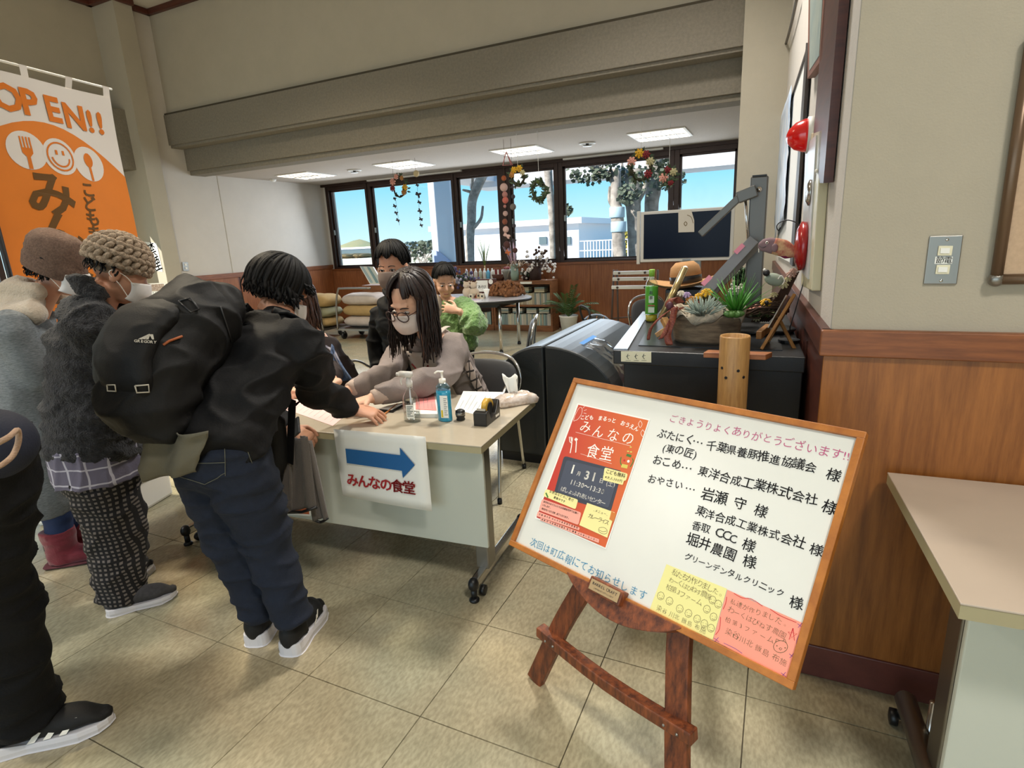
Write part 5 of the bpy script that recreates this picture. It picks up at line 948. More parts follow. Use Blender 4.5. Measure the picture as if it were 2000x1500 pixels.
for i, (x, y) in enumerate(((903, 583), (917, 584))):
    p = rtp(x, y); p.y += .15; b_ = thing('plush_bear', ['cream plush toy half hidden by the girl in green', 'cream plush toy left of the framed card'][i], 'toy', (p.x, p.y, .7), 'cream plush toys on the oval table')
    m = M(); m.ell((p.x, p.y, .77), (.07, .06, .075)); m.to('body', m_plu, b_, True); m = M(); m.ell((p.x, p.y-.01, .87), (.05, .045, .045)); m.to('head', m_plu, b_, True)
    for s_ in (-1, 1): m = M(); m.ell((p.x+s_*.038, p.y, .91), .016); m.to('ear', m_plu, b_, True)
for i, (x, y, cc) in enumerate(((921, 583, '#c9bda8'), (929, 582, '#8a4a34'), (936, 582, '#b8a890'), (943, 583, '#d0c4b0'))): p = rtp(x, y); m = M(); m.bb((p.x-.028, p.y-.02, .70), (p.x+.028, p.y+.03, .765)); o = m.to('craft_block', mat('block%d' % i, cc, .7)); tag(o, ['cream craft block nearest the girl in green', 'dark red craft block second from the girl', 'tan craft block third from the girl', 'pale craft block beside the white cone'][i], 'craft', 'craft blocks on the oval table'); M().bb((p.x-.012, p.y-.022, .72), (p.x+.012, p.y-.02, .745)).to('motif', m_ink, o)
p = rtp(943, 578); p.y += .12; o = thing('framed_card', 'dark framed white card with round badge standing on the oval table', 'sign', (p.x, p.y, .7)); M().bb((p.x-.18, p.y, .70), (p.x+.16, p.y+.02, .93)).to('frame', m_dark, o, bev=.003); M().bb((p.x-.155, p.y-.003, .75), (p.x+.03, p.y, .91)).to('card', m_paper, o); m = M(); m.lathe([(.035, 0), (.035, .004)], (p.x+.08, p.y-.004, .89), 20, Matrix.Rotation(pi/2, 3, 'X')); m.to('badge', m_paper, o)
LPc = Plane((p.x, p.y-.0045, .8), (1, 0, 0), (0, 0, 1)); m = M(); letters(m, 'あそび', LPc.mat(), (-.13, 0), (.0, 0), .05, .01); m.to('lettering', m_ink, o)
p = rtp(951, 584); m = M(); m.lathe([(.004, 0), (.045, .13), (.04, .131)], (p.x, p.y, .70), 16); tag(m.to('paper_cone', m_paper, None, True), 'white upturned paper cone in front of the framed card', 'craft')
p = rtp(925, 588); m = M(); m.bb((p.x-.22, p.y-.06, .7), (p.x+.1, p.y+.06, .712)); o = m.to('craft_tray', m_white); tag(o, 'low white tray of craft paper at the front of the oval table', 'tray'); M().bb((p.x-.2, p.y-.05, .712), (p.x+.08, p.y+.05, .716)).to('paper', mat('paper_lilac', '#b9a8c0', .8), o)
# ================================================================ BOOKSHELF
m_shf = mat('shelf_wood', '#8c5a34', .5, col2='#6f4426', vscale=6, stretch=(1, 1, 6))
def shelf(lab, x0, x1, ya, zt, group='low bookshelves under the windows'):
    t = thing('bookshelf', lab, 'shelf', ((x0+x1)/2, ya+.15, 0), group)
    for x in (x0, x1-.03): M().bb((x, ya, 0), (x+.03, ya+.30, zt)).to('side_panel', m_shf, t)
    M().bb((x0, ya+.28, 0), (x1, ya+.30, zt)).to('back_panel', m_shf, t)
    for z, h in ((0, .09), (.40, .025), (zt-.06, .06)): M().bb((x0+.03, ya+.003, z), (x1-.03, ya+.28, z+h)).to('shelf_board', m_shf, t)
    return t
sA = shelf('low bookshelf at the right end, full of thin books', -4.26, -3.22, 8.36, .815); sB = shelf('low bookshelf to the left, partly behind the girl', -5.35, -4.27, 8.36, .79)
M().bb((-3.75, 8.345, .765), (-3.55, 8.36, .80)).to('shelf_label', m_paper, sA)
rd = random.Random(2); cols = ['#b9b5a4', '#8fa8a4', '#c9c2a8', '#a8a08c', '#7c8c8c', '#c4bfb4']; bm = [mat('book%d' % i, c_, .6) for i, c_ in enumerate(cols)]
proto_b = {}
def books(x0, x1, z0, hh, grp, lab, tilt=0):
    x = x0; n = 0
    while x < x1-.03:
        w_ = rd.choice((.022, .028, .034)); h_ = hh*rd.uniform(.93, 1.0); mi_ = rd.randrange(6); key = (w_, mi_)
        if key not in proto_b:
            m = M(); m.bb((-w_/2, -.08, 0), (w_/2, .08, 1)); q = m.to('book', bm[mi_]); me_ = q.data; proto_b[key] = me_; bpy.data.objects.remove(q)
        o = bpy.data.objects.new('book', proto_b[key]); COL.objects.link(o); o.location = (x+w_/2, 8.50, z0+.001); o.scale = (1, 1, h_); tag(o, lab, 'book', grp); x += w_+.003; n += 1
books(-4.22, -3.26, .425, .19, 'books on the upper tier of the right bookshelf', 'thin pale spined book standing on the upper tier of the right bookshelf')
books(-4.22, -3.26, .09, .19, 'books on the lower tier of the right bookshelf', 'thin pale spined book standing on the lower tier of the right bookshelf')
books(-4.85, -4.32, .09, .21, 'books on the lower tier of the left bookshelf', 'book standing on the lower tier of the left bookshelf')
for i, (x, z) in enumerate(((-3.95, .625), (-3.72, .625), (-3.45, .625), (-4.1, .29), (-3.85, .29), (-3.6, .29), (-3.38, .29))):
    t = thing('book_stack', ('%s stack of flat lying volumes on the %s tier of the right bookshelf' % (('left', 'middle', 'right', 'first', 'second', 'third', 'fourth')[i], 'upper' if i < 3 else 'lower')), 'books', (x, 8.5, z), 'flat lying volumes in the right bookshelf')
    for k_ in range(3): M().bb((x-.085, 8.41, z+k_*.028), (x+.085, 8.57, z+k_*.028+.025)).to('volume', bm[(i+k_) % 6], t)
# pots, bottles and flowers on the shelf
def on(x, y, z=.815, Y=8.5): p = ay(x, y, Y); return V((p.x, Y, z))
btls = [(912, 'sage'), (921, 'white'), (930, 'white'), (939, 'sage'), (947, 'white'), (954, 'blue'), (962, 'white')]
for i, (x, k_) in enumerate(btls):
    S = on(x, 545); cc = {'sage': '#a9b0a0', 'white': '#d0cfca', 'blue': '#58a0c0'}[k_]
    t = thing('squeeze_bottle', ['%s bottle in the row on the shelf, number %s from the left' % (k_, n_) for n_ in ('first', 'second', 'third', 'fourth', 'fifth', 'sixth', 'seventh')][i], 'bottle', tuple(S), 'bottles in a row on the bookshelf'); 
    m = M(); m.lathe([(.028, 0), (.03, .01), (.03, .14), (.015, .17)], S, 14); m.to('body', mat('btl_'+k_, cc, .4), t, True); m = M(); m.lathe([(.012, .165), (.012, .20)], S, 10); m.to('cap', m_white, t, True)
S = on(974, 548); bk = thing('wicker_basket', 'brown boat shaped basket of paper tags on the shelf', 'basket', tuple(S)); m = M(); m.lathe([(.085, 0), (.125, .10), (.115, .10)], S, 24, sx=1, sy=.6); m.to('basket', mat('wicker', '#4f2a1c', .8, bump=.5, bscale=150), bk, True)
for i in range(5): m = M(); m.bb((S.x-.09+i*.038, 8.49, .90), (S.x-.065+i*.038, 8.5, .99+.01*(i % 2))); m.to('tag', m_paper if i % 2 == 0 else m_redp, bk)
S = on(991, 548); pt_ = thing('flower_pot', 'grey ribbed flower pot between the basket and green vase', 'pot', tuple(S)); m = M(); m.lathe([(.05, 0), (.075, .13), (.085, .135), (.085, .18), (.075, .18)], S, 20); m.to('pot', mat('pot_grey', '#8f8e8a', .6), pt_, True); m = M(); m.lathe([(.05, .18), (.05, .21), (.03, .22)], S, 14); m.to('red_lid', m_redp, pt_, True)
S = on(1006, 548, .815, 8.44); vs_ = thing('vase', 'pale green ceramic vase of dried pink stalks on the shelf', 'vase', tuple(S)); m_vg = mat('vase_green', '#8fa396', .4); m = M(); m.lathe([(.06, 0), (.07, .10), (.062, .13), (.06, .24), (.066, .26)], S, 20); m.to('body', m_vg, vs_, True)
flatw = .006; m = M(); blades(m, S+V((0, -.03, .24)), 26, .03, .38, 1, 3, .3, .3, .42); m.to('pink_stalks', mat('stalk_pink', '#b8949a', .8), vs_, True); m = M(); blades(m, S+V((.06, -.02, .20)), 34, .03, .40, .55, 9, 1.5, .3, .9); m.to('straw_stalks', mat('stalk_straw', '#c2a88c', .8), vs_, True)
S = on(948, 545, .815, 8.55); pl = thing('palm_sprout', 'single green palm sprout standing behind the bottles', 'plant', tuple(S)); m = M(); m.tube([S, S+V((0, 0, .25))], .012, 8); m.to('stem', mat('stem_tan', '#a08a5c', .7), pl, True); m = M()
for dx, L in ((-.13, .42), (-.06, .50), (.03, .46), (.14, .42), (.0, .36)): a = S+V((0, 0, .22)); m.tube([a, a+V((dx*.4, 0, L*.5)), a+V((dx, -.02, L))], [.008, .022, .003], 6, flat=.3)
m.to('leaf', mat('leaf_palm', '#6a7c3c', .5), pl, True)
S = on(1046, 548); cf = thing('cotton_flowers', 'dark basket of white cotton flowers at the shelf end', 'flowers', tuple(S)); m = M(); m.lathe([(.09, 0), (.11, .22), (.10, .22)], S, 18); m.to('pot', mat('pot_dark', '#3a2622', .8, bump=.5, bscale=100), cf, True)
rd = random.Random(6); m = M(); m2 = M()
for i in range(55):
    x = rd.gauss(1050, 20); y = rd.gauss(517, 14); y = min(y, 548); q = ay(x, y, 8.42+rd.uniform(-.06, .06)); m.ell(q, rd.uniform(.014, .028), None, 7, 5); m2.tube([S+V((0, 0, .2)), (S+V((0, 0, .2))).lerp(q, .6)+V((0, 0, .05)), q], .003, 4)
for i in range(14): q = ay(1060+rd.uniform(-18, 10), 490+rd.uniform(-8, 12), 8.45); m2.ell(q, .022, None, 6, 4); m2.tube([S+V((0, 0, .25)), q], .003, 4)
m.to('cotton_boll', mat('cotton', '#d8d0ca', .95), cf, True)['kind'] = 'stuff'; m2.to('stems', m_vine, cf)['kind'] = 'stuff'
S = on(1028, 548); sm = thing('leafy_pot', 'small dark leafy pot with pale blooms between vase and cotton', 'plant', tuple(S)); m = M(); m.lathe([(.05, 0), (.06, .08)], S, 14); m.to('pot', MATS['pot_dark'], sm, True); flatw = .012; m = M(); blades(m, S+V((0, 0, .08)), 40, .05, .14, .8, 15, .5, .3, 1.3); m.to('leaves', MATS['leaf_dark'], sm, True); m = M(); [m.ell(S+V((rd.uniform(-.1, .1), rd.uniform(-.1, 0), rd.uniform(.08, .2))), .018, None, 6, 4) for _ in range(12)]; m.to('blooms', MATS['cotton'], sm, True)['kind'] = 'stuff'
S = on(898, 545); bq = thing('flower_bouquet', 'bunch of purple and white flowers behind the girl in green', 'flowers', tuple(S)); m = M(); m2 = M(); m3 = M()
for i in range(70): q = ay(rd.gauss(898, 14), rd.gauss(545, 12), 8.3+rd.uniform(-.08, .08)); (m, m2, m3)[i % 3].ell(q, rd.uniform(.02, .035), None, 6, 4)
m.to('purple_blooms', mat('petal_purple', '#4c4468', .8), bq, True)['kind'] = 'stuff'; m2.to('pale_blooms', mat('petal_palev', '#b9b4c4', .8), bq, True)['kind'] = 'stuff'; m3.to('leaves', MATS['leaf_dark'], bq, True)['kind'] = 'stuff'; m = M(); m.lathe([(.06, 0), (.08, .1)], S, 14); m.to('pot', MATS['pot_dark'], bq, True)
# palm in white pot
S = V((-2.90, 8.22, 0)); pp = thing('potted_palm', 'feathery green palm in a tapered white pot on the floor', 'plant', tuple(S)); m = M(); m.lathe([(.105, 0), (.108, .02)], S, 24); m.to('saucer', mat('saucer_green', '#4f8a5c', .5), pp, True); m = M(); m.lathe([(.105, .02), (.14, .27), (.148, .275), (.148, .29), (.13, .285), (.12, .25)], S, 28); m.to('pot', m_white, pp, True)
rd = random.Random(12)
for i in range(22):
    t = rd.uniform(0, 6.28); e_ = rd.uniform(.2, 1.25); L = rd.uniform(.35, .55); d = V((cos(t)*sin(e_), sin(t)*sin(e_)*.6, cos(e_))); a = S+V((0, 0, .27)); P_ = cat_rom([a, a+d*L*.5+V((0, 0, .03)), a+d*L+V((0, 0, -.10*e_))], 4); m = M(); m.tube(P_, .004, 5)
    for k_ in range(2, len(P_)):
        tg = (P_[k_]-P_[k_-1]).normalized(); s_ = tg.cross(V((0, 0, 1))).normalized()
        for sg_ in (-1, 1):
            for off in (0, .5): b_ = P_[k_].lerp(P_[k_-1], off); e2 = b_+s_*sg_*.10+tg*.05+V((0, 0, -.02)); m.add([b_, b_.lerp(e2, .5)+tg*.010, e2, b_.lerp(e2, .5)-tg*.010], [(0, 1, 2, 3)])
    m.to('frond', mat('frond_green', '#47622e', .55, var=.3, vscale=10), pp)
# duffel bag on chair
q = ay(1165, 640, 6.9); dbx = thing('duffel_bag', 'black bag with light zips and a raised handle near the palm', 'bag', (q.x, 6.9, 0)); c = V((q.x, 6.9, .36)); m = M(); m.ell(c, (.20, .12, .14)); m.to('body', m_lea, dbx, True); m = M(); m.tube(cat_rom([c+V((-.16, -.05, .06)), c+V((-.2, -.06, .24)), c+V((-.10, -.04, .2)), c+V((-.06, -.06, .1))], 4), .014, 8); m.to('handle', m_black, dbx, True)
for dx in (-.09, .02, .11): m = M(); m.tube(cat_rom([c+V((dx, -.115, -.05)), c+V((dx, -.125, .03)), c+V((dx+.01, -.07, .12))], 4), .005, 6); m.to('zip', m_pine, dbx, True)
t = thing('low_stool', 'low dark stool under the black bag', 'stool', (q.x, 6.9, 0)); M().bb((q.x-.2, 6.75, .18), (q.x+.2, 7.05, .22)).to('seat', m_black, t); [M().bb((q.x+a-.015, 6.9+b-.015, 0), (q.x+a+.015, 6.9+b+.015, .18)).to('leg', m_black, t) for a in (-.18, .18) for b in (-.12, .12)]
# ================================================================ RICE SACK TROLLEYS
m_sack = mat('sack_paper', '#b89a68', .85, var=.15, vscale=8, bump=.15, bscale=20); m_sackw = mat('sack_white', '#c9bcb4', .7, var=.15, vscale=8)
def trolley(lab, x0, x1, y, hx):
    t = thing('hand_trolley', lab, 'trolley', ((x0+x1)/2, y, 0), 'flatbed trolleys with sacks'); M().bb((x0, y-.3, .15), (x1, y+.3, .18)).to('deck', m_steel, t)
    m = M(); m.tube(cat_rom([(hx, y-.3, .17), (hx-.03*(1 if hx > (x0+x1)/2 else -1), y-.3, .55), (hx-.10*(1 if hx > (x0+x1)/2 else -1), y-.3, .80), (hx-.2*(1 if hx > (x0+x1)/2 else -1), y-.3, .83), (hx-.75*(1 if hx > (x0+x1)/2 else -1), y-.3, .83)], 5), .016, 10); m.to('handle', m_steel, t, True)
    for x in (x0+.1, x1-.1):
        for yy in (y-.22, y+.22): m = M(); m.lathe([(.03, -.018), (.06, -.015), (.06, .015), (.03, .018)], (x, yy, .06), 16, Matrix.Rotation(pi/2, 3, 'Y')); w_ = m.to('wheel', m_black, t, True); M().bb((x-.025, yy-.02, .09), (x+.025, yy+.02, .15)).to('bracket', m_steel, w_)
    return t
trolley('trolley nearest the corner loaded with brown paper rice sacks', -7.55, -6.72, 7.3, -6.72); trolley('trolley behind the boy loaded with pale rice sacks', -6.55, -5.75, 7.4, -6.50)
def sack(lab, c, sx, sy, sz, m_, txt=None):
    t = thing('rice_sack', lab, 'sack', tuple(c), 'stacked rice sacks'); m = M(); vs = []; n = 24; rg = 12; c = V(c)
    for j in range(rg+1):
        f = -1+2*j/rg; w_ = (1-abs(f)**6)**.5 if abs(f) < 1 else .0; w_ = max(w_, .25)
        for i in range(n): a = 2*pi*i/n; ca, sa = cos(a), sin(a); q_ = (abs(ca)**3+abs(sa)**3)**(-1/3); vs.append(c+V((f*sx/2, ca*q_*sy/2*(.6+.4*w_), sz/2+sa*q_*sz/2*w_+.01*noise.noise(V((f*3, a, c.x))))))
    m.add(vs, [(j*n+i, j*n+(i+1) % n, (j+1)*n+(i+1) % n, (j+1)*n+i) for j in range(rg) for i in range(n)]+[tuple(range(n))[::-1], tuple(rg*n+i for i in range(n))]); m.to('bag', m_, t, True)
    if txt: P_ = Plane(c+V((0, -sy/2-.004, sz*.5)), (1, 0, 0), (0, 0, 1)); m = M(); letters(m, txt, P_.mat(), (-.16, -.02), (.12, -.02), .05, .02); m.to('print', mat('sack_print', '#5a4a38', .8), t)
    return t
z = .18
for k_, (lab, mm, txt) in enumerate((('bottom brown rice sack with faint print on the corner trolley', m_sack, '玄米'), ('grey green banded rice sack in the middle of the corner trolley', mat('sack_sage', '#97977c', .8, var=.1), None), ('top brown rice sack printed in a line on the corner trolley', m_sack, '千葉県産米'))):
    sack(lab, (-7.08, 7.33, z), .78, .46, .17 if k_ < 2 else .22, mm, txt); z += .165
z = .18
for k_, lab in enumerate(('bottom pale rice sack on the trolley behind the boy', 'middle pale rice sack on the trolley behind the boy', 'top pale rice sack on the trolley behind the boy')): sack(lab, (-6.15, 7.45, z), .74, .46, .19, (m_sackw, m_sack, m_sackw)[k_]); z += .18
# leaflet rack
mr = thing('leaflet_rack', 'tilted leaflet rack with blue and white magazines left of the boy', 'rack', tuple(ay(727, 555, 7.6))); P_ = Plane(ay(727, 540, 7.6), (1, 0, 0), (-.22, .25, 1)); m = M(); a = [P_.uv(*p) for p in ((708, 525), (734, 519), (748, 550), (722, 557))]; m.prism(a[::-1], 0, .03, P_.mat()); m.to('backboard', m_white, mr)
for k_ in range(4): m = M(); a = [P_.uv(*p) for p in ((710+k_*6, 525-k_*1.3), (715+k_*6, 524-k_*1.3), (729+k_*5.5, 553-k_*1.5), (724+k_*5.5, 555-k_*1.5))]; m.prism(a[::-1], .03, .036, P_.mat()); m.to('magazine', mat('mag%d' % k_, ('#9fb4bc', '#d0d4cc', '#7c9aa0', '#c0c8c4')[k_], .5), mr)
q = ay(727, 557, 7.6); M().bb((q.x-.2, 7.58, .55), (q.x+.2, 7.9, q.z)).to('shelf_top', m_shf, mr); M().bb((q.x-.15, 7.62, 0), (q.x+.15, 7.86, .55)).to('stand', m_shf, mr)
# ================================================================ HANGING DECORATIONS
m_wr = mat('wreath_vine', '#33301f', .9); 
def wreath(lab, x, y, Y, R_, flowers, lx, ly, seed=0, leafy=.5):
    c = ay(x, y, Y); t = thing('wreath', lab, 'wreath', (c.x, c.y, ZA if c.z+R_ < ZA else c.z), 'wreaths hanging in the alcove'); rd = random.Random(seed); m = M()
    for k_ in range(3): m.tube([c+V((cos(a)*(R_+rd.uniform(-.012, .012))*.85, rd.uniform(-.015, .015), sin(a)*(R_+rd.uniform(-.012, .012))*1.1)) for a in [2*pi*i/18 for i in range(18)]], .010, 6, close=True)
    m.to('ring', m_wr, t, True); m = M()
    for i in range(int(60*leafy)): a = rd.uniform(0, 6.28); q = c+V((cos(a)*R_*.9, rd.uniform(-.03, .03), sin(a)*R_*1.1)); d = V((rd.gauss(0, 1), rd.gauss(0, .5), rd.gauss(0, 1))).normalized(); s_ = d.cross(V((0, 1, 0))).normalized()*.014; m.add([q, q+d*.03+s_, q+d*.065, q+d*.03-s_], [(0, 1, 2, 3)])
    m.to('leaves', MATS['leaf_dark'], t)['kind'] = 'stuff'
    for i, (a, mm, r_) in enumerate(flowers): rose(c+V((cos(a)*R_*.85, -.03, sin(a)*R_*1.05)), r_, mm, 'flower', t, i, (0, -1, 0))
    a = az(lx, ly, ZA); a = V((c.x, c.y, ZA)); m = M(); m.tube([a, c+V((0, 0, R_))], .002, 4); m.to('thread', m_white, t); return t
wreath('vine wreath with pink, red and yellow flowers under the second ceiling light', 780, 364, 7.2, .13, [(2.6, m_rosep, .045), (3.3, m_redp, .04), (-.2, m_yel, .045), (-.7, m_orp, .04), (1.8, m_rosep, .035), (.9, m_orp, .03)], 780, 325, 1)
wreath('small vine wreath topped with yellow flowers beside the pink garland', 1012, 345, 6.2, .085, [(1.2, m_yel, .035), (2.2, m_yel, .035), (2.9, m_orp, .03), (.4, MATS['petal_pale'], .03)], 1012, 300, 2)
wreath('plain brown leafy wreath at the right edge of the fourth window', 1053, 373, 6.2, .09, [(1.6, MATS['dry_green'], .02)], 1050, 315, 3, 1.6)
wreath('round green wreath with red, white and yellow roses under the last ceiling light', 1252, 325, 6.4, .125, [(1.7, m_yel, .045), (1.0, m_redp, .04), (2.7, m_rosep, .045), (.3, MATS['petal_pale'], .04), (-.7, m_redp, .04), (3.6, m_wr, .03)], 1252, 285, 4, 1.4)
wreath('narrow spray of pink and red roses hanging right of the round rose wreath', 1307, 345, 6.4, .066, [(1.8, m_redp, .035), (.6, MATS['petal_pale'], .038), (3.3, m_rosep, .045), (-1.2, m_redp, .03)], 1312, 275, 5, 1.2)
def garland(lab, pts, Y, items, grp='string garlands in the windows'):
    P_ = [ay(x, y, Y) for x, y in pts]; t = thing('garland', lab, 'garland', tuple(P_[0]), grp); m = M(); m.tube([V((P_[0].x, Y, ZA))]+P_, .0022, 4); m.to('string', m_vine, t)
    for i, (x, y, r_, mm) in enumerate(items):
        c = ay(x, y, Y); m = M(); rd = random.Random(i)
        if r_ < 0:
            r_ = -r_; s_ = [(rd.uniform(-.3, .3)+a) for a in (0, 2.1, 3.2, 5.2)]
            for a in s_: m.ell(c+V((cos(a), 0, sin(a)))*r_*.45, (r_*.62, .008, r_*.32), Matrix.Rotation(-a, 3, 'Y'), 8, 5)
        else: m.ell(c, (r_, r_*.8, r_), None, 12, 8)
        m.to('charm', mm, t, True)
    return t
m_lf = mat('felt_leaf', '#3f3a42', .9)
garland('string of dark felt leaves hanging left, below the flower wreath', [(772, 385), (780, 440)], 7.1, [(771, 388, -.03, m_lf), (771, 402, -.035, m_lf), (774, 416, -.035, m_lf), (777, 430, -.035, m_lf)])
garland('string of dark felt leaves with a cream ball on top', [(812, 335), (822, 440)], 7.1, [(813, 339, .045, mat('ball_cream', '#cbb78e', .8)), (815, 361, -.03, m_lf), (817, 380, -.05, m_lf), (819, 395, -.035, m_lf), (820, 412, -.04, m_lf), (822, 428, -.035, m_lf), (823, 440, -.03, m_lf)])
m_kn = mat('felt_rose', '#b07a72', .9); m_kn2 = mat('felt_dark', '#4a2c2a', .9); m_kn3 = mat('felt_orange', '#b0603a', .9); m_ltp = mat('felt_pale', '#c9a8a2', .9)
garland('long pink string garland of felt animals in front of the window mullion', [(985, 315), (984, 400), (990, 500)], 6.6, [(984, 348, .032, m_kn3), (984, 366, .05, m_ltp), (986, 380, .036, m_kn), (987, 391, .04, mat('felt_coral', '#c0685c', .9)), (986, 403, .02, m_kn), (987, 417, .032, m_ltp), (986, 433, .035, mat('felt_copper', '#8a5240', .9)), (988, 448, .04, m_ltp), (990, 460, -.05, m_ltp), (990, 478, .045, m_kn2), (992, 493, -.04, m_kn3)])
garland('garland of grey felt rounds hanging right of the pink garland', [(1001, 360), (1005, 495)], 6.6, [(1001, 366, -.03, m_lf), (1002, 384, .028, m_lf), (1002, 404, .04, mat('felt_grey', '#77706c', .9)), (1003, 422, .012, m_lf), (1004, 441, .026, m_lf), (1004, 455, .012, m_lf), (1004, 470, -.035, m_lf), (1006, 489, .034, m_kn2)])
t = thing('ribbon_hanger', 'pink ribbon triangle holding the long garland at the ceiling', 'ribbon', tuple(ay(990, 310, 6.6))); m = M(); m.tube([ay(988, 298, 6.6), ay(982, 323, 6.6), ay(1001, 322, 6.6), ay(989, 298, 6.6)], .006, 6); m.tube([ay(989, 296, 6.6), ay(998, 322, 6.6)], .012, 6, flat=.3); m.to('ribbon', mat('ribbon_pink', '#d0807c', .7), t)
# ================================================================ OUTSIDE
gr = M(); gr.add([(-220, 9.2, -.3), (60, 9.2, -.3), (60, 260, -.3), (-220, 260, -.3)], [(0, 1, 2, 3)]); struct(gr.to('ground', mat('ground_pale', '#cfc6b8', .9, col2='#c0b8aa', vscale=.5)))
fld = M(); fld.add([(-200, 32, -.29), (-16, 32, -.29), (-16, 90, -.29), (-200, 90, -.29)], [(0, 1, 2, 3)]); struct(fld.to('field', mat('field_dry', '#cdbd98', .9, col2='#e0d8c4', vscale=.12, stretch=(1, 6, 1))))
m_out = mat('concrete_white', '#d9dbe4', .8); po_ = thing('porch', 'white concrete porch with arched column and long canopy outside the windows', 'porch', (-6.8, 11, 0))
m = M(); m.bb((-7.05, 11, -.3), (-6.50, 11.4, 3.2)); m.to('column', m_out, po_); m = M(); vs = [(-7.05, .0)]+[(-7.05+.5*(i/12), 1.02+.30*cos(pi*.5*(i/12))) for i in range(13)]+[(-6.55, 0)]
m = M(); m.prism([(p[0], p[1]) for p in vs], 0, .02, Matrix.Translation((0, 10.98, 0)) @ Matrix.Rotation(pi/2, 4, 'X')); m.to('arch_shade', mat('arch_shade_blue', '#a8b4d8', .8), po_)  # bluish shadow of the arch, put into the colour of a thin sheet
c1_ = ay(1100, 352, 13); m = M(); m.bb((-7.1, 13, c1_.z), (4, 14, c1_.z+.9)); m.to('canopy', m_out, po_); c2_ = ax(838, 372, -7.1); m = M(); m.bb((-7.4, 11.0, c1_.z+.12), (-6.4, 14, c1_.z+.7)); m.to('canopy_wing', m_out, po_)
M().bb((1.2, 13, -.3), (2.0, 13.8, c1_.z)).to('column', m_out, po_)
q = [ay(x, y, 30) for x, y in ((905, 440), (1130, 436))]; wbd_ = thing('white_building', 'long low white building across the yard', 'building', (q[1].x, 30, -.3)); M().bb((q[0].x-2, 30, -.3), (q[1].x, 38, q[1].z)).to('wall', m_out, wbd_); M().bb((q[0].x-2.2, 29.6, q[1].z), (q[1].x+.3, 38.3, q[1].z+.3)).to('roof', m_out, wbd_)
for x in (1053, 1100): a, b = ay(x, 463, 29.95), ay(x+15, 477, 29.95); M().bb((a.x, 29.9, b.z), (b.x, 30, a.z)).to('window', mat('far_glass', '#5a6a70', .3), wbd_)
a, b = ay(655, 488, 110), ay(722, 499, 110); fb = thing('far_hall', 'far low white hall beyond the field at left', 'building', (a.x, 110, 0)); M().bb((a.x, 110, -.3), (b.x+8, 118, a.z)).to('wall', m_out, fb); M().bb((a.x+1, 109.8, b.z+.3), (b.x+6, 110, b.z+1.4)).to('window', MATS['far_glass'], fb); M().bb((a.x-.5, 109.6, a.z), (b.x+8.5, 118, a.z+.4)).to('roof', m_out, fb)
a, b = ay(1150, 470, 24), ay(1222, 508, 24); fe = thing('yard_fence', 'white wire mesh fence across the yard', 'fence', (a.x, 24, -.3)); 
for i in range(24):
    x = a.x-.2-i*.0 + i*(b.x+1.5-a.x)/23; M().bb((x-.02, 24, -.3), (x+.02, 24.03, a.z)).to('picket', m_out, fe)
for z_ in (-.15, .35, .85, a.z-.03): M().bb((a.x-.4, 23.98, z_), (b.x+1.6, 24.0, z_+.04)).to('rail', m_out, fe)
a = ay(905, 478, 26); b = ay(978, 510, 26); f2 = thing('yard_fence', 'white fence behind the leaning bare trunk', 'fence', (a.x, 26, -.3)); 
for i in range(16): x = a.x+i*(b.x-a.x)/15; M().bb((x-.03, 26, -.3), (x+.03, 26.03, a.z-.1)).to('picket', m_out, f2)
M().bb((a.x, 25.98, a.z-.25), (b.x, 26, a.z-.17)).to('rail', m_out, f2)
# hills and far trees
def foliage(m, c, r, n, s_, rd):
    for i in range(n):
        d = V((rd.gauss(0, 1), rd.gauss(0, 1), rd.gauss(0, 1))).normalized()*rd.uniform(.6, 1); q = V(c)+V((d.x*r[0], d.y*r[1], d.z*r[2])); u = V((rd.gauss(0, 1), rd.gauss(0, 1), rd.gauss(0, 1))).normalized(); w_ = u.orthogonal().normalized()*s_*.5; u = u*s_; m.add([q-u*.5, q+w_, q+u*.5, q-w_], [(0, 1, 2, 3)])
m = M(); rd = random.Random(5); hp = [(640, 484), (655, 471), (668, 468), (682, 472), (700, 479), (722, 485), (740, 488)]; P_ = [ay(x, y, 170) for x, y in hp]; vs = []; 
for p in P_: vs += [V((p.x, 170, -.3)), V((p.x, 172, p.z*.6)), V((p.x, 180, p.z))]
m.add(vs, [(3*i+k_, 3*i+3+k_, 3*i+4+k_, 3*i+1+k_) for i in range(len(P_)-1) for k_ in range(2)]); struct(m.to('hill', mat('hill_green', '#7c8468', .95, col2='#98906c', vscale=.12), None, True))
for i, (x0, x1, y0, y1, Y) in enumerate(((790, 840, 470, 490, 140), (900, 980, 468, 484, 140), (660, 722, 494, 503, 80))):
    a, b = ay(x0, y1, Y), ay(x1, y0, Y); m = M(); rd = random.Random(i); n = 16
    for k_ in range(n): c = V((a.x+(b.x-a.x)*(k_+.5)/n, Y+rd.uniform(-2, 2), a.z+(b.z-a.z)*.4)); m.ell(c, ((b.x-a.x)/n*.7, 2, (b.z-a.z)*rd.uniform(.45, .7)), None, 8, 6)
    m.bb((a.x, Y, -.3), (b.x, Y+1, a.z+.2)); o = m.to('far_tree_line', mat('far_green%d' % i, ('#6c7468', '#707868', '#7c6c4c')[i], .95), None, True); tag(o, ('grey green line of distant trees left of the porch column', 'line of distant trees behind the leaning trunk', 'brownish hedge line across the left field')[i], 'trees'); o['kind'] = 'stuff'
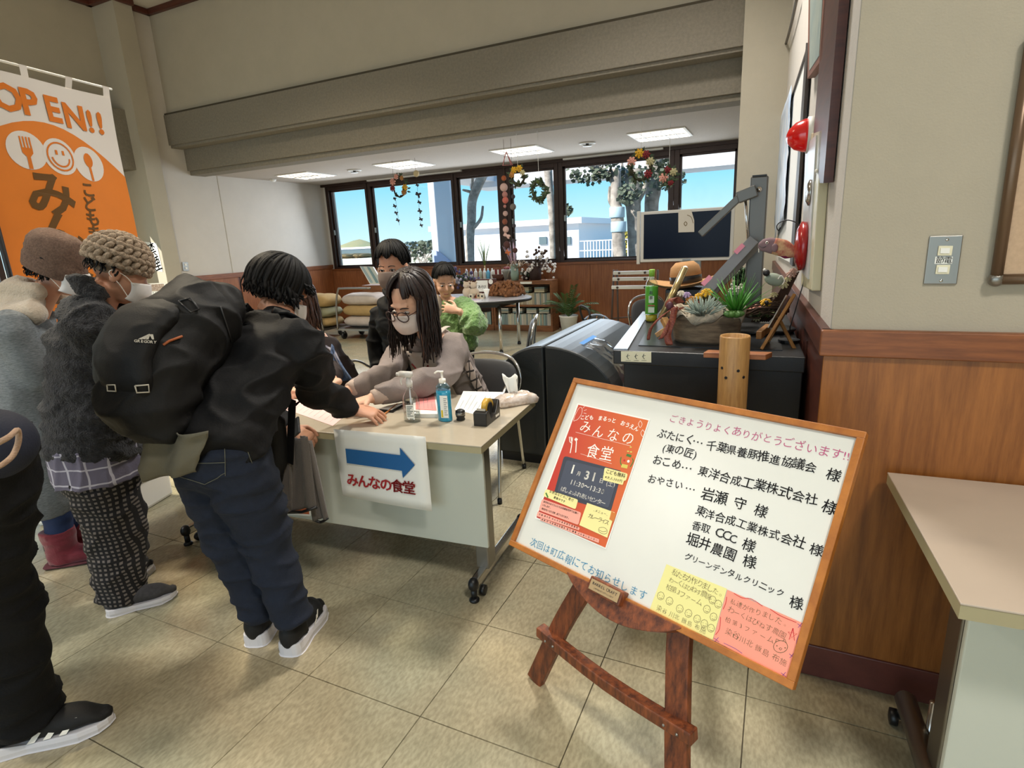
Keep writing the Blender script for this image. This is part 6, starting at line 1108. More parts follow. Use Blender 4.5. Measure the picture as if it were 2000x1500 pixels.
a, b = ay(1146, 500, 42), ay(1230, 455, 42); m = M(); rd = random.Random(9); foliage(m, ((a.x+b.x)/2+1.2, 42, (a.z+b.z)/2-.4), ((b.x-a.x)/2, 1, (b.z-a.z)/2+.5), 1600, .35, rd); o = m.to('golden_bushes', mat('leaf_gold', '#a89a3c', .9, var=.3, vscale=1)); tag(o, 'golden green bushes behind the mesh fence', 'bushes'); o['kind'] = 'stuff'
m_bark = mat('bark_pale', '#b0a8a0', .9, col2='#76706a', vscale=7, bump=.5, bscale=18)
def tree(lab, trunk, branches, Y, r, straps=(), leaves=()):
    P_ = [ay(x, y, Y) for x, y in trunk]; P_[0].z = -.3; t = thing('pruned_tree', lab, 'tree', (P_[0].x, Y, -.3), 'pruned trees outside the windows'); pts = cat_rom(P_, 4); m = M(); m.tube(pts, [r[0]+(r[1]-r[0])*i/(len(pts)-1) for i in range(len(pts))], 12); m.to('trunk', m_bark, t, True)
    for b_, rb in branches: q = cat_rom([ay(x, y, Y) for x, y in b_], 4); m = M(); m.tube(q, [rb*(1-.5*i/len(q)) for i in range(len(q))], 9, rnd=.5); m.to('branch', m_bark, t, True)
    for (x, y) in straps: c = ay(x, y, Y); m = M(); m.lathe([(r[0]*1.02, -.10), (r[0]*1.06, -.09), (r[0]*1.06, .09), (r[0]*1.02, .10)], c, 16); m.to('strap', mat('strap_blue', '#a9c4d4', .6), t, True)
    rd = random.Random(int(trunk[0][0]))
    for i, (x, y, rr, n) in enumerate(leaves): m = M(); foliage(m, ay(x, y, Y-.1), (rr, rr*.5, rr*.8), n, .10, rd); m.to('leaf_cluster', mat('leaf_outdoor', '#5c6654', .8, var=.3, vscale=3), t)['kind'] = 'stuff'
    return t
tree('leaning bare trunk with cut side branch in the third window', [(914, 520), (918, 470), (921, 430), (922, 395), (930, 370), (944, 340)], [([(920, 400), (922, 375), (923, 345)], .05), ([(921, 448), (930, 440), (940, 425), (943, 403)], .05), ([(923, 376), (912, 373), (904, 371)], .04)], 12, (.10, .11))
tree('speckled trunk at the right edge of the fourth window', [(1080, 520), (1078, 430), (1074, 380), (1070, 330)], [], 11.5, (.06, .09), [(1077, 428)])
tree('trunk with arching bough and blue strap in the fifth window', [(1218, 510), (1206, 430), (1203, 400), (1203, 330)], [([(1200, 352), (1185, 340), (1168, 330), (1150, 322)], .09), ([(1198, 405), (1190, 390), (1191, 365)], .04)], 11.5, (.145, .10), [(1205, 415), (1208, 443)], [(1150, 328, .45, 170), (1180, 325, .35, 90), (1228, 380, .25, 70), (1106, 412, .18, 40)])
tree('middle trunk with blue strap left of the television', [(1245, 510), (1238, 430), (1236, 390), (1238, 330)], [([(1214, 375), (1216, 350), (1215, 315)], .04), ([(1240, 400), (1258, 370), (1262, 340)], .07)], 11.8, (.12, .19), [(1237, 415), (1239, 442)], [(1240, 355, .45, 120), (1224, 385, .2, 60)])
tree('thick trunk behind the rose wreath', [(1276, 520), (1272, 420), (1276, 370), (1278, 305)], [], 12.2, (.12, .18), [], [(1300, 345, .35, 110), (1296, 310, .3, 90)])
tree('dark trunk against the window mullion above the television', [(1316, 520), (1316, 420), (1318, 380), (1308, 340)], [], 12.0, (.13, .12), [], [(1310, 350, .3, 80)])
t = thing('garden_shrub', 'thin leafy shrub outside the second window', 'shrub', tuple(ay(820, 520, 12))); rd = random.Random(4); m = M(); m2 = M()
for i in range(12): a = ay(805+rd.uniform(0, 40), 525, 12); b = ay(805+rd.uniform(-8, 50), 478+rd.uniform(0, 25), 12); m.tube([a, b], .012, 5); foliage(m2, b, (.18, .1, .15), 14, .10, rd)
m.to('stems', m_bark, t)['kind'] = 'stuff'; m2.to('leaves', MATS['leaf_outdoor'], t)['kind'] = 'stuff'
# ================================================================ WHITE BAG ON FLOOR AT LEFT
q = az(70, 1055, 0); wbg = thing('white_crate', 'white plastic storage box on the floor behind the red boots', 'box', (q.x, q.y, 0)); c = az(95, 1050, 0); c.y += .35
m = M(); m.X = Matrix.Translation(c) @ Matrix.Rotation(.3, 4, 'Z'); m.prism([(-.30, -.22), (.22, -.22), (.22, .22), (-.30, .22)], 0, .20); m.to('box', m_white, wbg, bev=.02); m = M(); m.X = Matrix.Translation(c) @ Matrix.Rotation(.3, 4, 'Z'); m.prism([(-.32, -.24), (.24, -.24), (.24, .24), (-.32, .24)], .19, .225); m.to('lid', m_white, wbg, bev=.01)
# ================================================================ PEOPLE
m_skin = mat('skin', '#d9ab90', .55, var=.06, vscale=20); m_skin2 = mat('skin_tan', '#c99478', .55, var=.06, vscale=20)
m_hairb = mat('hair_black', '#0a0808', .6, spec=.25, var=.5, vscale=60, bump=.25, bscale=220, stretch=(1, 1, .15)); m_hairbr = mat('hair_brown', '#2a1a16', .38, col2='#1a1010', vscale=60, bump=.25, bscale=220, stretch=(1, 1, .12))
m_brown2 = mat('hair_highlight', '#6b4632', .45)
def fuse(name, src, m_, parent, vox=.008, sm=4, disp=None, kw=None):
    me = bpy.data.meshes.new('t'); me.from_pydata(src.v, [], src.f); ob = bpy.data.objects.new('t', me); COL.objects.link(ob)
    r = ob.modifiers.new('r', 'REMESH'); r.mode = 'VOXEL'; r.voxel_size = vox; r.adaptivity = 0
    if sm: s = ob.modifiers.new('s', 'SMOOTH'); s.factor = .5; s.iterations = sm
    dg = bpy.context.evaluated_depsgraph_get(); ev = ob.evaluated_get(dg); m2 = bpy.data.meshes.new_from_object(ev)
    bpy.data.objects.remove(ob); bpy.data.meshes.remove(me); off = wloc(parent)
    if disp:
        nr = [V(v.normal) for v in m2.vertices]
        for v, n in zip(m2.vertices, nr): v.co = V(v.co)+n*disp(V(v.co), n)
    for v in m2.vertices: v.co = V(v.co)-off
    m2.name = name; m2.materials.clear(); m2.materials.append(m_); m2.shade_smooth(); m2.update()
    o = bpy.data.objects.new(name, m2); COL.objects.link(o); o.parent = parent; return o
def folds(amp, sc_=9, st=(1, 1, 2.2), seed=0, hf=0, hs=60):
    def f(p, n):
        q = V((p.x*st[0]*sc_, p.y*st[1]*sc_, p.z*st[2]*sc_)) + V((seed, seed, seed)); a = noise.noise(q); w = 1-abs(noise.noise(q*.8+V((7, 3, 1))))*2.4
        r = amp*(a*.8 + max(0, w)**2*.9 - .35)
        if hf: r += hf*noise.noise(p*hs)
        return r
    return f
def basis(fwd, up=(0, 0, 1), roll=0):
    y = -V(fwd).normalized(); x = y.cross(V(up)).normalized(); z = x.cross(y)
    if roll: q = Matrix.Rotation(roll, 3, y); x = q @ x; z = q @ z
    return Matrix((x, y, z)).transposed()
class Head:
    def __init__(s, c, fwd, sc_=1, roll=0): s.c = V(c); s.R = basis(fwd, roll=roll); s.s = sc_
    def p(s, x, y, z): return s.c + s.R @ (V((x, y, z))*s.s)
    def e(s, m, c, r, rot=None): m.ell(s.p(*c), tuple(q*s.s for q in r), s.R @ rot if rot is not None else s.R, 18, 12)
def head(m, H, kid=False):
    for c, r in (((0, .014, .032), (.073, .092, .084)), ((0, -.022, -.015), (.064, .066, .085)), ((0, -.034, -.068), (.044, .046, .040)), ((0, -.088, -.032), (.013, .016, .011)), ((.030, -.066, -.030), (.028, .022, .022)), ((-.030, -.066, -.030), (.028, .022, .022)),
                 ((.076, .012, -.008), (.011, .020, .032)), ((-.076, .012, -.008), (.011, .020, .032)), ((0, -.076, -.060), (.020, .012, .006)), ((0, -.075, -.069), (.016, .012, .006)), ((0, -.074, .030), (.045, .016, .010))):
        if kid and c[1] == -.074: continue
        if kid and abs(c[0]) == .030: c = (c[0]*1.1, -.058, -.034); r = (.030, .026, .028)
        H.e(m, c, r)
    m.tube([H.p(0, -.080, .005), H.p(0, -.094, -.028)], [.008*H.s, .012*H.s], 10)
def face(H, par, lid=.4, iris='#241712', brow='#1c1412', mouth=True):
    w, d, l = M(), M(), M()
    for s_ in (-1, 1):
        H.e(w, (s_*.030, -.0765, .002), (.0145, .008, .0072)); H.e(d, (s_*.030, -.0825, .0015), (.0062, .0035, .0064)); l.tube(cat_rom([H.p(s_*.014, -.082, .001), H.p(s_*.022, -.0865, .0085-.004*lid), H.p(s_*.034, -.0865, .0095-.004*lid), H.p(s_*.047, -.076, .002)], 3), .0016*H.s, 6)
    w.to('eye_whites', mat('eye_white', '#d9d2cc', .3), par, True)['kind'] = 'stuff'; d.to('irises', mat('iris', iris, .2), par, True); l.to('eyelids', m_hairb, par, True)
    b = M()
    for s_ in (-1, 1): b.tube(cat_rom([H.p(s_*.012, -.086, .022), H.p(s_*.030, -.087, .028), H.p(s_*.050, -.076, .022)], 3), [.0026*H.s]*6+[.001*H.s], 6)
    b.to('eyebrows', mat('brow', brow, .7), par, True)
    if mouth: b = M(); b.tube(cat_rom([H.p(-.018, -.081, -.065), H.p(0, -.089, -.0645), H.p(.018, -.081, -.065)], 4), [.0015*H.s]+[.0035*H.s]*7+[.0015*H.s], 6); b.to('lips', mat('lips', '#a8675c', .5), par, True)
def mask(H, par, col='#d8d5d3'):
    m = M(); vs = []; N = 14
    for j in range(N+1):
        v = -1+2*j/N
        for i in range(N+1): u = -1+2*i/N; vs.append(H.p(.072*sin(u*1.25)/sin(1.25), -.112+.062*u*u+.010*v*v-.006*(1-u*u)*(1-abs(v)), -.048+.047*v*(1-.30*u*u)+.004*sin(v*9)*0))
    m.add(vs, [(j*(N+1)+i, j*(N+1)+i+1, (j+1)*(N+1)+i+1, (j+1)*(N+1)+i) for j in range(N) for i in range(N)]); o = m.to('face_mask', mat('mask'+col, col, .8, bump=.05, bscale=300), par, True, solid=.002); o['label'] = 'pleated face mask'
    m = M()
    for s_ in (-1, 1): m.tube(cat_rom([H.p(s_*.071, -.052, -.022), H.p(s_*.078, -.02, .0), H.p(s_*.084, .022, .008), H.p(s_*.086, .03, -.01), H.p(s_*.078, -.01, -.035), H.p(s_*.068, -.052, -.075)], 4), .0015, 5)
    m.to('ear_loop', m_wht, par, True)
def hairdo(name, H, m_, par, hang, tmax, n=260, seed=1, w=.010, puff=1.0, part=0, skip=lambda f: False, wav=.006, cap=True, t0m=.02):
    """locks combed from the crown over the skull; tmax(phi) polar angle where a lock leaves the skull, hang(phi) how far it then falls"""
    rd = random.Random(seed); m = M(); rx_, ry_, rz_ = .080*puff, .099*puff, .094*puff; c = (0, .018, .036)
    if cap: H.e(m, (0, .038, .050), (.078*puff, .086*puff, .082*puff))
    for i in range(n):
        f = rd.uniform(-pi, pi)
        if skip(f): continue
        tm = tmax(f)*rd.uniform(.93, 1.04); hg = hang(f)*rd.uniform(.85, 1.08); t0 = rd.uniform(t0m, t0m+.48); P_ = []; k = rd.uniform(.96, 1.06); f0 = part
        for j in range(7):
            t = t0+(tm-t0)*j/6; ff = f if t > .35 else f*(t/.35)+f0*(1-t/.35)*(1 if f > 0 else -1)*0; x = sin(t)*sin(ff)*rx_*k; y = -sin(t)*cos(ff)*ry_*k; z = cos(t)*rz_*k
            P_.append(H.p(c[0]+x, c[1]+y, c[2]+z))
        if hg > .01:
            e_ = P_[-1]; out = (e_-H.c); out.z = 0; out = out.normalized()
            for j in (1, 2, 3): P_.append(e_+V((0, 0, -hg*j/3))*H.s+out*(.004*j+rd.uniform(-wav, wav))+V((rd.uniform(-wav, wav), rd.uniform(-wav, wav), 0)))
        q = len(P_); P_ = cat_rom(P_, 2); N = len(P_); rs = [(w*H.s*(1-.75*(a/(N-1))**3), w*.38*H.s*(1-.75*(a/(N-1))**3)) for a in range(N)]
        # ribbon-like lock lying flat on the skull
        vs = []; 
        for a, p in enumerate(P_):
            tg = (P_[min(a+1, N-1)]-P_[max(a-1, 0)]).normalized(); nn = (p-H.c).normalized() if a < N*.75 or hg < .01 else V(((p-H.c).x, (p-H.c).y, 0)).normalized(); s_ = tg.cross(nn).normalized(); nn = s_.cross(tg); r1, r2 = rs[a]
            vs += [p+s_*r1, p+nn*r2, p-s_*r1, p-nn*r2]
        m.add(vs, [(a*4+b, a*4+(b+1) % 4, a*4+4+(b+1) % 4, a*4+4+b) for a in range(N-1) for b in range(4)]+[(3, 2, 1, 0), (4*N-4, 4*N-3, 4*N-2, 4*N-1)])
    o = m.to(name, m_, par, True); return o
def hand(m, w, d, nrm, s=1, curl=.5, thumb=1, spread=.10):
    """w wrist, d direction to the knuckles, nrm back-of-hand normal, thumb=+1/-1 side"""
    d = V(d).normalized(); nrm = V(nrm); nrm = (nrm-d*nrm.dot(d)).normalized(); x = d.cross(nrm)*thumb; w = V(w); k = w+d*.085*s
    m.tube([w-d*.03*s, w, w+d*.04*s, k], [(.027*s, .021*s), (.028*s, .019*s), (.038*s, .016*s), (.040*s, .013*s)], 14, side=x, rnd=.6)
    for i, (off, L, r) in enumerate(((.030, .072, .0088), (.010, .080, .0090), (-.010, .074, .0086), (-.029, .058, .0076))):
        a = k+x*off*s-d*.012*s; dd = (d+x*spread*(1.5-i)*.8).normalized(); P_ = [a]; ang = .15
        for seg, f in ((.45, .5), (.30, 1.0), (.25, .9)):
            ang += curl*f; v = dd*cos(ang)-nrm*sin(ang); P_.append(P_[-1]+v*L*seg*s)
        m.tube(cat_rom(P_, 2), [r*s]*3+[r*.95*s]*2+[r*.8*s]*2, 8, rnd=.8)
    a = w+d*.02*s+x*.026*s; P_ = [a, a+(d*.55+x*.75-nrm*.2).normalized()*.038*s, a+(d*.55+x*.75-nrm*.2).normalized()*.038*s+(d*.85+x*.25-nrm*(.2+curl*.3)).normalized()*.034*s]
    P_.append(P_[-1]+(d*.9-x*.05-nrm*(.25+curl*.4)).normalized()*.022*s); m.tube(P_, [.013*s, .0105*s, .0095*s, .0075*s], 8, rnd=.8)
def shoe(name, par, heel, toe, um, sm_, W_=.047, h=.075, thick=.028, extra=None):
    heel = V(heel); toe = V(toe); d = (toe-heel); L = d.length; d.normalize(); s_ = V((0, 0, 1)).cross(d); X = Matrix.Translation(heel) @ Matrix((d, s_, V((0, 0, 1)))).transposed().to_4x4()
    root = M(); root.X = X; pr = [(0, .62, .0), (.05, .80, 0), (.18, .88, 0), (.40, .80, .0), (.62, 1.0, .0), (.78, 1.02, .0), (.92, .78, .12), (.985, .40, .25)]
    P_ = []; rs = []
    for f, wv, lift in pr: hh = (h*(1.05-.62*max(0, f-.15)))*(.62 if f > .9 else 1); P_.append((f*L, 0, thick*.8+hh*.45)); rs.append((W_*wv, hh*.55))
    root.tube(cat_rom(P_, 3), sum([[(a[0]+(b[0]-a[0])*k/3, a[1]+(b[1]-a[1])*k/3) for k in range(3)] for a, b in zip(rs, rs[1:])], [])+[rs[-1]], 18, side=s_, rnd=.5)
    root.tube([(.06*L/.26, 0, thick+.012), (.065*L/.26, 0, thick+h*.95)], [(W_*.76, .048), (W_*.74, .045)], 16, side=s_); u = root.to(name, um, par, True)
    so = M(); so.X = X; out = []
    for f, wv in ((-.035, .30), (-.015, .62), (.03, .82), (.10, .90), (.22, .90), (.40, .84), (.62, 1.0), (.78, 1.02), (.92, .80), (.985, .42)): out.append((f*L, W_*wv*1.08))
    pts = [(x, y) for x, y in out]+[(L+.004, 0)]+[(x, -y) for x, y in out[::-1]]; n = len(pts); vs = [V((x, y, .001+(.012*max(0, x/L-.8)*5*.5))) for x, y in pts]+[V((x*1.005, y*1.05, thick*.55)) for x, y in pts]+[V((x, y*.98, thick*(1.25 if x < L*.35 else 1))) for x, y in pts]
    so.add(vs, [tuple(range(n))]+[(k*n+i, k*n+(i+1) % n, (k+1)*n+(i+1) % n, (k+1)*n+i) for k in (0, 1) for i in range(n)]+[tuple(2*n+i for i in range(n))]); so.to('sole', sm_, u, False, bev=.004)
    return u, X, L
def person(label, loc): return thing('person', label, 'person', loc)
def legs(m, hip, kneeL, ankL, kneeR, ankR, r=(.075, .048, .030), hw=.09, side=(1, 0, 0)):
    s_ = V(side).normalized()
    for sg, kn, an in ((-1, kneeL, ankL), (1, kneeR, ankR)): m.tube(cat_rom([V(hip)+s_*hw*sg, kn, an], 5), [r[0]+(r[1]-r[0])*min(1, i/5)+(r[2]-r[1])*max(0, (i-5)/5) for i in range(11)], 14, rnd=.5)
def arm(m, sh, el, wr, r=(.05, .040, .027)): m.tube(cat_rom([sh, el, wr], 5), [r[0]+(r[1]-r[0])*min(1, i/5)+(r[2]-r[1])*max(0, (i-5)/5) for i in range(11)], 14, rnd=.7)
def L3(a, b, t): return V(a).lerp(V(b), t)
def grid_mat(name, base, line, kx, kz, w, rough=.8, soft=False):
    m = mat(name, base, rough, bump=.2, bscale=120); n = m.node_tree; b = n.nodes['Principled BSDF']; g = n.nodes.new('ShaderNodeNewGeometry'); s = n.nodes.new('ShaderNodeSeparateXYZ'); n.links.new(g.outputs['Position'], s.inputs[0])
    nz = n.nodes.new('ShaderNodeTexNoise'); nz.inputs['Scale'].default_value = 9; n.links.new(g.outputs['Position'], nz.inputs[0])
    def mt(op, a, b_=None, c=None):
        q = n.nodes.new('ShaderNodeMath'); q.operation = op
        for i, v in enumerate((a, b_, c)):
            if v is None: continue
            if isinstance(v, (int, float)): q.inputs[i].default_value = v
            else: n.links.new(v, q.inputs[i])
        return q.outputs[0]
    xy = mt('ADD', mt('MULTIPLY', s.outputs['X'], .8), mt('MULTIPLY', s.outputs['Y'], .7)); xy = mt('ADD', xy, mt('MULTIPLY', nz.outputs[0], .03)); zz = mt('ADD', s.outputs['Z'], mt('MULTIPLY', nz.outputs[0], .02))
    fx = mt('FRACT', mt('MULTIPLY', xy, kx)); fz = mt('FRACT', mt('MULTIPLY', zz, kz)); a = mt('LESS_THAN', fx, w); c = mt('LESS_THAN', fz, w)
    v = mt('MULTIPLY', a, c) if soft else mt('MAXIMUM', a, c); mx = n.nodes.new('ShaderNodeMixRGB'); n.links.new(v, mx.inputs[0]); mx.inputs[1].default_value = (*hexc(base), 1); mx.inputs[2].default_value = (*hexc(line), 1); n.links.new(mx.outputs[0], b.inputs['Base Color']); return m
# ---------------------------------------------------------------- C: bending customer in black with the backpack
m_jkt = mat('jacket_black', '#0e0e10', .7, bump=.12, bscale=140, spec=.25); m_jean = mat('jeans_navy', '#172032', .9, var=.25, vscale=40, bump=.25, bscale=260)
C_ = person('person in black jacket and dark jeans bending over the table, wearing a backpack', (-1.62, 1.3, 0))
hipC = V((-1.70, 1.20, .85)); shC = ay(522, 655, 1.50); neckC = ay(548, 618, 1.58); HC = Head(ay(546, 575, 1.63), (.42, .86, -.55), 1.06)
fx = V((.97, -.1, 0)).normalized(); shR = ay(592, 672, 1.48); shL = shC*2-shR; elR = ay(622, 762, 1.66); wrR = az(686, 800, .765)
elL = ay(480, 800, 1.66); wrL = ay(566, 838, 1.62)
aR = ay(512, 1205, 1.27); aL = ay(574, 1215, 1.27); knR = ay(455, 1055, 1.24); knL = ay(520, 1050, 1.27)
b = M(); head(b, HC); b.tube([HC.p(0, .02, -.05), neckC, L3(neckC, shC, .7)], [.052, .055, .07], 14); b.tube(cat_rom([L3(neckC, shC, .6), shC, L3(shC, hipC, .5), hipC], 4), [(.09, .06)]*2+[(.13, .075)]*4+[(.13, .08)]*4+[(.13, .09)]*3, 18, side=fx, rnd=.6)
arm(b, shR, elR, wrR); arm(b, shL, elL, wrL); hand(b, wrR, (.70, .30, -.16), (.1, -.15, 1), 1.08, .30, -1, .22); hand(b, wrL, (.8, .1, -.35), (.2, -.3, 1), 1.0, .8, -1); legs(b, hipC, knR, aR, knL, aL); fuse('body', b, m_skin2, C_, .004, 2)
j = M(); j.tube(cat_rom([L3(neckC, shC, .15), L3(neckC, shC, .7), L3(shC, hipC, .12), L3(shC, hipC, .5), L3(shC, hipC, .85), L3(shC, hipC, 1.08)], 3), [(.075, .065)]+[(.085, .07)]*2+[(.16, .10)]*3+[(.205, .125)]*4+[(.205, .145)]*3+[(.215, .15)]*3, 22, side=fx, rnd=.35)
for a_, e_, w_ in ((shR, elR, wrR), (shL, elL, wrL)): j.tube(cat_rom([L3(shC, a_, .7), a_, L3(a_, e_, .5), e_, L3(e_, w_, .5), L3(e_, w_, .93)], 3), [.085]*3+[.082]*4+[.075]*3+[.066]*3+[.056]*2+[.044], 16, rnd=.4)
fuse('jacket', j, m_jkt, C_, .009, 4, folds(.016, 8, (1, 1, 1.8), 3))
j = M(); k_ = 3; j.tube(cat_rom([hipC+V((0, .03, .02)), hipC+V((0, 0, -.04)), hipC+V((0, .02, -.10))], 3), [(.14, .10)]*3+[(.18, .145)]*3+[(.17, .14)], 20, side=fx, rnd=.5)
for kn, an, sg in ((knR, aR, -1), (knL, aL, 1)): j.tube(cat_rom([hipC+fx*.085*sg, L3(hipC+fx*.085*sg, kn, .5), kn, L3(kn, an, .5), L3(kn, an, .96)], 4), [.115]*3+[.112]*3+[.098]*3+[.084]*3+[.076]*3+[.070]*2, 18, rnd=.3)
jn = fuse('jeans', j, m_jean, C_, .009, 4, folds(.012, 7, (1, 1, 2.6), 11))
m_stitch = mat('stitch', '#6a6a5c', .8)
def onmesh_lines(nm, pts_list, r, m_, par, target, off=.003):
    """stitching lines: pixels followed onto the garment's own surface"""
    dg = bpy.context.evaluated_depsgraph_get(); m = M(); o_ = wloc(target)
    from mathutils.bvhtree import BVHTree
    bv = BVHTree.FromPolygons([V(v.co)+o_ for v in target.data.vertices], [tuple(p.vertices) for p in target.data.polygons])
    for pts in pts_list:
        out = []
        for (x, y) in pts:
            for st_ in (0,):
                h_ = bv.ray_cast(CP, ray(x, y))
                if h_[0] is not None: out.append(h_[0]+h_[1]*off)
        if len(out) > 1: m.tube(out, r, 5)
    if m.v: o = m.to(nm, m_, par, True); o['kind'] = 'stuff'; return o
def seg(a, b, n=10): return [(a[0]+(b[0]-a[0])*i/n, a[1]+(b[1]-a[1])*i/n) for i in range(n+1)]
onmesh_lines('stitching', [seg((438, 846), (441, 930)), seg((378, 905), (441, 902)), seg((385, 866), (438, 862)), seg((345, 928), (400, 945), 6)+seg((400, 945), (441, 924), 5), seg((468, 842), (492, 905))], .0011, m_stitch, C_, jn)
um = mat('shoe_knit_black', '#121212', .7, bump=.2, bscale=300); sm1 = mat('sole_white', '#dcdadf', .5)
for nm, h_, t_ in (('shoe', az(498, 1262, 0), az(548, 1190, 0)), ('shoe', az(566, 1280, 0), az(626, 1192, 0))):
    u, X_, L_h = shoe(nm, C_, h_, t_, um, sm1, .048, .085, .040)
for p_ in (): pass
m = M(); m.X = X_; 
for k in range(3): m.prism([(.115+k*.012, .045+k*.006), (.122+k*.012, .045+k*.006), (.132+k*.012, .058+k*.014), (.125+k*.012, .058+k*.014)], -.0005, .0005, Matrix.Translation((0, -.0495, 0)) @ Matrix.Rotation(pi/2, 4, 'X'))
m.to('side_logo', m_wht, u)['kind'] = 'stuff'
hairdo('hair', HC, m_hairb, C_, lambda f: .05 if abs(f) > 1.2 else .02, lambda f: 1.75 if abs(f) > 1.0 else 1.35, 330, 4, .011, 1.13)
mask(HC, C_)
# grey shirt tail and black strap in front
m = M(); P_ = [ay(x, y, Y) for x, y, Y in ((275, 850, 1.02), (400, 846, 1.04), (378, 925, 1.06), (277, 938, 1.03))]; m.sheet(P_[3], P_[2], P_[1], P_[0], 16, 12, lambda a, b_: .012*sin(a*11)+.008*sin(b_*6)+.01*noise.noise(V((a*5, b_*5, 0)))); m.to('shirt_tail', mat('shirt_khaki', '#6c685a', .9, bump=.2, bscale=200), C_, True, solid=.003)
# backpack
bp = thing('backpack', 'large black backpack with orange zip pull and mountain logo worn on the bending back', 'bag', (-1.7, 1.1, .9)); m_bp = mat('backpack_nylon', '#0f0f10', .65, bump=.1, bscale=180, spec=.3)
up_ = (shC-hipC).normalized(); sd = fx; outn = -(up_.cross(sd)).normalized(); outn = outn if outn.y < 0 else -outn
def BPp(u, v, w): return L3(hipC, shC, .46)+sd*(u*.8-.065)+up_*(v*.78+.005)+outn*(.11+w*.95)
b = M(); b.tube(cat_rom([BPp(0, -.30, .02), BPp(0, -.26, .10), BPp(0, -.1, .14), BPp(0, .1, .135), BPp(0, .22, .10), BPp(0, .30, .04)], 3), [(.12, .07)]+[(.145, .10)]*2+[(.16, .135)]*3+[(.165, .15)]*4+[(.155, .135)]*3+[(.13, .10)]*2+[(.09, .07)], 24, side=sd, rnd=.6)
pk = fuse('main_pocket', b, m_bp, bp, .008, 5, folds(.014, 8, (1, 1, 1.5), 21))
b = M(); b.tube(cat_rom([BPp(0, -.30, .14), BPp(0, -.16, .25), BPp(0, -.0, .27), BPp(0, .12, .23)], 3), [(.12, .04)]*2+[(.145, .055)]*6+[(.12, .045)]*2, 22, side=sd, rnd=.6); fp = fuse('front_pocket', b, m_bp, bp, .008, 5, folds(.004, 9, (1, 1, 1.5), 5))
onmesh_lines('zip', [[(455, 640), (462, 590), (452, 585)] and [(430+sin(i/14*pi)*26, 600+i*17) for i in range(12)], [(290+i*11, 660-i*6.5) for i in range(6)]], .0028, mat('zip_tape', '#2a2a2c', .5), bp, pk)
PRT = []
def decal(nm, pts, m_, tgt, h=.003, par=None):
    from mathutils.bvhtree import BVHTree
    o_ = wloc(tgt); bv = BVHTree.FromPolygons([V(v.co)+o_ for v in tgt.data.vertices], [tuple(p.vertices) for p in tgt.data.polygons]); out = []
    for x, y in pts:
        h_ = bv.ray_cast(CP, ray(x, y))
        if h_[0] is None: return None
        out.append(h_[0]+h_[1]*h)
    m = M(); m.poly(out); return m.to(nm, m_, par or bp)
bvh_txt = []
def textdecal(nm, txt, p0, p1, hpx, m_, tgt, par, bold=.02):
    from mathutils.bvhtree import BVHTree
    o_ = wloc(tgt); bv = BVHTree.FromPolygons([V(v.co)+o_ for v in tgt.data.vertices], [tuple(p.vertices) for p in tgt.data.polygons]); h_ = bv.ray_cast(CP, ray((p0[0]+p1[0])/2, (p0[1]+p1[1])/2))
    if h_[0] is None: return
    n_ = h_[1]; a, c = [CP+ray(*p)*((h_[0]-CP).dot(n_)/ray(*p).dot(n_)) for p in (p0, p1)]; ex = (c-a).normalized(); P_ = Plane(a+n_*.006, ex, n_.cross(ex)); m = M(); L = (c-a).length
    letters(m, txt, P_.mat(), (0, 0), (L, 0), hpx*L/sqrt((p1[0]-p0[0])**2+(p1[1]-p0[1])**2), bold); return m.to(nm, m_, par), P_
m_logo = mat('logo_silver', '#b9b2a4', .5)
# D-rings, zip pull, top handle buckle
def ring(nm, pts, r, m_, tgt=None, par=None):
    from mathutils.bvhtree import BVHTree
    o_ = wloc(tgt); bv = BVHTree.FromPolygons([V(v.co)+o_ for v in tgt.data.vertices], [tuple(p.vertices) for p in tgt.data.polygons]); out = []
    for x, y in pts:
        h_ = bv.ray_cast(CP, ray(x, y))
        if h_[0] is not None: out.append(h_[0]+h_[1]*.006)
    if len(out) > 2: m = M(); m.tube(out, r, 6); return m.to(nm, m_, par or bp, True)
b = M(); b.v = [V(v.co)+wloc(fp) for v in fp.data.vertices]; b.f = [tuple(p.vertices) for p in fp.data.polygons]; k0 = len(b.v); b.v += [V(v.co)+wloc(pk) for v in pk.data.vertices]; b.f += [tuple(i+k0 for i in p.vertices) for p in pk.data.polygons]
class Both: pass
BT = Both(); me_ = bpy.data.meshes.new('bp_all'); me_.from_pydata(b.v, [], b.f); BT.data = me_; BT.location = V(); BT.parent = None
ring('zip_pull', [(320, 674), (330, 668), (342, 663), (355, 658)], .004, mat('pull_orange', '#a0562c', .6), BT); ring('buckle', [(213, 751), (228, 750), (230, 762), (214, 764), (213, 751)], .0022, m_logo, BT); ring('buckle', [(266, 752), (288, 750), (290, 764), (268, 767), (266, 752)], .0025, m_logo, BT)
ring('top_buckle', [(350, 590), (370, 585), (388, 605), (372, 612), (350, 590)], .003, m_black, BT)
textdecal('brand_lettering', 'GREGORY', (262, 669), (306, 672), 9, m_logo, BT, bp, .02)
r_ = textdecal('brand_emblem', '/', (272, 664), (276, 664), 2, m_logo, BT, bp)
if r_:
    P_ = r_[1]; m = M()
    for q in ([(270, 662), (292, 652), (294, 656), (276, 663)], [(285, 663), (290, 655), (293, 655), (290, 663)], [(292, 653), (299, 653), (301, 663), (297, 663)], [(279, 662), (288, 657), (288, 659), (283, 663)]): a = [P_.uv(*p) for p in q]; m.prism(a[::-1], .0, .0005, P_.mat())
    m.to('emblem', m_logo, bp)['kind'] = 'stuff'
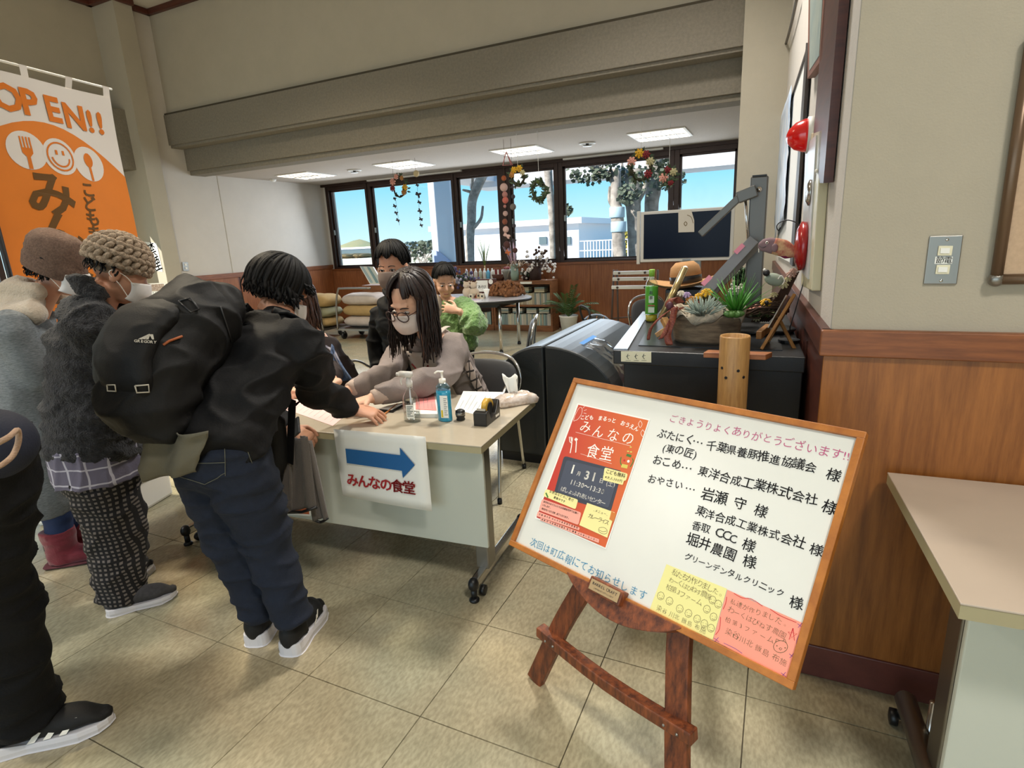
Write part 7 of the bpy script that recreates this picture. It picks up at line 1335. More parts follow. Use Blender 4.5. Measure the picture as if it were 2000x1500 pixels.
# straps
m = M(); st = cat_rom([BPp(.10, .26, -.02), BPp(.11, .33, -.10), shR.lerp(shC, .45)+V((0, 0, .10)), shR.lerp(shC, .40)+V((.03, .06, .03)), shR.lerp(shC, .4)+V((.03, .06, -.12))], 5); m.tube(st, [(.03, .007)]*len(st), 8, side=sd); m.to('shoulder_strap', m_bp, bp, True)
m = M(); st = cat_rom([BPp(-.10, .26, -.02), BPp(-.10, .33, -.10), shL.lerp(shC, .45)+V((0, 0, .10)), shL.lerp(shC, .4)+V((0, .08, -.05))], 5); m.tube(st, [(.03, .007)]*len(st), 8, side=sd); m.to('shoulder_strap', m_bp, bp, True)
m = M(); m.bar(ay(571, 780, 1.45), ay(566, 905, 1.45), .034, .003, up=(0, 1, 0)); m.to('hanging_strap', m_bp, bp)
m = M(); m.tube(cat_rom([BPp(-.04, .31, .05), BPp(-.02, .37, .04), BPp(.04, .37, .04), BPp(.06, .31, .05)], 4), .008, 8); m.to('top_handle', m_bp, bp, True)
# black pouch and grey coat held in the left hand
pz = thing('belt_pouch', 'rounded black pouch hanging at the front of the bending person', 'bag', tuple(ay(535, 880, 1.42))); m = M(); m.tube(cat_rom([ay(528, 812, 1.40), ay(535, 860, 1.42), ay(536, 905, 1.42), ay(532, 938, 1.42)], 3), [(.03, .03)]+[(.045, .05)]*6+[(.035, .04)]*3, 18, side=(1, 0, 0), rnd=.7); m.to('pouch', m_bp, pz, True)
gc = thing('held_coat', 'grey fleece coat hanging folded over the arm beside the table sign', 'coat', tuple(ay(590, 930, 1.45))); m_gc = mat('coat_grey', '#625c58', .95, bump=.3, bscale=250, sheen=.3)
def panel(pts, Y, amp, nm='coat_panel'):
    P_ = [ay(x, y, Y_) for (x, y), Y_ in zip(pts, Y)]; m = M(); m.sheet(P_[3], P_[2], P_[1], P_[0], 18, 26, lambda a, b_: amp*sin(a*9+b_*2)+amp*.5*sin(a*17)); return m.to(nm, m_gc, gc, True, solid=.008)
panel([(565, 858), (598, 855), (618, 990), (556, 1000)], (1.48, 1.48, 1.50, 1.46), .008); panel([(588, 850), (606, 862), (641, 1012), (612, 1015)], (1.50, 1.52, 1.54, 1.52), .006); panel([(530, 900), (570, 870), (566, 1002), (548, 960)], (1.44, 1.46, 1.46, 1.44), .008)
m = M(); m.tube([ay(556, 1001, 1.455), ay(590, 1000, 1.47), ay(618, 991, 1.49)], .006, 6); m.tube(cat_rom([ay(612, 1014, 1.515), ay(626, 1020, 1.53), ay(640, 1012, 1.535)], 3), .006, 6); m.to('dark_hem', m_black, gc, True)
ph = thing('phone', 'dark phone case with card held under the pink form', 'phone', tuple(ay(577, 835, 1.55))); m = M(); m.bar(ay(577, 818, 1.58), ay(580, 850, 1.55), .06, .01, up=(0, 1, .4)); m.to('case', mat('case_grey', '#4c4e52', .4), ph, bev=.004)
of_ = M(); P4 = [ay(x, y, 1.70) for x, y in ((578, 845), (592, 842), (606, 1006), (540, 1002))]; of_.add(P4, [(3, 2, 1, 0)]); o = of_.to('orange_poster', mat('poster_orange', '#b4592c', .6), None, solid=.002); tag(o, 'orange poster with white border taped low on the table front behind the coat', 'poster'); f_ = M(); [f_.bar(a_, b_, .008, .003, up=(0, 1, 0)) for a_, b_ in ((P4[1], P4[2]), (P4[2], P4[3]))]; f_.to('white_border', m_paper, o)
# ---------------------------------------------------------------- B: chunky hat, dark fleece, checked trousers
m_fle = mat('fleece_charcoal', '#303136', .98, col2='#141417', vscale=55, bump=1.0, bscale=160, sheen=.15); m_chk = grid_mat('check_trousers', '#17161a', '#77706c', 46, 52, .5, .85, True); m_pla = grid_mat('plaid_shirt', '#676376', '#b9b7c4', 13, 16, .10)
B_ = person('person in a chunky cream knit hat, charcoal fleece jacket and black checked trousers', (-2.5, 1.25, 0)); fb = V((.55, .83, 0)).normalized(); sb_ = V((fb.y, -fb.x, 0))
hipB = ay(190, 880, 1.24); shB = ay(190, 622, 1.34); HB = Head(ay(236, 535, 1.40), (.52, .78, -.48), 1.02); neckB = L3(HB.p(0, .03, -.07), shB, .45)
aR, aL = ay(238, 1160, 1.20), ay(222, 1125, 1.38); knR, knL = ay(225, 1030, 1.22), ay(215, 1020, 1.36)
shR, shL = shB+sb_*.18+V((0, 0, -.02)), shB-sb_*.18; elR = ay(262, 740, 1.36); wrR = ay(320, 700, 1.62); elL = ay(200, 740, 1.60); wrL = ay(330, 720, 1.85)
b = M(); head(b, HB); b.tube([HB.p(0, .02, -.05), neckB, shB], [.05, .055, .07], 14); b.tube(cat_rom([shB, L3(shB, hipB, .5), hipB], 4), [(.15, .09)]*9, 18, side=sb_, rnd=.6); arm(b, shR, elR, wrR); arm(b, shL, elL, wrL); hand(b, wrR, (.4, .8, -.1), (0, 0, 1), 1, .4, -1); hand(b, wrL, (.3, .8, -.1), (0, 0, 1), 1, .4, 1); legs(b, hipB, knR, aR, knL, aL, side=(.6, -.8, 0)); fuse('body', b, m_skin2, B_, .006, 3)
j = M(); j.tube(cat_rom([L3(neckB, shB, .2), shB, L3(shB, hipB, .35), L3(shB, hipB, .7), L3(shB, hipB, 1.0)], 4), [(.10, .09)]*3+[(.185, .125)]*3+[(.21, .165)]*5+[(.215, .175)]*3+[(.21, .17)]*3, 24, side=sb_, rnd=.25)
for a_, e_, w_ in ((shR, elR, wrR), (shL, elL, wrL)): j.tube(cat_rom([L3(shB, a_, .7), a_, e_, L3(e_, w_, .95)], 4), [.10]*4+[.095]*4+[.08]*4+[.06], 16, rnd=.4)
j.tube(cat_rom([HB.p(-.08, .03, -.09), HB.p(-.05, .10, -.085), HB.p(.05, .10, -.085), HB.p(.085, .01, -.10), HB.p(.06, -.06, -.14)], 4), .032, 10, rnd=.6)
fuse('fleece_jacket', j, m_fle, B_, .009, 4, folds(.016, 7, (1, 1, 2.2), 31, .006, 85))
m = M(); m.tube(cat_rom([hipB+V((0, 0, .06)), hipB+V((0, 0, -.05)), hipB+V((0, 0, -.095))], 3), [(.205, .165), (.205, .165), (.207, .165), (.21, .17), (.212, .17), (.213, .17), (.215, .172)], 28, side=sb_); o = fuse('plaid_shirt', m, m_pla, B_, .008, 3, folds(.010, 12, (1, 1, .4), 6)); 
j = M(); j.tube([hipB+V((0, 0, .02)), hipB+V((0, 0, -.14))], [(.18, .14), (.18, .145)], 20, side=sb_, rnd=.4)
for kn, an, sg in ((knR, aR, 1), (knL, aL, -1)): j.tube(cat_rom([hipB+sb_*.07*sg+V((0, 0, -.06)), kn, L3(kn, an, 1.02)], 5), [.13-.035*i/10 for i in range(11)], 18, rnd=.2)
fuse('trousers', j, m_chk, B_, .009, 4, folds(.012, 9, (1, 1, 1.5), 8))
for h_, t_ in ((az(214, 1198, 0), az(345, 1160, 0)), (az(205, 1162, 0), az(298, 1108, 0))): shoe('shoe', B_, h_, t_, mat('shoe_grey', '#4a494c', .85, var=.3, vscale=90), sm1, .046, .075, .026)
# chunky hat: rows of braided puffs
m = M(); rd = random.Random(2); HB.e(m, (0, .022, .055), (.088, .104, .092))
for ring_ in range(9):
    t = .12+ring_*.205; n = max(4, int(4+19*sin(t)))
    for i in range(n):
        f = 2*pi*(i+.5*(ring_ % 2))/n; d = V((sin(t)*sin(f), -sin(t)*cos(f), cos(t))); p = HB.p(d.x*.094, .022+d.y*.110, .050+d.z*.098); nrm_ = (HB.R @ d).normalized(); tw = (.6 if ring_ % 2 else -.6)
        q = nrm_.to_track_quat('Z', 'Y').to_matrix(); up2 = (V((0, 0, 1))-nrm_*nrm_.z); up2 = up2.normalized() if up2.length > .05 else V((1, 0, 0)); sx_ = up2.cross(nrm_).normalized(); R_ = Matrix((sx_*cos(tw)+up2*sin(tw), up2*cos(tw)-sx_*sin(tw), nrm_)).transposed()
        m.ell(p, (.022, .0125, .013), R_, 10, 6)
hat_ = m.to('knit_hat', mat('knit_cream', '#b8a48e', .95, col2='#86735f', vscale=90, bump=.7, bscale=260, stretch=(1, 1, 1)), B_, True); hat_['label'] = 'chunky braided cream knit hat'
mask(HB, B_); hairdo('hair', HB, m_hairb, B_, lambda f: .03, lambda f: 1.8, 90, 3, .008, 1.0, skip=lambda f: abs(f) < 1.4, t0m=1.25, cap=False)
# ---------------------------------------------------------------- A: brown beanie, grey coat with cream hood, red boots
m_coat = mat('coat_marl', '#868b8e', .95, col2='#5e6366', vscale=60, bump=.3, bscale=200, stretch=(1, 1, 6)); m_hood = mat('hood_cream', '#b9aa97', .98, bump=.6, bscale=120, sheen=.4)
A_ = person('person in a brown cable beanie, grey marl coat with cream hood and dark red boots', (-3.1, 1.35, 0)); fa = V((.6, .8, 0)); sa_ = V((.8, -.6, 0))
HA = Head(ay(118, 523, 1.52), (.80, .50, -.30), 1.10); shA = ay(48, 640, 1.38); hipA = ay(78, 860, 1.33); neckA = L3(HA.p(0, .03, -.07), shA, .4)
bt_ = [(az(100, 1105, 0), az(172, 1094, 0)), (az(140, 1088, 0), az(196, 1062, 0))]; aR, aL = [h_+(t_-h_).normalized()*.065+V((0, 0, .10)) for h_, t_ in bt_]; knR, knL = hipA.lerp(aR, .52)+V((.03, .0, 0)), hipA.lerp(aL, .52)
elR = ay(95, 760, 1.36); wrR = ay(150, 760, 1.62); elL = ay(60, 740, 1.75); wrL = ay(180, 730, 2.0)
b = M(); head(b, HA); b.tube([HA.p(0, .02, -.05), neckA, shA], [.05, .055, .07], 14); b.tube(cat_rom([shA, L3(shA, hipA, .5), hipA], 4), [(.15, .09)]*9, 18, side=sa_, rnd=.6); arm(b, shA+sa_*.17, elR, wrR); arm(b, shA-sa_*.17, elL, wrL); hand(b, wrR, (.4, .8, -.1), (0, 0, 1), 1, .4, -1); hand(b, wrL, (.4, .8, -.1), (0, 0, 1), 1, .4, 1); legs(b, hipA, knR, aR, knL, aL, side=(.5, -.85, 0)); fuse('body', b, m_skin2, A_, .006, 3)
j = M(); j.tube(cat_rom([shA+V((0, 0, .05)), L3(shA, hipA, .3), L3(shA, hipA, .8), ay(92, 978, 1.33)], 4), [(.13, .10)]*2+[(.19, .13)]*4+[(.195, .15)]*4+[(.19, .16)]*3, 22, side=sa_, rnd=.15)
for a_, e_, w_ in ((shA+sa_*.18, elR, wrR), (shA-sa_*.18, elL, wrL)): j.tube(cat_rom([L3(shA, a_, .7), a_, e_, w_], 4), [.085]*4+[.08]*4+[.07]*4+[.06], 16, rnd=.4)
fuse('coat', j, m_coat, A_, .010, 4, folds(.014, 7, (1, 1, .8), 41))
j = M(); j.tube(cat_rom([HA.p(-.09, .03, -.10), HA.p(-.06, .12, -.12), HA.p(.05, .13, -.13), HA.p(.10, .04, -.14)], 4), [.045]*4+[.06]*5+[.045]*4, 12, rnd=.7); j.tube(cat_rom([HA.p(0, .12, -.12), shA+V((-.03, -.06, .02)), shA+V((-.05, -.12, -.12))], 4), [(.10, .05)]*3+[(.15, .05)]*4+[(.10, .03)]*2, 16, side=sa_, rnd=.6); [j.ell(ay(*q[:3]), q[3], None, 16, 10) for q in ((45, 590, 1.40, (.11, .09, .08)), (30, 605, 1.38, (.15, .09, .09)), (80, 572, 1.50, (.06, .07, .05)), (45, 612, 1.36, (.14, .08, .07)), (0, 600, 1.40, (.12, .08, .08)))]; fuse('hood', j, m_hood, A_, .009, 5, folds(.014, 7, (1, 1, 1), 4))
j = M()
for kn, an in ((knR, aR), (knL, aL)): j.tube(cat_rom([L3(hipA, kn, .5), kn, L3(kn, an, .5), an], 4), [.085]*4+[.066]*4+[.058]*3+[.046]*2, 16)
fuse('leggings', j, mat('tights_blue', '#1c2f56', .8, bump=.15, bscale=200), A_, .008, 3)
m_boot = mat('boot_red', '#701c2a', .9, bump=.2, bscale=150, sheen=.3)
for an, h_, t_ in ((aR, az(100, 1105, 0), az(172, 1094, 0)), (aL, az(140, 1088, 0), az(196, 1062, 0))):
    b = M(); h_ = V(h_); t_ = V(t_); d_ = (t_-h_).normalized(); s_ = V((0, 0, 1)).cross(d_); t_ = h_+d_*.25; c_ = h_+d_*.065
    b.tube([c_+V((0, 0, .02)), c_+V((0, 0, .10)), c_+V((0, 0, .19))], [(.060, .070), (.062, .068), (.070, .074)], 18, side=s_); b.tube([h_+d_*.04+V((0, 0, .045)), h_+d_*.13+V((0, 0, .048)), h_+d_*.20+V((0, 0, .042)), t_+V((0, 0, .03))], [(.052, .044), (.052, .046), (.052, .038), (.035, .024)], 16, side=s_, rnd=.6); bo = fuse('boot', b, m_boot, A_, .007, 3, folds(.004, 14, (1, 1, 2), 3))
    so = M(); so.tube([h_+d_*.0+V((0, 0, .010)), h_+d_*.12+V((0, 0, .010)), t_+d_*.01+V((0, 0, .010))], [(.056, .010), (.056, .010), (.045, .010)], 16, side=s_, rnd=.4); so.to('sole', mat('boot_sole', '#5c2a30', .8), bo, True)
m = M(); vs = []; nn = 72; prof = [(1.0, -.018), (1.03, -.01), (1.03, .035), (1.0, .042), (.99, .046), (1.01, .06), (.99, .085), (.93, .11), (.80, .133), (.60, .148), (.35, .156), (.05, .158)]
for k_, (r_, z) in enumerate(prof):
    for i in range(nn):
        f = 2*pi*i/nn; rib = (.022*cos(f*36) if k_ < 4 else .055*sin(f*7+ (z*60))*(.6+.4*sin(z*150+f*3))) ; rr = r_*(1+rib*.8); vs.append(HA.p(.092*rr*sin(f), .020-.110*rr*cos(f), z-.010+.02*cos(f)*-1*(1 if k_ < 6 else .3)))
m.add(vs, [(k_*nn+i, k_*nn+(i+1) % nn, (k_+1)*nn+(i+1) % nn, (k_+1)*nn+i) for k_ in range(len(prof)-1) for i in range(nn)]+[tuple((len(prof)-1)*nn+i for i in range(nn))]); be = m.to('knit_beanie', mat('knit_brown', '#7a6152', .95, col2='#5c473c', vscale=110, bump=.7, bscale=260), A_, True); be['label'] = 'brown cable knit beanie with ribbed cuff'
mask(HA, A_); hairdo('hair', HA, m_hairb, A_, lambda f: .04, lambda f: 2.05, 260, 8, .010, 1.04, skip=lambda f: abs(f) < 1.45, cap=False, t0m=1.4)
# ---------------------------------------------------------------- D: nearest person, only a leg and bag in the frame
m_trk = mat('trousers_black', '#0d0e11', .8, bump=.2, bscale=160, spec=.25); D_ = person('person in black trousers and three striped black trainers, cut by the left edge', (-2.1, .65, 0))
ank = V((-2.03, .645, .11)); kn = ay(-28, 1110, .62); hipD = ay(-62, 880, .60); hipD2 = hipD+V((-.24, -.02, 0)); anL = V((-2.42, .55, .10)); knL = V((-2.38, .60, .50)); tD = hipD+V((-.20, .0, 0))
shD = tD+V((-.10, -.04, .50)); HD = Head(shD+V((-.02, .0, .24)), (.7, .7, -.3), 1.08)
b = M(); head(b, HD); b.tube([HD.p(0, .02, -.05), shD], [.055, .07], 14); b.tube([shD, tD], [(.16, .10), (.15, .10)], 16, side=(1, -.3, 0), rnd=.6); arm(b, shD+V((.15, -.08, -.02)), shD+V((.17, -.08, -.28)), shD+V((.10, .05, -.45))); arm(b, shD+V((-.17, .08, -.02)), shD+V((-.2, .0, -.28)), shD+V((-.18, .04, -.5))); hand(b, shD+V((.06, .03, -.45)), (-.5, .1, -1), (0, 0, 1), 1, .4, -1); hand(b, shD+V((-.18, .04, -.5)), (0, .1, -1), (0, 0, 1), 1, .4, 1); legs(b, tD, knL, anL, kn, ank, side=(1, 0, 0)); fuse('body', b, m_skin, D_, .008, 3)
j = M(); j.tube(cat_rom([L3(hipD, kn, -.12), L3(hipD, kn, .5), kn, L3(kn, ank, .5), ank+V((0, 0, -.015))], 4), [.125]*4+[.118]*4+[.105]*4+[.098]*3+[.094]*2, 20, rnd=.3); j.tube(cat_rom([hipD2, knL, anL], 5), [.12-.03*i/10 for i in range(11)], 18, rnd=.3); j.tube([tD+V((0, 0, .1)), tD+V((0, 0, -.1))], [(.2, .13), (.2, .14)], 18, side=(1, 0, 0), rnd=.4)
fuse('trousers', j, m_trk, D_, .009, 4, folds(.018, 6, (1, 1, 2.4), 51))
j = M(); j.tube([shD+V((0, 0, .04)), L3(shD, tD, .5), tD+V((0, 0, .03))], [(.16, .11), (.2, .14), (.2, .14)], 18, side=(1, -.3, 0), rnd=.4); j.tube(cat_rom([shD+V((.14, -.08, 0)), shD+V((.16, -.08, -.28)), shD+V((.11, .04, -.42))], 4), .07, 14, rnd=.4); j.tube(cat_rom([shD+V((-.15, .06, 0)), shD+V((-.2, .0, -.28)), shD+V((-.18, .04, -.46))], 4), .07, 14, rnd=.4); fuse('jacket', j, m_trk, D_, .012, 4, folds(.014, 8, (1, 1, 2), 5))
hairdo('hair', HD, m_hairb, D_, lambda f: .02, lambda f: 1.7 if abs(f) > 1 else 1.2, 120, 5, .014, 1.06)
u, X_, Ls = shoe('trainer', D_, az(-42, 1478, 0), az(222, 1408, 0), mat('shoe_mesh_black', '#0e0e10', .7, bump=.2, bscale=300), sm1, .050, .092, .034)
m = M()
for k_ in range(3): x0 = Ls*(.42+k_*.115); m.add([X_ @ V((x0, -.0525, .038)), X_ @ V((x0+.020, -.0525, .038)), X_ @ V((x0+.052, -.040, .078)), X_ @ V((x0+.036, -.040, .078))], [(0, 1, 2, 3)])
m.to('side_stripe', m_wht, u)['kind'] = 'stuff'; shoe('trainer', D_, (-2.48, .47, 0), (-2.36, .73, 0), MATS['shoe_mesh_black'], sm1, .050, .085, .030)
bg_ = thing('shoulder_bag', 'navy bag with tan rope trim at the left edge', 'bag', tuple(ay(5, 870, .62))); m = M(); m.ell(ay(-18, 868, .62), (.10, .09, .085), None, 24, 16); m.to('bag_body', mat('bag_navy', '#141a2e', .8, bump=.2, bscale=150), bg_, True); m = M(); m.tube(cat_rom([ay(-4, 865, .53), ay(18, 853, .55), ay(34, 840, .60), ay(36, 862, .60), ay(26, 888, .58), ay(8, 905, .55), ay(-10, 915, .53)], 4), .006, 8); m.to('rope_trim', mat('rope_tan', '#a88c76', .9, bump=.5, bscale=200), bg_, True)
# ---------------------------------------------------------------- E: seated woman with glasses
m_swt = mat('sweat_grey', '#8b807c', .95, var=.08, vscale=30, bump=.25, bscale=220); m_cuff = mat('cuff_cream', '#b9a79c', .95, bump=.3, bscale=250); m_apr = mat('apron_white', '#b9aea4', .9, bump=.1, bscale=100)
E_ = person('seated woman with long dark hair, round glasses, grey sweatshirt and spotted apron', (-1.75, 2.75, 0)); HE = Head(ay(803, 592, 2.35), (-.08, -.88, -.40), 1.17, .05)
shE = ay(842, 672, 2.56); hipE = V((-1.66, 2.82, .50)); neckE = L3(HE.p(0, .03, -.08), shE, .45); se = V((.90, -.12, 0)).normalized()
aR_s, aL_s = shE-se*.17+V((0, 0, -.01)), shE+se*.17+V((0, 0, -.01)); elR = ay(752, 735, 2.33); wrR = az(680, 762, .765); elL = ay(868, 775, 2.34); elL.z = .80; wrL = az(724, 778, .765)
b = M(); head(b, HE); b.tube([HE.p(0, .02, -.05), neckE, L3(neckE, shE, .8)], [.05, .052, .065], 14); b.tube(cat_rom([shE, L3(shE, hipE, .5), hipE], 4), [(.15, .085)]*9, 18, side=se, rnd=.6); arm(b, aR_s, elR, wrR, (.045, .036, .025)); arm(b, aL_s, elL, wrL, (.045, .036, .025)); hand(b, wrR, (-.5, -.75, -.14), (.1, -.1, 1), 1.0, .28, 1, .2); hand(b, wrL, (-.60, -.72, -.14), (.1, -.1, 1), 1.0, .28, -1, .2)
kE = V((-1.75, 2.40, .47)); legs(b, hipE, kE+V((-.1, 0, 0)), V((-1.9, 2.35, .08)), kE+V((.1, 0, 0)), V((-1.65, 2.35, .08)), side=(1, 0, 0)); fuse('body', b, m_skin, E_, .0045, 2)
j = M(); j.tube(cat_rom([L3(neckE, shE, .35), shE, L3(shE, hipE, .4), L3(shE, hipE, .8), hipE], 4), [(.08, .07)]*3+[(.15, .10)]*3+[(.19, .13)]*5+[(.18, .13)]*6, 22, side=se, rnd=.4)
for a_, e_, w_ in ((aR_s, elR, wrR), (aL_s, elL, wrL)): j.tube(cat_rom([L3(shE, a_, .7), a_, L3(a_, e_, .5), e_, L3(e_, w_, .5), L3(e_, w_, .88)], 3), [.078]*3+[.075]*3+[.070]*3+[.066]*3+[.058]*3+[.048], 16, rnd=.4)
swt = fuse('sweatshirt', j, m_swt, E_, .008, 4, folds(.015, 9, (1, 1, 1.5), 61))
for e_, w_ in ((elR, wrR), (elL, wrL)): m = M(); m.tube([L3(e_, w_, .78), L3(e_, w_, .97)], [.046, .036], 16, rnd=.2); m.to('cuff', m_cuff, E_, True)
kk = M(); kk.tube(cat_rom([hipE, kE+V((-.1, 0, 0)), V((-1.9, 2.35, .1))], 4), [.10-.004*i for i in range(9)], 14); kk.tube(cat_rom([hipE, kE+V((.1, 0, 0)), V((-1.65, 2.35, .1))], 4), [.10-.004*i for i in range(9)], 14); fuse('trousers', kk, m_trk, E_, .012, 3)
for x in (-1.9, -1.65): shoe('shoe', E_, (x, 2.42, 0), (x-.02, 2.18, 0), um, sm1, .044, .07, .024)
# apron front hanging from the neck, follows the chest
fr = (se.cross(V((0, 0, 1)))).normalized(); fr = fr if fr.y < 0 else -fr
m = M(); vs = []; N = 16
for jv in range(N+1):
    v = jv/N
    for iu in range(N+1): u = -1+2*iu/N; c_ = L3(shE+V((0, 0, .0)), hipE, .02+v*.95); wd = .105+.05*v; fw_ = .150+.045*min(1, v*1.6)-.045*u*u; vs.append(c_+se*u*wd+fr*fw_+V((0, 0, -.01)))
m.add(vs, [(q*(N+1)+i, q*(N+1)+i+1, (q+1)*(N+1)+i+1, (q+1)*(N+1)+i) for q in range(N) for i in range(N)]); apo = m.to('apron', m_apr, E_, True, solid=.003); m = M(); rd = random.Random(3)
for i in range(26):
    q = rd.randrange(len(vs)); m.ell(vs[q]+fr*.003, (.006, .0025, .006), None, 8, 5)
m.to('dots', m_ink, apo, True)['kind'] = 'stuff'
m = M(); m.tube(cat_rom([vs[3*(N+1)+4]+fr*.004, vs[5*(N+1)+8]+fr*.004, vs[3*(N+1)+12]+fr*.004], 4), .005, 6); m.tube([vs[5*(N+1)+11]+fr*.004, vs[9*(N+1)+10]+fr*.004], [.012, .02], 6, flat=.3); m.to('red_trim', mat('trim_red', '#8c1f24', .8), apo, True)
m = M()
for s_ in (-1, 1): m.tube(cat_rom([shE+se*.075*s_+V((0, 0, .09))+fr*-.06, shE+se*.09*s_+V((0, 0, .085)), shE+se*.09*s_+fr*.10+V((0, 0, .03)), vs[N//2 if 0 else (2 if s_ < 0 else N-2)]+fr*.004], 4), [(.018, .004)]*13, 8, side=se)
m.to('apron_strap', m_apr, E_, True); m = M(); m.tube(cat_rom([shE+se*.19+V((0, .02, .0)), L3(shE, hipE, .3)+se*.20+fr*.02, L3(shE, hipE, .75)+se*.20+fr*.03], 4), [(.03, .006)]*9, 8, side=fr); o = m.to('apron_side', grid_mat('apron_pattern', '#b4a49a', '#2c2626', 22, 18, .2), E_, True)
m = M(); m.tube(cat_rom([shE+se*.05+V((0, 0, .08)), L3(shE, hipE, .2)+fr*.15+se*.03, L3(shE, hipE, .55)+fr*.175, L3(shE, hipE, .2)+fr*.15-se*.03, shE-se*.05+V((0, 0, .08))], 5), .0045, 6); m.to('lanyard', m_black, E_, True)
face(HE, E_, .9, mouth=False); mask(HE, E_, '#cfc6c2')
hairdo('hair', HE, m_hairbr, E_, lambda f: (.26 if abs(f) > 1.0 else .0), lambda f: (1.62 if abs(f) > 1.0 else 1.25), 420, 6, .011, 1.12, wav=.010, skip=lambda f: abs(f) < .48)
hairdo('hair_highlights', HE, m_brown2, E_, lambda f: .24, lambda f: 1.62, 22, 16, .004, 1.15, skip=lambda f: f < .9, cap=False)
m = M()
for s_ in (-1, 1): m.tube([HE.p(s_*.033+.024*cos(a)*1.05, -.116+.012*abs(s_*.033+.024*cos(a))/.057, -.001+.023*sin(a)) for a in [2*pi*i/24 for i in range(24)]], .0028, 6, close=True); m.tube(cat_rom([HE.p(s_*.058, -.104, .003), HE.p(s_*.076, -.05, .003), HE.p(s_*.082, .01, .002)], 3), .0018, 6)
m.tube(cat_rom([HE.p(-.010, -.115, .004), HE.p(0, -.117, .008), HE.p(.010, -.115, .004)], 3), .002, 6); m.to('glasses', mat('glasses_red', '#2c1416', .3), E_, True)
# ring on finger
m = M(); m.tube([wrL+V((-.075, -.05, -.004))+V((cos(a)*.010, 0, sin(a)*.010)) for a in [2*pi*i/12 for i in range(12)]], .002, 5, close=True); m.to('ring', mat('gold', '#c8a050', .2, metal=1), E_, True)
# ---------------------------------------------------------------- F: boy
F_ = person('boy in a black jacket and grey mask standing behind the seated woman', (-2.4, 3.1, 0)); HF = Head(ay(767, 522, 2.95), (.22, -.93, -.18), 1.12)
shF = ay(775, 612, 3.05); hipF = V((shF.x+.02, 3.10, .72)); neckF = L3(HF.p(0, .03, -.08), shF, .4); sf = V((1, -.15, 0)).normalized()
el1, wr1 = shF-sf*.20+V((-.02, 0, -.26)), shF-sf*.17+V((.02, -.05, -.46)); el2, wr2 = shF+sf*.2+V((.02, 0, -.26)), shF+sf*.2+V((.02, -.03, -.46))
b = M(); head(b, HF, True); b.tube([HF.p(0, .02, -.05), neckF, L3(neckF, shF, .8)], [.045, .048, .06], 14); b.tube([shF, hipF], [(.13, .08), (.12, .08)], 16, side=sf, rnd=.6); arm(b, shF-sf*.15, el1, wr1, (.042, .034, .024)); arm(b, shF+sf*.15, el2, wr2, (.042, .034, .024)); hand(b, wr1, (0, -.1, -1), (-1, 0, 0), .85, .4, 1); hand(b, wr2, (0, -.1, -1), (1, 0, 0), .85, .4, -1)
a1, a2 = V((hipF.x-.1, 3.10, .08)), V((hipF.x+.1, 3.12, .08)); legs(b, hipF, L3(hipF, a1, .5), a1, L3(hipF, a2, .5), a2, (.07, .05, .035), .08); fuse('body', b, m_skin2, F_, .005, 2)
j = M(); j.tube(cat_rom([L3(neckF, shF, .2), shF, L3(shF, hipF, .5), hipF+V((0, 0, -.02))], 4), [(.08, .075)]*2+[(.14, .10)]*3+[(.18, .12)]*4+[(.18, .12)]*4, 20, side=sf, rnd=.4)
for s0, e_, w_ in ((shF-sf*.15, el1, wr1), (shF+sf*.15, el2, wr2)): j.tube(cat_rom([s0, e_, L3(e_, w_, .95)], 4), [.075]*4+[.068]*4+[.055], 14, rnd=.5)
fuse('jacket', j, m_jkt, F_, .009, 4, folds(.012, 9, (1, 1, 2), 71)); j = M(); j.tube(cat_rom([HF.p(-.05, .06, -.12), HF.p(-.075, .0, -.13), HF.p(-.03, -.06, -.145)], 3), .016, 8, rnd=.5); j.tube(cat_rom([HF.p(.05, .06, -.12), HF.p(.075, .0, -.13), HF.p(.03, -.06, -.145)], 3), .016, 8, rnd=.5); j.to('collar', m_jkt, F_, True); m = M(); m.tube([HF.p(.01, -.075, -.15), HF.p(.012, -.09, -.24)], .006, 6, flat=.4); m.to('pink_cord', mat('cord_pink', '#c03060', .5), F_)
j = M()
for a_, sg in ((a1, -1), (a2, 1)): j.tube([hipF+sf*.08*sg, L3(hipF, a_, .5), a_], [.1, .08, .065], 14, rnd=.3)
fuse('trousers', j, m_trk, F_, .012, 3); shoe('shoe', F_, a1+V((0, .06, -.08)), a1+V((-.02, -.15, -.08)), um, sm1, .04, .065, .022); shoe('shoe', F_, a2+V((0, .06, -.08)), a2+V((-.02, -.15, -.08)), um, sm1, .04, .065, .022)
face(HF, F_, .2, mouth=False); mask(HF, F_, '#7d6e66'); hairdo('hair', HF, m_hairb, F_, lambda f: .0, lambda f: 1.15+.10*sin(f*9) if abs(f) < .9 else (1.45 if abs(f) < 1.7 else 1.8), 380, 7, .011, 1.16)
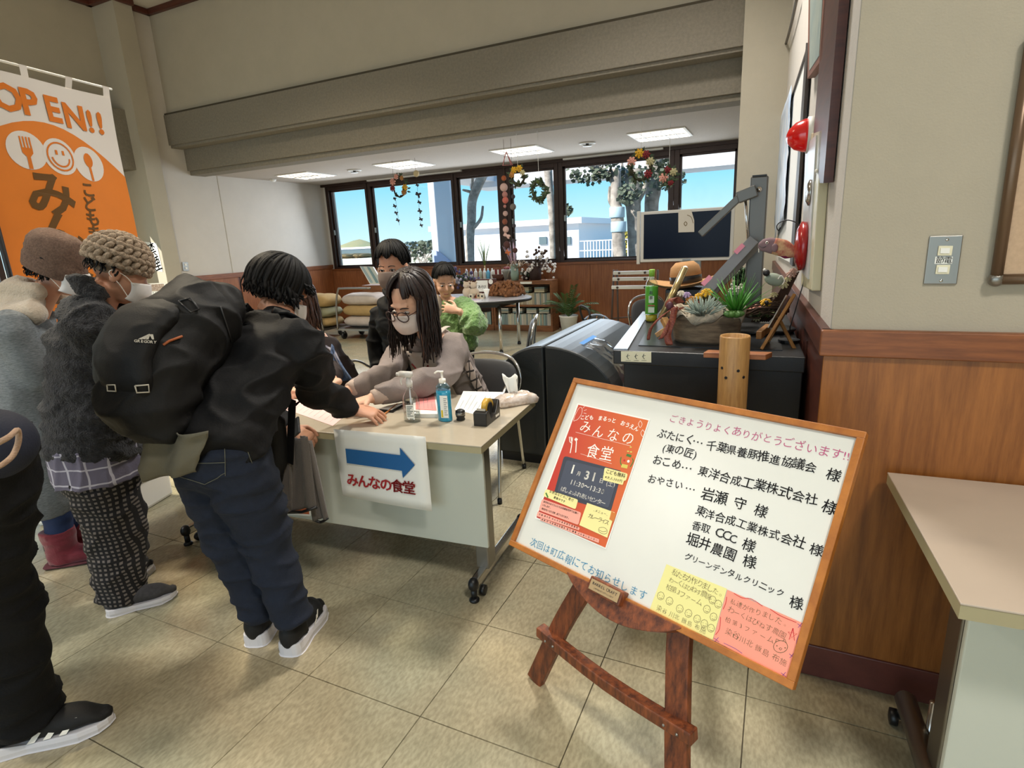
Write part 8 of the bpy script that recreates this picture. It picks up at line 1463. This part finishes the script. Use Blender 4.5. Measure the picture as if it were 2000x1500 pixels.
# ---------------------------------------------------------------- G: girl in green
m_grn = mat('fluffy_green', '#7fa562', .98, col2='#5c8448', vscale=70, bump=1.0, bscale=110, sheen=.6); G_ = person('girl with black hair in a fluffy green cardigan by the oval table', (-2.45, 4.0, 0)); HG = Head(ay(868, 550, 3.9), (.62, -.72, -.36), 1.06)
shG = ay(876, 596, 3.98); hipG = V((shG.x+.04, 4.02, .62)); neckG = L3(HG.p(0, .03, -.08), shG, .4); sg_ = V((1, -.1, 0)).normalized(); elb = ay(925, 625, 3.90); wrb = ay(893, 607, 3.80); ela = shG-sg_*.17+V((-.02, 0, -.24)); wra = ela+V((.03, -.08, -.18))
b = M(); head(b, HG, True); b.tube([HG.p(0, .02, -.05), neckG, L3(neckG, shG, .8)], [.042, .045, .055], 14); b.tube([shG, hipG], [(.12, .075), (.11, .08)], 16, side=sg_, rnd=.6); arm(b, shG+sg_*.13, elb, wrb, (.04, .03, .022)); arm(b, shG-sg_*.13, ela, wra, (.04, .03, .022)); hand(b, wrb, (-.75, -.3, .25), (.1, -.9, .3), .95, .35, 1, .2); hand(b, wra, (0, -.3, -1), (-1, 0, 0), .85, .4, 1)
a1, a2 = V((hipG.x-.08, 4.02, .07)), V((hipG.x+.08, 4.04, .07)); legs(b, hipG, L3(hipG, a1, .5), a1, L3(hipG, a2, .5), a2, (.065, .045, .032), .07); fuse('body', b, m_skin, G_, .005, 2)
j = M(); j.tube(cat_rom([L3(neckG, shG, .8)+V((0, .03, .0)), shG+V((0, .02, -.02)), L3(shG, hipG, .5), hipG+V((.02, 0, -.02))], 4), [(.12, .08)]*2+[(.15, .105)]*3+[(.175, .13)]*4+[(.18, .13)]*4, 20, side=sg_, rnd=.3)
j.tube(cat_rom([shG+sg_*.12, L3(shG+sg_*.12, elb, .5)+V((.02, 0, .0)), elb+V((.015, 0, -.03)), L3(elb, wrb, .6)+V((0, 0, -.02))], 4), [.085]*4+[.095]*3+[.105]*4+[.06]*2, 16, rnd=.6); j.tube(cat_rom([shG-sg_*.12, ela, L3(ela, wra, .9)], 4), [.085]*4+[.09]*4+[.06], 16, rnd=.6)
fuse('fluffy_cardigan', j, m_grn, G_, .010, 3, folds(.014, 9, (1, 1, 1.4), 81, .010, 60))
m = M(); m.ell(shG+V((-.055, -.085, -.05)), (.06, .05, .15)); m.to('white_shirt', m_apr, G_, True); j = M()
for a_, sgn in ((a1, -1), (a2, 1)): j.tube([hipG+sg_*.07*sgn, L3(hipG, a_, .5), a_], [.085, .07, .055], 14, rnd=.3)
fuse('trousers', j, m_trk, G_, .012, 3); shoe('shoe', G_, a1+V((0, .06, -.07)), a1+V((0, -.14, -.07)), um, sm1, .038, .06, .02); shoe('shoe', G_, a2+V((0, .06, -.07)), a2+V((0, -.14, -.07)), um, sm1, .038, .06, .02)
face(HG, G_, .9); hairdo('hair', HG, m_hairb, G_, lambda f: .0, lambda f: (1.02+.25*abs(f) if abs(f) < .8 else (1.45 if abs(f) < 1.6 else 1.8)), 300, 9, .010, 1.08)
# ---------------------------------------------------------------- H: seated helper mostly hidden behind the bending person
H_ = person('seated helper with brown hair and denim apron, mostly hidden behind the bending person', (-2.5, 2.7, 0)); HH = Head(ay(585, 598, 2.62), (-.1, -.85, -.5), 1.1); shH = ay(608, 668, 2.72); hipH = V((-2.55, 2.80, .50)); sh_ = V((1, -.1, 0)).normalized(); neckH = L3(HH.p(0, .03, -.08), shH, .4)
el1, wr1 = shH-sh_*.2+V((0, -.12, -.22)), az(600, 752, .745); el2, wr2 = ay(640, 705, 2.62), az(652, 748, .745)
b = M(); head(b, HH); b.tube([HH.p(0, .02, -.05), neckH, L3(neckH, shH, .8)], [.048, .05, .06], 14); b.tube([shH, hipH], [(.14, .085), (.14, .09)], 16, side=sh_, rnd=.6); arm(b, shH-sh_*.16, el1, wr1, (.045, .036, .025)); arm(b, shH+sh_*.16, el2, wr2, (.045, .036, .025)); hand(b, wr1, (0, -1, -.1), (0, 0, 1), 1, .5, 1); hand(b, wr2, (-.3, -.9, -.1), (0, 0, 1), 1, .5, -1)
kH = V((-2.6, 2.42, .47)); legs(b, hipH, kH+V((-.1, 0, 0)), V((-2.7, 2.4, .08)), kH+V((.1, 0, 0)), V((-2.5, 2.4, .08)), side=(1, 0, 0)); fuse('body', b, m_skin, H_, .006, 2)
j = M(); j.tube(cat_rom([L3(neckH, shH, .3), shH, L3(shH, hipH, .5), hipH], 4), [(.08, .07)]*2+[(.15, .10)]*3+[(.18, .12)]*8, 20, side=sh_, rnd=.4)
for s0, e_, w_ in ((shH-sh_*.15, el1, wr1), (shH+sh_*.15, el2, wr2)): j.tube(cat_rom([s0, e_, L3(e_, w_, .8)], 4), [.075]*4+[.068]*4+[.052], 14, rnd=.5)
fuse('top', j, mat('top_brown', '#2a2120', .9, bump=.2, bscale=200), H_, .009, 4, folds(.012, 9, (1, 1, 1.6), 91)); hairdo('hair', HH, mat('hair_chestnut', '#4a2e22', .4, col2='#24160f', vscale=60), H_, lambda f: .20 if abs(f) > .8 else 0, lambda f: 1.6 if abs(f) > .8 else .85, 260, 10, .011, 1.12); face(HH, H_, .8, mouth=False); mask(HH, H_)
m = M(); P_ = [ay(648, 672, 2.50), ay(655, 690, 2.50), ay(690, 742, 2.42), ay(645, 745, 2.40)]; m.sheet(P_[3], P_[2], P_[1], P_[0], 10, 10, lambda a, b_: .012*sin(a*7+b_*3)); m.to('denim_apron', mat('denim_blue', '#2f3f5c', .9, col2='#5c7090', vscale=18, bump=.3, bscale=200), H_, True, solid=.004); m = M(); m.tube(cat_rom([shH+sh_*.10+V((0, 0, .07)), shH+sh_*.17+V((0, -.05, -.0)), ay(650, 685, 2.5), ay(668, 722, 2.45)], 4), [(.012, .003)]*13, 6, side=(1, 0, 0)); m.to('apron_strap', mat('strap_grey', '#7a7884', .8), H_, True)
j = M(); j.tube(cat_rom([hipH, kH+V((-.1, 0, 0)), V((-2.7, 2.4, .1))], 4), [.10-.004*i for i in range(9)], 14); j.tube(cat_rom([hipH, kH+V((.1, 0, 0)), V((-2.5, 2.4, .1))], 4), [.10-.004*i for i in range(9)], 14); fuse('trousers', j, m_trk, H_, .012, 3)
